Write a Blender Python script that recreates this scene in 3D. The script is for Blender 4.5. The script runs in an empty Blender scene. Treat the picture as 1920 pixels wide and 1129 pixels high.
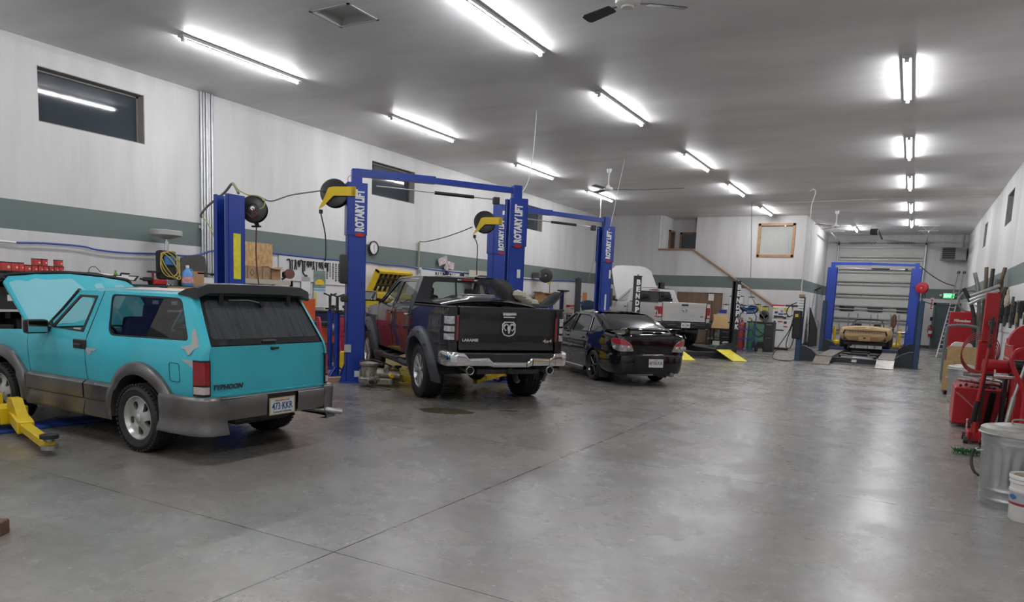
import bpy, bmesh, math, random
from mathutils import Vector, Matrix
from mathutils.geometry import delaunay_2d_cdt
random.seed(7)
SC = bpy.context.scene
PI = math.pi
# ---------------------------------------------------------------- camera
FPX = 1332.6
YAW, PITCH, ROLL = 0.505522, -0.1215154, 0.04157
_fw = Vector((-math.sin(YAW)*math.cos(PITCH), math.cos(YAW)*math.cos(PITCH), math.sin(PITCH)))
_r0 = Vector((math.cos(YAW), math.sin(YAW), 0))
_u0 = _r0.cross(_fw)
_r = math.cos(ROLL)*_r0 + math.sin(ROLL)*_u0
_u = -math.sin(ROLL)*_r0 + math.cos(ROLL)*_u0
EYE = Vector((0, 0, 1.65))
cd = bpy.data.cameras.new('camera'); cam = bpy.data.objects.new('camera', cd)
SC.collection.objects.link(cam); SC.camera = cam
cd.sensor_width = 36; cd.lens = FPX/1920*36; cd.shift_y = (720-564.5)/1920
cd.clip_end = 200; cd.clip_start = .05
m = Matrix((( _r.x, _u.x, -_fw.x, EYE.x), (_r.y, _u.y, -_fw.y, EYE.y), (_r.z, _u.z, -_fw.z, EYE.z), (0, 0, 0, 1)))
cam.matrix_world = m
# ---------------------------------------------------------------- world, exposure
w = bpy.data.worlds.new('World'); SC.world = w; w.use_nodes = True
w.node_tree.nodes['Background'].inputs[0].default_value = (.012, .014, .018, 1)   # night outside
w.node_tree.nodes['Background'].inputs[1].default_value = 1
SC.view_settings.view_transform = 'Standard'; SC.view_settings.look = 'None'
SC.view_settings.exposure = 1.36; SC.view_settings.gamma = 1
SC.view_settings.use_curve_mapping = False
LAMP = 78.0            # radiance of the ceiling tubes
SC.cycles.max_bounces = 9; SC.cycles.diffuse_bounces = 6; SC.cycles.glossy_bounces = 4
SC.cycles.transparent_max_bounces = 12; SC.cycles.sample_clamp_indirect = 6
SC.cycles.use_denoising = True; SC.cycles.caustics_reflective = False; SC.cycles.caustics_refractive = False
CEIL = 5.47; LW = -12.83; RW = 2.05; BACK = 40.4; OFF = 30.8; OFF2 = 31.8

def _ray(px, py): return (px-960)/FPX*_r - (py-720)/FPX*_u + _fw
def atx(px, py, x): v = _ray(px, py); return EYE + v*(x-EYE.x)/v.x
def aty(px, py, y): v = _ray(px, py); return EYE + v*(y-EYE.y)/v.y
def atz(px, py, z): v = _ray(px, py); return EYE + v*(z-EYE.z)/v.z
# ---------------------------------------------------------------- helpers
COL = SC.collection
def rot(a, ax='Z'): return Matrix.Rotation(a, 4, ax)
def tr(x, y=0, z=0):
    return Matrix.Translation(Vector((x, y, z)) if not isinstance(x, Vector) else x)
def frame(o, xa, ya):                                            # matrix from origin and two axes
    xa = Vector(xa).normalized(); za = xa.cross(Vector(ya)).normalized(); ya = za.cross(xa)
    return Matrix(((xa.x, ya.x, za.x, o[0]), (xa.y, ya.y, za.y, o[1]), (xa.z, ya.z, za.z, o[2]), (0, 0, 0, 1)))
def inside(p, poly):
    x, y = p; c = False; n = len(poly); j = n-1
    for i in range(n):
        xi, yi = poly[i]; xj, yj = poly[j]
        if (yi > y) != (yj > y) and x < (xj-xi)*(y-yi)/(yj-yi)+xi: c = not c
        j = i
    return c
def rpoly(poly, r=.04, n=4):                                     # round a polygon's corners
    out = []; N = len(poly)
    for i, p in enumerate(poly):
        rr = r[i] if isinstance(r, (list, tuple)) else r
        a = Vector(poly[i-1]); b = Vector(p); c = Vector(poly[(i+1) % N])
        d1 = (a-b); d2 = (c-b); k = min(rr, d1.length*.45, d2.length*.45)
        if k < 1e-4: out.append(tuple(b)); continue
        p1 = b+d1.normalized()*k; p2 = b+d2.normalized()*k
        for j in range(n+1):
            t = j/n; q = p1*(1-t)**2+b*2*t*(1-t)+p2*t*t; out.append((q.x, q.y))
    return out
def rect(x0, y0, x1, y1, r=0, n=4):
    p = [(x0, y0), (x1, y0), (x1, y1), (x0, y1)]
    return rpoly(p, r, n) if r else p
def arc(cx, cy, r, a0, a1, n=14, ry=None):
    ry = ry or r
    return [(cx+r*math.cos(math.radians(a0+(a1-a0)*i/n)), cy+ry*math.sin(math.radians(a0+(a1-a0)*i/n))) for i in range(n+1)]
def spline(pts, k=6, closed=False):                              # Catmull-Rom through points
    P = [Vector(p) for p in pts]; n = len(P); out = []
    rng = range(n) if closed else range(n-1)
    for i in rng:
        a, b = P[i], P[(i+1) % n]
        p0 = P[(i-1) % n] if closed or i > 0 else a*2-b
        p3 = P[(i+2) % n] if closed or i < n-2 else b*2-a
        for j in range(k):
            t = j/k
            out.append(.5*((2*a)+(b-p0)*t+(2*p0-5*a+4*b-p3)*t*t+(3*a-p0-3*b+p3)*t**3))
    if not closed: out.append(P[-1])
    return out

class MB:
    def __init__(s, M=None): s.v = []; s.f = []; s.mi = []; s.M = M or Matrix()
    def add(s, vs, fs, mi=0, M=None):
        b = len(s.v); T = s.M @ M if M is not None else s.M
        s.v += [T @ Vector(v) for v in vs]; s.f += [tuple(b+i for i in q) for q in fs]; s.mi += [mi]*len(fs); return s
    def bm(s, bmm, mi=0, M=None):
        bmm.verts.index_update()
        s.add([v.co.copy() for v in bmm.verts], [[v.index for v in q.verts] for q in bmm.faces], mi, M); bmm.free(); return s
    def box(s, c, d, b=0, mi=0, M=None, seg=1):
        bb = bmesh.new(); bmesh.ops.create_cube(bb, size=1)
        for v in bb.verts: v.co = Vector((v.co.x*d[0], v.co.y*d[1], v.co.z*d[2]))
        if b: bmesh.ops.bevel(bb, geom=bb.edges[:], offset=min(b, min(d)*.45), segments=seg, profile=.6, affect='EDGES')
        for v in bb.verts: v.co += Vector(c)
        return s.bm(bb, mi, M)
    def bx(s, x0, x1, y0, y1, z0, z1, b=0, mi=0, M=None, seg=1):
        return s.box(((x0+x1)/2, (y0+y1)/2, (z0+z1)/2), (abs(x1-x0), abs(y1-y0), abs(z1-z0)), b, mi, M, seg)
    def cyl(s, p0, p1, r0, r1=None, n=16, mi=0, M=None, caps=True):
        r1 = r0 if r1 is None else r1; p0 = Vector(p0); p1 = Vector(p1); d = (p1-p0).normalized()
        a = d.orthogonal().normalized(); c = d.cross(a); vs = []
        for p, r in ((p0, r0), (p1, r1)):
            vs += [p+(a*math.cos(2*PI*i/n)+c*math.sin(2*PI*i/n))*r for i in range(n)]
        fs = [(i, (i+1) % n, n+(i+1) % n, n+i) for i in range(n)]
        if caps: fs += [tuple(range(n))[::-1], tuple(range(n, 2*n))]
        return s.add(vs, fs, mi, M)
    def tube(s, pts, r, n=8, mi=0, M=None, closed=False, k=0, caps=True):
        P = spline(pts, k, closed) if k else [Vector(p) for p in pts]
        N = len(P); up = None; vs = []
        for i, p in enumerate(P):
            a = P[(i-1) % N] if closed or i else p; b = P[(i+1) % N] if closed or i < N-1 else p
            t = (b-a)
            t = t.normalized() if t.length > 1e-9 else Vector((0, 0, 1))
            up = t.orthogonal().normalized() if up is None else (up-t*up.dot(t)).normalized()
            c = t.cross(up); rr = r[i*len(r)//N] if isinstance(r, (list, tuple)) else r
            vs += [p+(up*math.cos(2*PI*j/n)+c*math.sin(2*PI*j/n))*rr for j in range(n)]
        fs = []
        for i in range(N if closed else N-1):
            q = (i+1) % N
            fs += [(i*n+j, i*n+(j+1) % n, q*n+(j+1) % n, q*n+j) for j in range(n)]
        if caps and not closed: fs += [tuple(range(n))[::-1], tuple(range((N-1)*n, N*n))]
        return s.add(vs, fs, mi, M)
    def bar(s, p0, p1, w, h, mi=0, up=(0, 0, 1), b=0):             # rectangular bar between two points
        p0 = Vector(p0); p1 = Vector(p1); d = p1-p0; L = d.length
        M = frame((p0+p1)/2, d, Vector(up).cross(d))
        return s.box((0, 0, 0), (L, w, h), b, mi, M)
    def lathe(s, prof, n=24, mi=0, M=None, a0=0, a1=2*PI):
        full = abs(a1-a0-2*PI) < 1e-6; c = n if full else n+1; vs = []
        for rr, z in prof:
            vs += [(rr*math.cos(a0+(a1-a0)*i/n), rr*math.sin(a0+(a1-a0)*i/n), z) for i in range(c)]
        fs = []
        for k in range(len(prof)-1):
            for i in range(n):
                j = (i+1) % c; fs.append((k*c+i, k*c+j, (k+1)*c+j, (k+1)*c+i))
        return s.add(vs, fs, mi, M)
    def prism(s, poly, d0, d1, mi=0, M=None):                     # polygon in xy, thickness in z
        n = len(poly); vs = [(x, y, d0) for x, y in poly]+[(x, y, d1) for x, y in poly]
        fs = [(i, (i+1) % n, n+(i+1) % n, n+i) for i in range(n)]+[tuple(range(n))[::-1], tuple(range(n, 2*n))]
        return s.add(vs, fs, mi, M)
    def grid(s, rows, mi=0, M=None, close_u=False, close_v=False):
        R = len(rows); c = len(rows[0]); vs = [p for rr in rows for p in rr]; fs = []
        for i in range(R if close_u else R-1):
            for j in range(c if close_v else c-1):
                a = (i+1) % R; b = (j+1) % c; fs.append((i*c+j, i*c+b, a*c+b, a*c+j))
        return s.add(vs, fs, mi, M)
    def ball(s, c, r, n=12, mi=0, M=None, sc=(1, 1, 1)):
        rows = []
        for i in range(n//2+1):
            t = PI*i/(n//2); rows.append([(c[0]+r*sc[0]*math.sin(t)*math.cos(2*PI*j/n), c[1]+r*sc[1]*math.sin(t)*math.sin(2*PI*j/n), c[2]+r*sc[2]*math.cos(t)) for j in range(n)])
        return s.grid(rows, mi, M, close_v=True)
    def panel(s, outline, fn, holes=(), res=.09, th=.015, mi=0, M=None, mi2=None):
        """curved sheet: outline and holes in (u,v); fn(u,v,d) gives the point, d = depth below the skin"""
        pts = []; edges = []; loops = []
        def loop(poly):
            L = []
            for i, p in enumerate(poly):
                q = poly[(i+1) % len(poly)]; a = Vector(p); b = Vector(q); k = max(1, int((b-a).length/res))
                for j in range(k): L.append(a.lerp(b, j/k))
            base = len(pts); pts.extend(L)
            edges.extend((base+i, base+(i+1) % len(L)) for i in range(len(L))); loops.append([(p.x, p.y) for p in L])
        loop(outline)
        for h in holes: loop(h)
        nb = len(pts); us = [p[0] for p in outline]; vs_ = [p[1] for p in outline]
        u = min(us)+res/2
        while u < max(us):
            v = min(vs_)+res/2
            while v < max(vs_):
                if inside((u, v), outline) and not any(inside((u, v), h) for h in holes):
                    if all((u-p.x)**2+(v-p.y)**2 > (res*.42)**2 for p in pts[:nb]): pts.append(Vector((u, v)))
                v += res
            u += res
        V, E, F = delaunay_2d_cdt(pts, edges, [], 0, 1e-6)[:3]
        T = []
        for q in F:
            c = sum((V[i] for i in q), Vector((0, 0)))/len(q)
            if inside(c, loops[0]) and not any(inside(c, h) for h in loops[1:]): T.append(tuple(q))
        n = len(V); top = [fn(p.x, p.y, 0) for p in V]
        if not th: return s.add(top, T, mi, M)
        s.add(top, T, mi, M)
        b = len(s.v); m2 = mi if mi2 is None else mi2
        s.add([fn(p.x, p.y, th) for p in V], [q[::-1] for q in T], m2, M)
        cnt = {}
        for q in T:
            for i in range(len(q)):
                e = (q[i], q[(i+1) % len(q)]); cnt[tuple(sorted(e))] = cnt.get(tuple(sorted(e)), 0)+1
        for q in T:
            for i in range(len(q)):
                e = (q[i], q[(i+1) % len(q)])
                if cnt[tuple(sorted(e))] == 1:
                    s.f.append((b-n+e[0], b-n+e[1], b+e[1], b+e[0])[::-1]); s.mi.append(mi)
        return s
    def text(s, t, size, M, ext=.002, mi=0, bold=0, align='CENTER', sx=1, fit=None):
        cu = bpy.data.curves.new('lettering', 'FONT'); cu.body = t; cu.size = size; cu.extrude = ext/2; cu.resolution_u = 2
        cu.align_x = align; cu.align_y = 'CENTER'; cu.offset = bold
        ob = bpy.data.objects.new('lettering', cu); COL.objects.link(ob)
        dg = bpy.context.evaluated_depsgraph_get(); me = bpy.data.meshes.new_from_object(ob.evaluated_get(dg))
        if fit and len(me.vertices): xs = [v.co.x for v in me.vertices]; sx = fit/(max(xs)-min(xs))
        s.add([(v.co.x*sx, v.co.y, v.co.z) for v in me.vertices], [tuple(p.vertices) for p in me.polygons], mi, M)
        bpy.data.objects.remove(ob); bpy.data.curves.remove(cu); bpy.data.meshes.remove(me); return s
    def build(s, name, mats, parent=None, loc=None, smooth=35, rz=None):
        me = bpy.data.meshes.new(name); me.from_pydata([tuple(v) for v in s.v], [], s.f)
        if not isinstance(mats, (list, tuple)): mats = [mats]
        for k in mats: me.materials.append(k)
        if len(mats) > 1: me.polygons.foreach_set('material_index', s.mi)
        bb = bmesh.new(); bb.from_mesh(me)
        bmesh.ops.recalc_face_normals(bb, faces=bb.faces); bb.to_mesh(me); bb.free()
        if smooth:
            me.polygons.foreach_set('use_smooth', [True]*len(me.polygons)); me.set_sharp_from_angle(angle=math.radians(smooth))
        me.update()
        o = bpy.data.objects.new(name, me); COL.objects.link(o)
        if parent: o.parent = parent
        if loc is not None: o.location = loc
        if rz is not None: o.rotation_euler.z = rz
        return o

def tag(o, label, cat, group=None):
    o['label'] = label; o['category'] = cat
    if group: o['group'] = group
    return o
def thing(name, label, cat, loc=(0, 0, 0), rz=0, group=None):
    o = bpy.data.objects.new(name, None); COL.objects.link(o); o.location = loc; o.rotation_euler.z = rz
    o.empty_display_size = .2
    return tag(o, label, cat, group)
def struct(o): o['kind'] = 'structure'; return o
def copy_tree(o, parent=None):
    c = o.copy(); COL.objects.link(c)
    if parent: c.parent = parent
    for ch in list(o.children): copy_tree(ch, c)
    return c

# ---------------------------------------------------------------- materials
def mat(name, col, rough=.5, metal=0, coat=0, emit=0, noise=0, nscale=6, bump=0, bscale=60, alpha=None, spec=None, rnoise=0, stretch=None):
    m = bpy.data.materials.new(name); m.use_nodes = True; nt = m.node_tree; b = nt.nodes['Principled BSDF']
    if len(col) == 3: col = (*col, 1)
    b.inputs['Base Color'].default_value = col; b.inputs['Roughness'].default_value = rough; b.inputs['Metallic'].default_value = metal
    if coat: b.inputs['Coat Weight'].default_value = coat; b.inputs['Coat Roughness'].default_value = .04
    if spec is not None: b.inputs['Specular IOR Level'].default_value = spec
    if emit: b.inputs['Emission Color'].default_value = col; b.inputs['Emission Strength'].default_value = emit
    if noise or bump or rnoise:
        tc = nt.nodes.new('ShaderNodeTexCoord'); src = tc.outputs['Object']
        if stretch:
            mp = nt.nodes.new('ShaderNodeMapping'); mp.inputs['Scale'].default_value = stretch; nt.links.new(src, mp.inputs[0]); src = mp.outputs[0]
        nz = nt.nodes.new('ShaderNodeTexNoise'); nz.inputs['Scale'].default_value = nscale; nz.inputs['Detail'].default_value = 6
        nz.inputs['Roughness'].default_value = .6; nt.links.new(src, nz.inputs['Vector'])
        if noise:
            r = nt.nodes.new('ShaderNodeValToRGB'); r.color_ramp.elements[0].position = .3; r.color_ramp.elements[1].position = .7
            r.color_ramp.elements[0].color = tuple(max(0, c*(1-noise)) for c in col[:3])+(1,)
            r.color_ramp.elements[1].color = tuple(min(1, c*(1+noise)) for c in col[:3])+(1,)
            nt.links.new(nz.outputs[0], r.inputs[0]); nt.links.new(r.outputs[0], b.inputs['Base Color'])
        if rnoise:
            mr = nt.nodes.new('ShaderNodeMapRange'); mr.inputs[1].default_value = .3; mr.inputs[2].default_value = .7
            mr.inputs[3].default_value = max(0, rough-rnoise); mr.inputs[4].default_value = min(1, rough+rnoise)
            nt.links.new(nz.outputs[0], mr.inputs[0]); nt.links.new(mr.outputs[0], b.inputs['Roughness'])
        if bump:
            n2 = nt.nodes.new('ShaderNodeTexNoise'); n2.inputs['Scale'].default_value = bscale; n2.inputs['Detail'].default_value = 4
            nt.links.new(src, n2.inputs['Vector'])
            bp = nt.nodes.new('ShaderNodeBump'); bp.inputs['Strength'].default_value = bump; bp.inputs['Distance'].default_value = .01
            nt.links.new(n2.outputs[0], bp.inputs['Height']); nt.links.new(bp.outputs[0], b.inputs['Normal'])
    return m
def glass(name, tint=(.8, .85, .85), op=.0, dark=(.01, .01, .012), rough=.02):
    """thin pane: see-through tint plus a fresnel reflection; op = how much of it is opaque film"""
    m = bpy.data.materials.new(name); m.use_nodes = True; nt = m.node_tree; nt.nodes.clear(); N = nt.nodes.new
    out = N('ShaderNodeOutputMaterial'); t = N('ShaderNodeBsdfTransparent'); t.inputs[0].default_value = (*tint, 1)
    d = N('ShaderNodeBsdfDiffuse'); d.inputs[0].default_value = (*dark, 1)
    g = N('ShaderNodeBsdfGlossy'); g.inputs['Roughness'].default_value = rough; g.inputs[0].default_value = (1, 1, 1, 1)
    m1 = N('ShaderNodeMixShader'); m1.inputs[0].default_value = op; nt.links.new(t.outputs[0], m1.inputs[1]); nt.links.new(d.outputs[0], m1.inputs[2])
    lw = N('ShaderNodeLayerWeight'); lw.inputs[0].default_value = .5
    pw = N('ShaderNodeMath'); pw.operation = 'POWER'; pw.inputs[1].default_value = 4; nt.links.new(lw.outputs['Facing'], pw.inputs[0])
    fr = N('ShaderNodeMath'); fr.operation = 'MULTIPLY_ADD'; fr.inputs[1].default_value = .85; fr.inputs[2].default_value = .055; nt.links.new(pw.outputs[0], fr.inputs[0])
    m2 = N('ShaderNodeMixShader'); nt.links.new(fr.outputs[0], m2.inputs[0]); nt.links.new(m1.outputs[0], m2.inputs[1]); nt.links.new(g.outputs[0], m2.inputs[2])
    nt.links.new(m2.outputs[0], out.inputs[0]); return m

MM = {}
def C(name, *a, **k):                                            # cached material
    if name not in MM: MM[name] = mat(name, *a, **k)
    return MM[name]
BLK = C('black_plastic', (.012, .012, .013), .45)
RUB = C('black_rubber', (.014, .014, .014), .75, bump=.15, bscale=90)
STEEL = C('bare_steel', (.42, .42, .41), .35, .9, noise=.2)
CHROME = C('chrome', (.82, .82, .83), .07, 1)
ALU = C('aluminium', (.62, .63, .64), .35, .85, noise=.1)
DARKST = C('oily_dark_steel', (.055, .053, .05), .5, .6, noise=.4, nscale=12)
WHITE = C('white_paint', (.75, .75, .73), .45)
PAPER = C('white_paper', (.72, .72, .70), .8)
BLUE = C('lift_blue_paint', (.012, .045, .30), .32, noise=.12, nscale=3)
NAVY = C('dark_blue_paint', (.025, .06, .13), .4, noise=.2, nscale=4)
YEL = C('yellow_paint', (.72, .50, .01), .4, noise=.12, nscale=5)
RED = C('red_paint', (.42, .012, .018), .35, noise=.1, nscale=4)
ORG = C('orange_paint', (.60, .10, .015), .45)
CARD = C('cardboard', (.40, .24, .12), .85, noise=.12, nscale=8)
WOOD = C('varnished_wood', (.26, .13, .06), .45, noise=.3, nscale=5, stretch=(1, 1, 12))
GREY = C('grey_plastic', (.18, .18, .18), .5)
DKG = C('charcoal_plastic', (.03, .031, .033), .5)
# ---------------------------------------------------------------- room materials
def wall_mat(name, stripe=True):
    m = bpy.data.materials.new(name); m.use_nodes = True; nt = m.node_tree; b = nt.nodes['Principled BSDF']; N = nt.nodes.new; L = nt.links.new
    b.inputs['Roughness'].default_value = .6; b.inputs['Specular IOR Level'].default_value = .3
    g = N('ShaderNodeNewGeometry'); sp = N('ShaderNodeSeparateXYZ'); L(g.outputs['Position'], sp.inputs[0])
    mp = N('ShaderNodeMapping'); mp.inputs['Scale'].default_value = (.8, .8, .12); L(g.outputs['Position'], mp.inputs[0])
    nz = N('ShaderNodeTexNoise'); nz.inputs['Scale'].default_value = 1.6; nz.inputs['Detail'].default_value = 7; nz.inputs['Roughness'].default_value = .65; L(mp.outputs[0], nz.inputs[0])
    r = N('ShaderNodeValToRGB'); r.color_ramp.elements[0].position = .28; r.color_ramp.elements[1].position = .62
    r.color_ramp.elements[0].color = (.545, .54, .53, 1); r.color_ramp.elements[1].color = (.68, .675, .67, 1); L(nz.outputs[0], r.inputs[0])
    col = r.outputs[0]
    if stripe:
        a = N('ShaderNodeMath'); a.operation = 'GREATER_THAN'; a.inputs[1].default_value = 2.41; L(sp.outputs[2], a.inputs[0])
        c = N('ShaderNodeMath'); c.operation = 'LESS_THAN'; c.inputs[1].default_value = 2.885; L(sp.outputs[2], c.inputs[0])
        k = N('ShaderNodeMath'); k.operation = 'MULTIPLY'; L(a.outputs[0], k.inputs[0]); L(c.outputs[0], k.inputs[1])
        mx = N('ShaderNodeMix'); mx.data_type = 'RGBA'; mx.inputs['B'].default_value = (.145, .185, .175, 1); L(k.outputs[0], mx.inputs['Factor']); L(col, mx.inputs['A'])
        col = mx.outputs['Result']
    L(col, b.inputs['Base Color'])
    n2 = N('ShaderNodeTexNoise'); n2.inputs['Scale'].default_value = 30; L(g.outputs['Position'], n2.inputs[0])
    bp = N('ShaderNodeBump'); bp.inputs['Strength'].default_value = .06; bp.inputs['Distance'].default_value = .01; L(n2.outputs[0], bp.inputs['Height']); L(bp.outputs[0], b.inputs['Normal'])
    return m
WALLM = wall_mat('painted_wall_with_green_band')
def floor_mat():
    m = bpy.data.materials.new('polished_concrete'); m.use_nodes = True; nt = m.node_tree; b = nt.nodes['Principled BSDF']; N = nt.nodes.new; L = nt.links.new
    g = N('ShaderNodeNewGeometry'); P = g.outputs['Position']
    def noise(sc, det=8, ro=.6, src=P, dist=0):
        n = N('ShaderNodeTexNoise'); n.inputs['Scale'].default_value = sc; n.inputs['Detail'].default_value = det; n.inputs['Roughness'].default_value = ro
        n.inputs['Distortion'].default_value = dist; L(src, n.inputs[0]); return n.outputs[0]
    def ramp(x, p0, c0, p1, c1):
        r = N('ShaderNodeValToRGB'); r.color_ramp.elements[0].position = p0; r.color_ramp.elements[1].position = p1
        r.color_ramp.elements[0].color = c0; r.color_ramp.elements[1].color = c1; L(x, r.inputs[0]); return r.outputs[0]
    def mix(f, a, c, typ='MIX'):
        x = N('ShaderNodeMix'); x.data_type = 'RGBA'; x.blend_type = typ
        if isinstance(f, (int, float)): x.inputs['Factor'].default_value = f
        else: L(f, x.inputs['Factor'])
        for k, q in (('A', a), ('B', c)):
            if isinstance(q, tuple): x.inputs[k].default_value = q
            else: L(q, x.inputs[k])
        return x.outputs['Result']
    base = ramp(noise(.55, 9, .62, dist=.4), .30, (.215, .208, .195, 1), .70, (.315, .308, .292, 1))
    tan = ramp(noise(.33, 5, .5), .5, (0, 0, 0, 1), .68, (.45, .45, .45, 1))
    base = mix(tan, base, (.24, .205, .16, 1))
    fine = ramp(noise(7, 8, .7), .3, (.80, .80, .80, 1), .7, (1.12, 1.12, 1.12, 1))
    base = mix(1.0, base, fine, 'MULTIPLY')
    flecks = ramp(noise(55, 2, .5), .74, (0, 0, 0, 1), .78, (.35, .35, .35, 1))
    base = mix(flecks, base, (.5, .5, .48, 1))
    sp = N('ShaderNodeSeparateXYZ'); L(P, sp.inputs[0])
    # grime where the bays are (left of the aisle)
    mr = N('ShaderNodeMapRange'); mr.inputs[1].default_value = -3.6; mr.inputs[2].default_value = -6.2; mr.inputs[3].default_value = 0; mr.inputs[4].default_value = 1; L(sp.outputs[0], mr.inputs[0])
    gn = ramp(noise(.9, 7, .6), .35, (.25, .25, .25, 1), .62, (1, 1, 1, 1))
    gm = N('ShaderNodeMath'); gm.operation = 'MULTIPLY'; L(mr.outputs[0], gm.inputs[0]); L(gn, gm.inputs[1])
    gm2 = N('ShaderNodeMath'); gm2.operation = 'MULTIPLY'; gm2.inputs[1].default_value = .75; L(gm.outputs[0], gm2.inputs[0])
    base = mix(gm2.outputs[0], base, (.105, .085, .062, 1))
    # sawn joints every 3.62 m both ways
    def joint(out, off, per, w):
        a = N('ShaderNodeMath'); a.operation = 'SUBTRACT'; a.inputs[1].default_value = off; L(out, a.inputs[0])
        d = N('ShaderNodeMath'); d.operation = 'PINGPONG'; d.inputs[1].default_value = per/2; L(a.outputs[0], d.inputs[0])
        c = N('ShaderNodeMath'); c.operation = 'LESS_THAN'; c.inputs[1].default_value = w; L(d.outputs[0], c.inputs[0]); return c.outputs[0]
    jx = joint(sp.outputs[0], -3.05, 7.4, .006); jy = joint(sp.outputs[1], 3.27, 3.64, .004)
    j = N('ShaderNodeMath'); j.operation = 'MAXIMUM'; L(jx, j.inputs[0]); L(jy, j.inputs[1])
    base = mix(j.outputs[0], base, (.045, .03, .022, 1))
    L(base, b.inputs['Base Color'])
    rn = N('ShaderNodeMapRange'); rn.inputs[1].default_value = .3; rn.inputs[2].default_value = .7; rn.inputs[3].default_value = .17; rn.inputs[4].default_value = .36
    L(noise(1.3, 8, .65), rn.inputs[0]); L(rn.outputs[0], b.inputs['Roughness'])
    b.inputs['Specular IOR Level'].default_value = .5
    bp = N('ShaderNodeBump'); bp.inputs['Strength'].default_value = .22; bp.inputs['Distance'].default_value = .01; L(noise(11, 8, .7), bp.inputs['Height']); L(bp.outputs[0], b.inputs['Normal'])
    return m
FLOORM = floor_mat()
def ceil_mat():
    m = mat('ceiling_board', (.74, .735, .74), .5, noise=.12, nscale=.9, bump=.08, bscale=26, stretch=(.35, 1, 1), spec=.35); return m
CEILM = ceil_mat()

S = struct
def slab(name, x0, x1, y0, y1, z0, z1, m, loc=None):
    return S(MB().bx(x0, x1, y0, y1, z0, z1).build(name, m, smooth=0))
Y0 = -9.6
slab('floor', LW-.3, RW+.3, Y0-.3, BACK+.3, -.2, 0, FLOORM)
HX0, HX1, HY0, HY1 = -7.66, -7.0, 7.66, 8.24                      # attic hatch opening
mb = MB(); mb.bx(LW-.3, RW+.3, Y0-.3, HY0, CEIL, CEIL+.2); mb.bx(LW-.3, RW+.3, HY1, BACK+.3, CEIL, CEIL+.2); mb.bx(LW-.3, HX0, HY0, HY1, CEIL, CEIL+.2); mb.bx(HX1, RW+.3, HY0, HY1, CEIL, CEIL+.2)
S(mb.build('ceiling', CEILM, smooth=0))
WINF = C('window_frame', (.19, .17, .15), .5); REV = C('window_reveal', (.33, .32, .30), .6)
NGL = glass('night_window_glass', (.10, .12, .14), .75, (.055, .07, .085), .05)

def wall_x(name, x, dirn, y0, y1, wins, th=.32):
    """wall on plane x with real window openings; dirn=-1 thickness goes to -x"""
    def fn(u, v, d): return (x+dirn*d, u, v)
    mb = MB()
    ys = sorted({y0, y1, *[k for w in wins for k in w[:2]]})
    holes = {(w[0], w[1]): w for w in wins}
    for a, b in zip(ys[:-1], ys[1:]):
        if (a, b) in holes:
            w = holes[(a, b)]
            mb.bx(x, x+dirn*th, a, b, 0, w[2]); mb.bx(x, x+dirn*th, a, b, w[3], CEIL)
        else: mb.bx(x, x+dirn*th, a, b, 0, CEIL)
    return S(mb.build(name, WALLM, smooth=0))
WL = [(6.73, 8.60, 4.20, 5.09), (15.04, 16.91, 4.20, 5.09), (23.2, 25.07, 4.20, 5.09)]
WR = [(15.3, 17.1, 4.2, 5.06), (23.0, 24.6, 4.18, 5.06), (30.5, 31.7, 4.15, 5.0)]
wall_x('wall_left', LW, -1, Y0, OFF2+.2, WL)
wall_x('wall_right', RW, 1, Y0, BACK, WR)
def window_x(n, x, dirn, w):
    e = struct(bpy.data.objects.new('window_%d' % n, None)); COL.objects.link(e)
    e.location = (x+dirn*.2, (w[0]+w[1])/2, (w[2]+w[3])/2)
    hy = (w[1]-w[0])/2; hz = (w[3]-w[2])/2; t = .05
    mb = MB()
    for s in (-1, 1):
        mb.bx(-.03, .03, s*hy, s*(hy-t), -hz, hz); mb.bx(-.03, .03, -hy, hy, s*hz, s*(hz-t))
    mb.build('frame', WINF, e, smooth=0)
    mr = MB()                                                     # painted reveal boards lining the opening
    a = -dirn*.19; bb = -dirn*.03
    for s in (-1, 1):
        mr.bx(a, bb, s*hy, s*(hy-.012), -hz, hz); mr.bx(a, bb, -hy, hy, s*hz, s*(hz-.012))
    mr.build('reveal', REV, e, smooth=0)
    MB().bx(-.004, .004, -hy+t, hy-t, -hz+t, hz-t).build('pane', NGL, e, smooth=0)
for i, q in enumerate(WL): window_x(i+1, LW, -1, q)
for i, q in enumerate(WR): window_x(i+4, RW, 1, q)
# end wall with the overhead door opening (x -3.53..0.17), rear passage door, and the wall behind the camera
slab('wall_near', LW-.3, RW+.3, Y0-.3, Y0, 0, CEIL, WALLM)
DX0, DX1, DZ = -3.53, .27, 4.95
mb = MB(); mb.bx(-4.4, DX0, BACK, BACK+.3, 0, CEIL); mb.bx(DX0, DX1, BACK, BACK+.3, DZ, CEIL); mb.bx(DX1, .98, BACK, BACK+.3, 0, CEIL)
mb.bx(.98, 1.95, BACK, BACK+.3, 2.15, CEIL); mb.bx(1.95, RW+.3, BACK, BACK+.3, 0, CEIL)
S(mb.build('wall_back', WALLM, smooth=0))
# office block: inner wall with window and stair opening
mb = MB()
OX0, OX1, OZ0, OZ1 = -5.98, -4.52, 3.78, 5.16
mb.bx(-8.62, OX0, OFF2, OFF2+.15, 0, CEIL); mb.bx(OX0, OX1, OFF2, OFF2+.15, 0, OZ0); mb.bx(OX0, OX1, OFF2, OFF2+.15, OZ1, CEIL); mb.bx(OX1, -4.1, OFF2, OFF2+.15, 0, CEIL)
S(mb.build('wall_office', WALLM, smooth=0))
slab('wall_office_side', -4.25, -4.1, OFF2+.15, BACK, 0, CEIL, WALLM)
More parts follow.
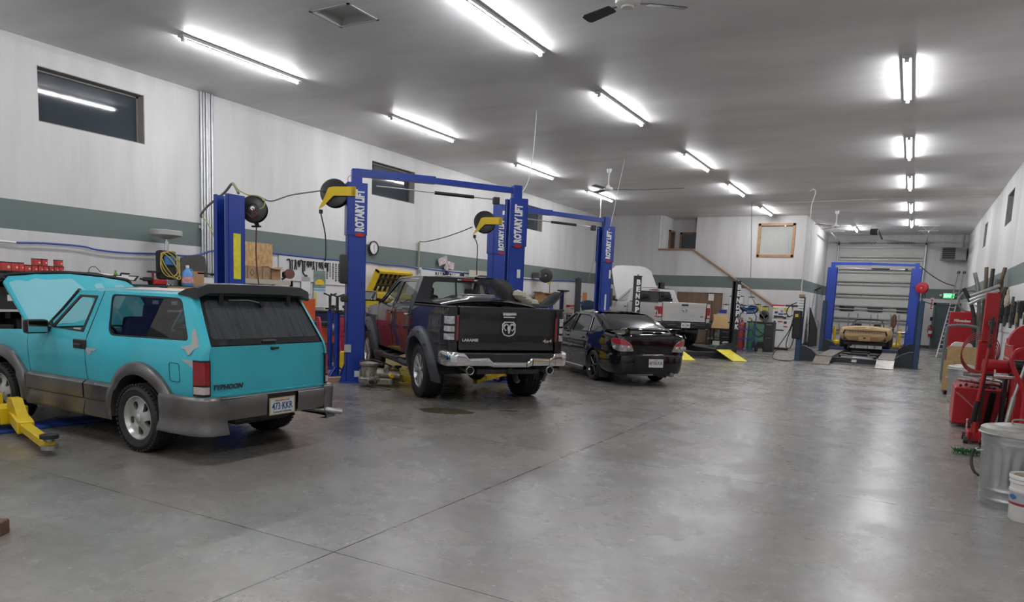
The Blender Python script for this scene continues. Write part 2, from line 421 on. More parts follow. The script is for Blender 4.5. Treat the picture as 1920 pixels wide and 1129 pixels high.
# stair half wall, its sloping wooden cap, full-height part to the left of the opening
poly = [(LW, 0), (-4.97+.15, 0), (-4.97, 1.70), (-8.43, 3.98), (-9.95, 3.98), (-9.95, CEIL), (LW, CEIL)]
M = frame((0, OFF, 0), (1, 0, 0), (0, 0, 1))                     # x right, y up, z toward the camera
S(MB().prism([(x, z) for x, z in poly], -.12, 0, M=M).build('wall_stair', WALLM, smooth=0))
slab('wall_stair_return', -9.97, -9.85, OFF+.12, OFF2+.9, 0, CEIL, WALLM)
mb = MB(); mb.bar((-9.97, OFF+.05, 4.0), (-8.4, OFF+.05, 4.0), .2, .07, b=.01); mb.bar((-8.46, OFF+.05, 4.0), (-4.93, OFF+.05, 1.70), .2, .07, b=.01)
S(mb.build('trim_1', C('stair_cap_wood', (.30, .17, .10), .4, noise=.25, nscale=6), smooth=0))
slab('wall_landing', -9.85, -8.4, OFF2+.75, OFF2+.9, 0, CEIL, WALLM)
slab('wall_landing_side', -8.62, -8.5, OFF2+.15, OFF2+.75, 0, CEIL, WALLM)
slab('floor_landing', -9.85, -8.5, OFF+.12, OFF2+.75, 2.6, 2.75, C('landing_floor', (.2, .17, .14), .8))
# stairs behind the half wall
mb = MB()
for i in range(14):
    z = 2.7-(i+1)*.18; x0 = -8.5+i*.27
    if z > .02: mb.bx(x0, x0+.27, OFF+.12, OFF2, 0, z)
S(mb.build('trim_2', C('stair_tread', (.22, .18, .14), .8), smooth=0))
# landing doors (dark, wood trimmed)
def doorway(n, M, w, h, fm, pm, handle=True, fw=.09):
    e = struct(bpy.data.objects.new('door_%d' % n, None)); COL.objects.link(e); e.matrix_world = M
    mb = MB(); mb.bx(-fw, 0, 0, h+fw, -.01, .05); mb.bx(w, w+fw, 0, h+fw, -.01, .05); mb.bx(-fw, w+fw, h, h+fw, -.01, .05)
    mb.build('frame', fm, e, smooth=0)
    MB().bx(0, w, 0, h, -.03, .0).build('panel', pm, e, smooth=0)
    if handle:
        mb = MB(); mb.cyl((w-.09, h*.45, 0), (w-.09, h*.45, .05), .03, n=12); mb.bar((w-.09, h*.45, .05), (w-.2, h*.45, .05), .02, .02)
        mb.build('handle', STEEL, e)
    return e
DKD = C('dark_door', (.045, .06, .075), .35)
doorway(1, frame((-9.45, OFF2+.745, 2.75), (1, 0, 0), (0, 0, 1)), .85, 2.05, WOOD, DKD)
doorway(2, frame((-9.84, OFF2+.05, 2.75), (0, 1, 0), (0, 0, 1)), .6, 2.1, WOOD, DKD, False)
doorway(3, frame((.99, BACK+.02, 0), (1, 0, 0), (0, 0, 1)), .95, 2.14, C('door_frame_grey', (.10, .12, .12), .5), C('exit_door_green', (.055, .085, .09), .4))
# office window with wooden frame and white blind behind the glass
e = struct(bpy.data.objects.new('window_7', None)); COL.objects.link(e); e.location = ((OX0+OX1)/2, OFF2-.01, (OZ0+OZ1)/2)
a = (OX1-OX0)/2; h = (OZ1-OZ0)/2; mb = MB()
for s in (-1, 1):
    mb.bx(s*(a-.09), s*(a+.01), -.02, .06, -h-.01, h+.01); mb.bx(-a, a, -.02, .06, s*(h-.09), s*(h+.01))
mb.build('frame', C('oak_trim', (.42, .24, .11), .4, noise=.2, nscale=7), e, smooth=0)
MB().bx(-a+.09, a-.09, .09, .1, -h+.09, h-.09).build('blind', C('white_blind', (.62, .62, .58), .7, noise=.06, nscale=10, stretch=(3, 1, .3)), e, smooth=0)
MB().bx(-a+.09, a-.09, .03, .036, -h+.09, h-.09).build('pane', glass('office_window_glass', (.98, .99, .99), .0), e, smooth=0)
# baseboards
BB = C('dark_baseboard', (.045, .05, .05), .5)
slab('baseboard_office', -4.1, -4.085, OFF2+.15, BACK, 0, .14, BB)
slab('baseboard_right', RW-.015, RW, Y0, BACK, 0, .14, BB)
slab('baseboard_left', LW, LW+.015, Y0, OFF, 0, .14, BB)
slab('baseboard_back', DX1+.08, .9, BACK-.015, BACK, 0, .14, BB)
# overhead sectional door
e = struct(bpy.data.objects.new('door_4', None)); COL.objects.link(e); e.location = ((DX0+DX1)/2, BACK+.02, 0)
hw = (DX1-DX0)/2; DPAN = C('door_panel_white', (.68, .68, .64), .45); n = 8; hh = DZ/n
for i in range(n):
    mb = MB(); z0 = i*hh
    mb.bx(-hw, hw, .03, .07, z0+.004, z0+hh-.004)
    for x in (-hw+.04, -hw/3, hw/3, hw-.04): mb.bx(x-.035, x+.035, .005, .035, z0+.02, z0+hh-.02)
    ds = mb.build('door_section', DPAN, e, smooth=0)
    for zz in (z0+.05, z0+hh-.12): MB().bx(-hw, hw, -.055, .03, zz, zz+.05).build('strut', C('door_strut', (.42, .42, .40), .4, .5), ds, smooth=0)
    MB().bx(-hw, hw, .022, .032, z0-.008, z0+.012).build('seam', DKG, ds, smooth=0)
for x in (-hw*.68, .0, hw*.68):
    f = MB().prism(rect(-.34, -.14, .34, .14, .05), -.02, .02, M=frame((x, .0, 1.80), (1, 0, 0), (0, 0, 1))).build('window', BLK, e, smooth=0)
    MB().prism(rect(-.30, -.10, .30, .10, .03), .021, .025, M=frame((x, .0, 1.80), (1, 0, 0), (0, 0, 1))).build('pane', NGL, f, smooth=0)
for i in range(1, n):
    for x in (-hw/3, hw/3, -hw+.05, hw-.05):
        MB().box((x, -.005, i*hh), (.05, .02, .13), .006).build('hinge', STEEL, e, smooth=0)
for s in (-1, 1):
    mb = MB(); mb.bx(s*(hw+.02), s*(hw+.06), -.12, -.02, 0, DZ); mb.build('track', ALU, e, smooth=0)
mb = MB(); mb.cyl((-hw-.2, -.15, DZ+.12), (hw+.35, -.15, DZ+.12), .016)
mb.build('torsion_shaft', STEEL, e)
for s in (-1, 1):
    mb = MB(); pts = []
    for i in range(140): a = i*.55; pts.append((s*(.25+i*.0088), -.15+.05*math.cos(a), DZ+.12+.05*math.sin(a)))
    mb.tube(pts, .008, 4); mb.build('spring', DARKST, e)
    mb = MB(); mb.cyl((s*(hw-.0), -.15, DZ+.12), (s*(hw+.07), -.15, DZ+.12), .085, n=20); mb.build('cable_drum', DARKST, e)
for s in (-1, 1):                                                 # horizontal tracks hung under the ceiling
    mb = MB(); X = s*(hw+.04)
    mb.tube([(X, -.08, DZ-.3), (X, -.1, DZ+.05), (X, -.35, DZ+.2), (X, -1, DZ+.22), (X, -4.6, DZ+.22)], .03, 6)
    mb.build('track', ALU, e)
    mb = MB(); y = -4.2
    for yy in (-4.3, -2.2):
        mb.bar((X, yy, DZ+.24), (X-.28, yy, CEIL-.02), .04, .006); mb.bar((X, yy, DZ+.24), (X+.28, yy, CEIL-.02), .04, .006); mb.bx(X-.4, X+.4, yy-.03, yy+.03, CEIL-.03, CEIL-.001)
    mb.build('bracket', ALU, e, smooth=0)
# ---------------------------------------------------------------- ceiling lights
TUBE = mat('lit_tube', (.98, .98, 1.0), .4); 
_b = TUBE.node_tree.nodes['Principled BSDF']; _b.inputs['Emission Color'].default_value = (.975, .975, 1, 1); _b.inputs['Emission Strength'].default_value = LAMP
HOUS = C('light_housing', (.55, .56, .58), .4)
def make_light():
    t = thing('ceiling_light', '', 'ceiling light')
    mb = MB(); mb.bx(-.065, .065, -1.23, 1.23, -.045, -.001, .006); mb.build('housing', HOUS, t, smooth=0)
    for s in (-1, 1):
        FT = frame((0, s*.02, -.070), (0, 0, -1), (1, 0, 0)); n2 = s*1.15; RT_ = frame((0, s*.02, -.070), (0, 0, -1), (s, 0, 0))
        mb = MB(RT_); mb.lathe([(0, 0), (.021, 0), (.021, 1.15), (0, 1.15)], 10, a0=-1.72, a1=1.72); mb.build('tube', TUBE, t)
        mb = MB(RT_); mb.lathe([(0, 0), (.0205, 0), (.0205, 1.15), (0, 1.15)], 8, a0=1.72, a1=2*PI-1.72); mb.build('tube_back', WHITE, t)
        mb = MB(); mb.bx(-.03, .03, s*1.17, s*1.2, -.10, -.044, .006); mb.build('socket', WHITE, t, smooth=0)
    mb = MB(); mb.bx(-.025, .025, -.018, .018, -.095, -.044, .004); mb.build('socket', WHITE, t, smooth=0)
    return t
LG = 'ceiling tube lights'
lights = [(-10.25, 8.72, 'twin tube ceiling light nearest the left wall, lighting above the turquoise vehicle'),
 (-10.28, 13.85, 'twin tube ceiling light in the wall-side row, above the middle wall window'),
 (-10.3, 19.5, 'twin tube ceiling light in the wall-side row behind the dangling grey cord'),
 (-10.3, 24.65, 'farthest twin tube ceiling light of the wall-side row, beside the hanging ceiling fan'),
 (-5.4, 9.05, 'long twin tube ceiling light cut by the top edge of the photo'),
 (-5.4, 13.8, 'twin tube ceiling light of the middle row above the charcoal pickup'),
 (-5.4, 19.45, 'small twin tube ceiling light of the middle row, third from the camera'),
 (-5.4, 24.35, 'fourth twin tube ceiling light of the middle row, before the wood framed window'),
 (-5.4, 29.9, 'farthest twin tube ceiling light of the middle row, above the wood framed window'),
 (-.42, 13.7, 'nearest twin tube ceiling light of the right aisle row'),
 (-.41, 19.2, 'second twin tube ceiling light of the right aisle row'),
 (-.40, 24.2, 'third twin tube ceiling light of the right aisle row'),
 (-.38, 29.8, 'fourth twin tube ceiling light of the right aisle row, near the door opener'),
 (-.36, 34.9, 'farthest twin tube ceiling light of the right aisle row, before the overhead door'),
 (-2.63, 36.8, 'twin tube ceiling light beside the white fan near the overhead door'),
 (-10.3, 3.4, 'twin tube ceiling light out of the frame above the front of the turquoise vehicle'),
 (-5.4, 3.4, 'twin tube ceiling light out of the frame ahead of the camera in the middle row'),
 (-.4, 3.0, 'twin tube ceiling light out of the frame over the aisle by the camera'),
 (-10.3, -2, 'twin tube ceiling light behind the camera in the wall-side row'),
 (-5.4, -2, 'twin tube ceiling light behind the camera in the middle row'),
 (-.4, -2, 'twin tube ceiling light behind the camera in the aisle row'),
 (-10.3, -7.2, 'added unseen twin tube ceiling light farthest behind the camera in the wall-side row'),  # last three lamps: unseen row added to brighten the turquoise vehicle's side
 (-5.4, -7.2, 'added unseen twin tube ceiling light farthest behind the camera in the middle row'),
 (-.4, -7.2, 'added unseen twin tube ceiling light farthest behind the camera in the aisle row')]
L0 = make_light()
for i, (x, y, lab) in enumerate(lights):
    o = L0 if i == 0 else copy_tree(L0); o.location = (x, y, CEIL); tag(o, lab, 'ceiling light', LG)
# ---------------------------------------------------------------- vehicle kit (x forward, y left, z up, origin under the rear axle)
def side_M(s): return Matrix.Diagonal((1, s, 1, 1))
def sheet(mb, path, prof, mi=0, M=None, flip=1):
    """sweep profile (z, out) along a plan path; 'out' is measured to the right of travel * flip"""
    rows = []; n = len(path)
    for i, p in enumerate(path):
        a = Vector(path[max(0, i-1)]); b = Vector(path[min(n-1, i+1)]); t = (b-a).normalized(); nn = Vector((t.y, -t.x))*flip
        rows.append([(p[0]+nn.x*o, p[1]+nn.y*o, z) for z, o in prof])
    return mb.grid(rows, mi, M)
def flare(mb, cx, cz, a0, a1, prof, W, n=22, mi=0, M=None, sx=1):
    """arch lip: prof = (radius, out); W(x,z) body side"""
    rows = []
    for i in range(n+1):
        a = math.radians(a0+(a1-a0)*i/n); rows.append([])
        for rr, o in prof:
            x = cx+rr*sx*math.cos(a); z = cz+rr*math.sin(a); rows[-1].append((x, W(x, z)+o, z))
    return mb.grid(rows, mi, M)
TIRE = C('tire_rubber', (.018, .018, .018), .7, bump=.25, bscale=120)
RIMS = C('silver_alloy', (.60, .60, .58), .3, .75, noise=.08); RIMB = C('black_alloy', (.012, .012, .013), .25, .3, coat=.6)
RIMD = C('brake_dark', (.05, .045, .04), .6, .5)
def wheel(parent, x, y, R, w, rr, style, s, steer=0, lugs=True, cz=None):
    """tire with its rim; s=+1 outer face toward +y"""
    M = tr(x, y, R if cz is None else cz) @ rot(steer) @ rot(-s*PI/2, 'X')      # lathe z = outward
    h = w/2
    prof = [(rr-.01, h-.02), (rr+.012, h-.004), (rr+.03, h), (rr+(R-rr)*.55, h+.012), (R-.035, h-.002), (R-.008, h-.028)]
    g = h-.03; xs = []
    for k in range(4):
        c = g-(k+.5)*(2*g/4.); xs.append(c)
    pr2 = [(R, g)]
    for c in xs: pr2 += [(R, c+.012), (R-.011, c+.008), (R-.011, c-.008), (R, c-.012)]
    pr2 += [(R, -g)]
    prof = prof+pr2+[(a, -b) for a, b in prof[::-1]]+[(rr-.01, -h+.02)]
    mb = MB(M); mb.lathe(prof, 48)
    if lugs:
        for i in range(44):
            a = 2*PI*i/44
            for q in (-1, 1):
                mb.box((R-.012, 0, q*(h-.018)), (.022, 2*PI*R/44*.6, .04), 0, M=rot(a))
    o = mb.build('tire', TIRE, parent)
    mb = MB(M)
    lip = [(rr-.03, -h+.02), (rr-.03, h-.06), (rr-.014, h-.03), (rr-.004, h-.008), (rr+.006, h-.008), (rr+.006, h-.02), (rr-.012, h-.05)]
    mb.lathe(lip, 40)
    if style == 'slot':                                          # five-window dished alloy
        holes = []
        for k in range(5):
            a = 2*PI*k/5+.3; P = []
            for (q, da) in ((rr*.38, -.10), (rr*.52, -.30), (rr*.80, -.26), (rr*.84, .06), (rr*.74, .26), (rr*.50, .14)):
                P.append((q*math.cos(a+da), q*math.sin(a+da)))
            holes.append(rpoly(P, .03, 3))
        mb.panel(arc(0, 0, rr-.012, 0, 360-9, 39), lambda u, v, d: (u, v, h-.045-d+.03*math.exp(-((u*u+v*v)**.5/(rr*.45))**4)), holes, res=.03, th=.03)
        mb.lathe([(.0, h+.0), (.03, h-.001), (.045, h-.01), (.05, h-.03)], 20)
    elif style == 'split':                                       # seven pairs of thin spokes
        for k in range(7):
            for da in (-.13, .13):
                a = 2*PI*k/7; p0 = (.04*math.cos(a), .04*math.sin(a), h-.05); p1 = ((rr-.015)*math.cos(a+da), (rr-.015)*math.sin(a+da), h-.03)
                mb.bar(p0, p1, .034, .035, b=.006, up=(0, 0, 1))
        mb.lathe([(0, h-.018), (.045, h-.02), (.06, h-.035), (.065, h-.07)], 18)
    elif style == 'six':
        for k in range(6):
            a = 2*PI*k/6+.2
            mb.bar((.03*math.cos(a), .03*math.sin(a), h-.045), ((rr-.012)*math.cos(a), (rr-.012)*math.sin(a), h-.03), .036, .03, b=.008)
        mb.lathe([(0, h-.02), (.035, h-.022), (.05, h-.035), (.055, h-.07)], 18)
    elif style == 'five':
        for k in range(5):
            a = 2*PI*k/5+.2
            mb.bar((.03*math.cos(a), .03*math.sin(a), h-.05), ((rr-.012)*math.cos(a), (rr-.012)*math.sin(a), h-.035), .075, .03, b=.01)
        mb.lathe([(0, h-.02), (.05, h-.025), (.065, h-.04), (.07, h-.07)], 18)
    mb.build('rim', RIMB if style == 'six' else RIMS, o)
    mb = MB(M); mb.cyl((0, 0, -h*.2), (0, 0, -h*.2+.03), rr*.8, n=28); mb.cyl((0, 0, -h), (0, 0, h-.07), .05, n=14)
    for k in range(5):
        a = 2*PI*k/5; mb.cyl((.055*math.cos(a), .055*math.sin(a), h-.05), (.055*math.cos(a), .055*math.sin(a), h-.035), .009, n=6)
    mb.build('brake_disc', RIMD, o)
    return o
def plate(parent, M, text, top='', bottom='', border=WHITE, base=None, tc=None, w=.305, h=.155):
    """licence plate; M: x right, y up, z out"""
    base = base or C('plate_face', (.72, .74, .74), .5); tc = tc or C('plate_ink', (.03, .05, .18), .5)
    mb = MB(M); mb.prism(rect(-w/2, -h/2, w/2, h/2, .015), 0, .004); o = mb.build('license_plate', base, parent, smooth=0)
    mb = MB(M)
    for s in (-1, 1):
        mb.bx(s*(w/2+.004), s*(w/2-.007), -h/2-.004, h/2+.004, 0, .007); mb.bx(-w/2, w/2, s*(h/2+.004), s*(h/2-.007), 0, .007)
    mb.build('plate_frame', border, o, smooth=0)
    mb = MB(M); mb.text(text, .095, tr(0, -.004, .0055), .002, bold=.001, sx=.72 if len(text) > 6 else .85)
    if bottom: mb.text(bottom, .024, tr(0, -h/2+.022, .0055), .002)
    mb.build('lettering', tc, o, smooth=0)
    if top:
        mb = MB(M); mb.text(top, .026, tr(0, h/2-.026, .0055), .002); mb.build('lettering', C('plate_red', (.5, .05, .04), .5), o, smooth=0)
    return o
def seat(mb, x, y, z, w=.5, bench=False, lean=.2, h=.62):
    mb.box((x+.02, y, z), (.50, w, .16), .05, seg=2)
    mb.box((x-.26, y, z+h/2), (.14, w, h), .05, M=tr(x-.26, y, z) @ rot(-lean, 'Y') @ tr(-(x-.26), -y, -z), seg=2)
    if not bench: mb.box((x-.36, y, z+h+.08), (.08, w*.5, .16), .035, M=tr(x-.26, y, z) @ rot(-lean, 'Y') @ tr(-(x-.26), -y, -z), seg=2)
def steering(parent, x, y, z, m=BLK):
    M = tr(x, y, z) @ rot(math.radians(-65), 'Y'); mb = MB(M)
    mb.tube([(.185*math.cos(2*PI*i/24), .185*math.sin(2*PI*i/24), 0) for i in range(24)], .016, 8, closed=True)
    mb.cyl((0, 0, -.03), (0, 0, .03), .06, n=16)
    for a in (0, PI, -PI/2): mb.bar((0, 0, 0), (.18*math.cos(a+PI/2), .18*math.sin(a+PI/2), 0), .035, .02)
    mb.cyl((0, 0, -.3), (0, 0, 0), .025); return mb.build('steering_wheel', m, parent)
INTER = C('cabin_trim_dark', (.035, .034, .035), .7); SEATG = C('seat_grey', (.06, .058, .06), .85, noise=.2)
GREYB = C('seat_dark', (.025, .025, .027), .8)
# ---------------------------------------------------------------- turquoise two-door sport utility vehicle
def car_paint(name, col, rough=.28, coat=1.0, metal=0, noise=.04): return mat(name, col, rough, metal, coat, noise=noise, nscale=1.5, spec=.12)
TQ = car_paint('turquoise_paint', (.06, .48, .58), .38, .45, noise=.10)
TQL = car_paint('sanded_turquoise', (.24, .56, .63), .6, .1); PRIM = C('grey_primer', (.38, .39, .39), .7, noise=.08)
CLAD = mat('worn_grey_cladding', (.155, .148, .142), .3, .65, .3, noise=.35, nscale=2.2)
TINT = glass('tinted_glass', (.30, .33, .33), .10); TINTD = glass('dark_tinted_glass', (.10, .11, .12), .35, (.03, .035, .038), .06); CLEAR = glass('clear_glass', (.78, .84, .82), .0)
REDL = C('red_lens', (.28, .006, .012), .15, coat=1, noise=.15, nscale=20); WHL = C('clear_lens', (.55, .45, .43), .15, coat=1, noise=.15, nscale=25)
def build_suv():
    t = thing('sport_utility_vehicle', 'turquoise two-door SUV with grey cladding and its hood propped open', 'car', (-6.453, 5.049, 0), 3.135)
    def W(x, z):
        b = .83
        if z > 1.02: b -= (z-1.02)*.255
        if z < .72: b -= (.72-z)*.06
        if .975 < z: b -= min(z-.975, .1)*.16
        elif z > .6: b -= (.975-z)**2*.16
        if x < -.45: b -= ((-.45-x)/.42)**2*.035
        if x > 2.5: b -= ((x-2.5)/.9)**2*.06
        b += .012*math.exp(-((z-.975)/.02)**2)*(-1)                # waist crease
        return b
    def F(x, z, d): return (x, W(x, z)-d, z)
    arcR = [(x, z) for x, z in arc(0, .33, .50, 34, 146, 12)]
    for s in (1, -1):
        Ms = side_M(s); mb = MB(Ms)
        out = [(-.86, .60), (-.86, 1.08), (-.575, 1.545), (.765, 1.545), (.90, 1.08), (.905, .60)]+arcR
        win = rpoly([(-.675, 1.125), (-.465, 1.515), (.645, 1.515), (.565, 1.10)], [.05, .07, .06, .10])
        o = mb.panel(out, F, [win], .07, .02).build('quarter_panel', TQ, t)
        mb = MB(Ms)
        dw = rpoly([(.985, 1.11), (.865, 1.49), (1.19, 1.49), (1.60, 1.13)], [.03, .03, .05, .04])
        door = [(.917, .60), (.915, 1.08), (.78, 1.535), (1.225, 1.535), (1.70, 1.10), (2.0, 1.08), (2.0, .60)]
        o = mb.panel(door, F, [dw], .07, .03).build('door', TQ, t)
        mb = MB(Ms)
        mb.panel([(.985, 1.11), (.865, 1.49), (1.19, 1.49), (1.60, 1.13), (1.70, 1.095), (1.235, 1.53), (.81, 1.525), (.95, 1.08)][:4]+[], lambda x, z, d: (x, W(x, z)+.004-d, z), [rpoly([(1.02, 1.13), (.905, 1.465), (1.17, 1.465), (1.54, 1.13)], .03)], .1, .012).build('window_trim', BLK, o)
        mb = MB(Ms); mb.box((1.0, W(1, .99)+.004, .985), (.23, .02, .10), .02); mb.box((1.02, W(1, .99)+.016, .975), (.13, .03, .03), .01); mb.build('door_handle', BLK, o)
        mb = MB(Ms); mb.prism(rpoly([(1.68, 1.07), (1.52, 1.10), (1.60, 1.20), (1.75, 1.08)], .01), 0, .03, M=frame((0, W(1.6, 1.1)-.01, 0), (1, 0, 0), (0, 0, 1)))
        mb.box((1.62, .93, 1.135), (.10, .23, .15), .035, seg=2); mb.bar((1.62, .78, 1.10), (1.62, .86, 1.12), .06, .05); q = mb.build('door_mirror', BLK, o)
        MB(Ms).box((1.567, .935, 1.137), (.006, .19, .12), .002).build('mirror_glass', C('mirror_face', (.6, .62, .62), .05, 1), o, smooth=0)
        # door and quarter glass
        if s == -1:
            MB(Ms).panel(rpoly([(1.0, 1.115), (.88, 1.48), (1.18, 1.48), (1.57, 1.12)], .03), lambda x, z, d: (x, W(x, z)-.012, z), res=.15, th=0).build('window_glass', CLEAR, o)
        MB(Ms).panel(rpoly([(-.69, 1.115), (-.475, 1.52), (.655, 1.52), (.57, 1.09)], [.05, .07, .06, .1]), lambda x, z, d: (x, W(x, z)-.010-d, z), res=.12, th=0).build('quarter_window', TINT, t)
        MB(Ms).panel(rpoly([(-.695, 1.11), (-.475, 1.53), (.66, 1.53), (.58, 1.08)], [.05, .07, .06, .1]), lambda x, z, d: (x, W(x, z)-.004-d, z), [rpoly([(-.655, 1.14), (-.455, 1.50), (.63, 1.50), (.55, 1.115)], [.05, .07, .06, .1])], .1, .012).build('window_seal', BLK, t)
        # fender
        fen = [(2.012, .60), (2.012, 1.08), (2.75, 1.04), (3.28, .98), (3.36, .90), (3.38, .60)]+arc(2.553, .33, .50, 34, 146, 12)
        MB(Ms).panel(fen, F, [], .08, .02).build('fender', TQ, t)
        # A pillar
        mb = MB(Ms); mb.tube([(1.235, W(1.2, 1.53)-.015, 1.535), (1.45, W(1.4, 1.34)-.012, 1.33), (1.76, W(1.7, 1.08)-.02, 1.075)], .026, 8); mb.build('windshield_pillar', BLK if s == 1 else TQ, t)
        # grey flares and cladding
        FP = [(.555, -.004), (.55, .03), (.53, .048), (.46, .062), (.43, .055), (.425, -.06)]
        for cx in (0, 2.553):
            MB(Ms).add([], []); mb = MB(Ms); flare(mb, cx, .33, -4, 184, FP, W, 26); mb.build('wheel_arch_flare', CLAD, t)
        prof = [(.625, -.004), (.615, .025), (.59, .036), (.44, .036), (.425, .022), (.40, .024), (.30, .05), (.265, .05), (.255, -.02)]
        def cl(x0, x1, top=.615):
            mb = MB(Ms); xs = [x0+(x1-x0)*i/8 for i in range(9)]
            rows = [[(x, W(x, z)+o, z) for z, o in prof] for x in xs]
            return mb.grid(rows).build('side_cladding', CLAD, t)
        cl(.925, 2.02); cl(.43, .905)
        mb = MB(Ms)                                                # strip that closes the gap above the fender flare
        rows = [[(x, W(x, z)+o, z) for z, o in [(.60, .0), (.58, .03), (.30, .04), (.27, 0)]] for x in (3.02, 3.15, 3.3, 3.38)]
        mb.grid(rows).build('side_cladding', CLAD, t)
        # fuel door (left side only), waist and panel gaps
        if s == 1:
            mb = MB(Ms); mb.panel(rect(-.60, .735, -.455, .915, .03), lambda x, z, d: (x, W(x, z)+.003-d, z), [rect(-.595, .74, -.46, .91, .028)], .1, .004).build('fuel_door', C('panel_gap', (.005, .06, .07), .7), t)
            MB(Ms).panel(rpoly([(-.66, 1.05), (-.72, .99), (-.77, 1.06), (-.82, 1.075), (-.80, 1.12), (-.76, 1.19), (-.72, 1.25), (-.69, 1.20), (-.72, 1.13), (-.70, 1.085), (-.60, 1.07), (-.60, 1.055)], .02, 2), lambda x, z, d: (x, W(x, z)+.0025-d, z), [], .03, .002).build('primer_patch', PRIM, t)
            MB(Ms).panel([(-.62, .955), (-.85, .955), (-.85, .93), (-.77, .88), (-.74, .90), (-.70, .92)], lambda x, z, d: (x, W(x, z)+.0025-d, z), [], .03, .002).build('primer_patch', PRIM, t)
            MB(Ms).panel([(.90, .955), (.70, .955), (.74, .93), (.78, .935), (.80, .90), (.84, .88), (.87, .92)], lambda x, z, d: (x, W(x, z)+.0025-d, z), [], .03, .002).build('primer_patch', PRIM, t)
        for P_ in ([(.911, .61), (.911, .8), (.911, 1.08), (.86, 1.25), (.772, 1.54)], [(2.006, .62), (2.006, .8), (2.006, .95), (2.006, 1.075)]):
            MB(Ms).tube([F(x0, z0, .001) for x0, z0 in P_], .0035, 4).build('panel_gap', BLK, t)
        for x0, x1 in ((-.77, .905), (.93, 1.995), (2.02, 3.2)):
            mb = MB(Ms); mb.tube([F(x0+(x1-x0)*i/12, .975, .001) for i in range(13)], .004, 5); mb.build('body_crease_shade', C('crease_shade_teal', (.02, .24, .28), .4), t)  # darker teal strip paints the shade along the waist crease
        # tail lamp wrapping the rear corner
        path = [(-.775, W(-.775, .8)+.003), (-.83, W(-.83, .8)+.005), (-.872, .80-.012), (-.89, .775), (-.897, .72)]
        MB(Ms); mb = MB(Ms); sheet(mb, path, [(.62, -.02), (.625, .006), (.955, .006), (.96, -.02)], flip=1); o = mb.build('tail_light', BLK, t)
        p2 = [(-.787, W(-.787, .8)+.003), (-.83, W(-.83, .8)+.005), (-.872, .80-.012), (-.89, .775), (-.896, .735)]
        mb = MB(Ms); sheet(mb, p2, [(.725, 0), (.73, .012), (.938, .012), (.943, 0)], flip=1); mb.build('red_lens', REDL, o)
        mb = MB(Ms); sheet(mb, p2, [(.64, 0), (.645, .012), (.71, .012), (.715, 0)], flip=1); mb.build('reverse_lens', WHL, o)
        # rear corner skin between side panel and tailgate
        mb = MB(Ms); rows = []
        for z in [.60, .7, .8, .9, 1.0, 1.08, 1.15, 1.25, 1.35, 1.45, 1.545]:
            k = max(0, z-1.08)*.613; y1 = .745-max(0, z-1.08)*.21
            w0 = W(-.86+k, z); rows.append([(-.86+k, w0, z), (-.882+k, w0-.02, z), (-.892+k, w0-.05, z), (-.895+k, min(y1, w0-.06), z)])
        mb.grid(rows).build('rear_pillar', TQ, t)
    # roof
    mb = MB(); rows = []
    for x in [-.585, -.5, -.2, .2, .6, 1.0, 1.2, 1.245]:
        w0 = W(min(x, 1.2), 1.545); ed = .012 if -.5 <= x <= 1.2 else 0
        rows.append([(x, y*w0, 1.545+.045*(1-abs(y)**2.6)-(0 if x < 1.2 else .012)-(0 if x > -.5 else .01)) for y in [-1, -.97, -.9, -.7, -.35, 0, .35, .7, .9, .97, 1]])
    mb.grid(rows).build('roof', TQ, t)
    MB().panel(rpoly([(-.5, .25), (-.2, .52), (.3, .50), (.7, .56), (.75, .1), (.3, -.3), (-.35, -.4)], .1), lambda x, y, d: (x, y, 1.5475+.045*(1-abs(y/.69)**2.6)-d), [], .08, .002).build('primer_patch', C('pale_primer', (.55, .45, .42), .7, noise=.25, nscale=3), t)
    # cowl, windshield, hood
    mb = MB(); mb.grid([[(1.76, y, 1.075-.03*abs(y)) for y in (-.78, -.4, 0, .4, .78)], [(2.06, y, 1.06-.03*abs(y)) for y in (-.78, -.4, 0, .4, .78)]]).build('cowl', BLK, t)
    def WS(u, v, d): k = v; return (1.77-.53*k+.05*(1-(u/.7)**2)*(1-.4*k)-d, u*(.76-.09*k)/.76, 1.075+.46*k)
    MB().panel(rpoly([(-.74, 0), (.74, 0), (.72, 1), (-.72, 1)], .03), WS, [], .2, 0).build('windshield', CLEAR, t)
    # hood: panel in its own frame, hinged at the cowl
    hk = math.radians(44)
    HM = tr(2.06, 0, 1.09) @ rot(-hk, 'Y')
    def HF(u, v, d): return (u, v, .03*(1-(v/.78)**2)+.015*math.exp(-((abs(v)-.42)/.03)**2)-d)
    hd = [(0, -.76), (0, .76), (.25, .77), (.72, .77), (.80, .70), (.86, 0), (.80, -.70), (.72, -.77), (.25, -.77)]
    h = MB(HM).panel(hd, HF, [], .1, .03).build('hood', TQ, t)
    MB(HM).panel(rpoly([(.02, .74), (.70, .73), (.74, .62), (.71, .52), (.76, .45), (.74, .30), (.78, .0), (.5, -.12), (.3, -.05), (.1, .1), (.04, .3)], .03, 2), lambda u, v, d: HF(u, v, -.002+d), [], .06, .002).build('sanded_patch', TQL, h)
    MB(HM).panel(rpoly([(.08, -.3), (.45, -.28), (.68, -.22), (.72, -.3), (.70, -.5), (.72, -.62), (.3, -.72), (.05, -.7)], .03, 2), lambda u, v, d: HF(u, v, -.002+d), [], .06, .002).build('sanded_patch', TQL, h)
    mb = MB(HM); mb.tube([(.76, -.76, -.01), (.83, -.68, .0), (.885, 0, .02), (.83, .68, .0), (.76, .76, -.01)], .028, 6, k=5); mb.build('hood_lip', BLK, h)
    mb = MB(); mb.cyl((2.85, -.5, .95), (2.56, -.52, 1.55), .006); mb.build('hood_prop', DARKST, t)
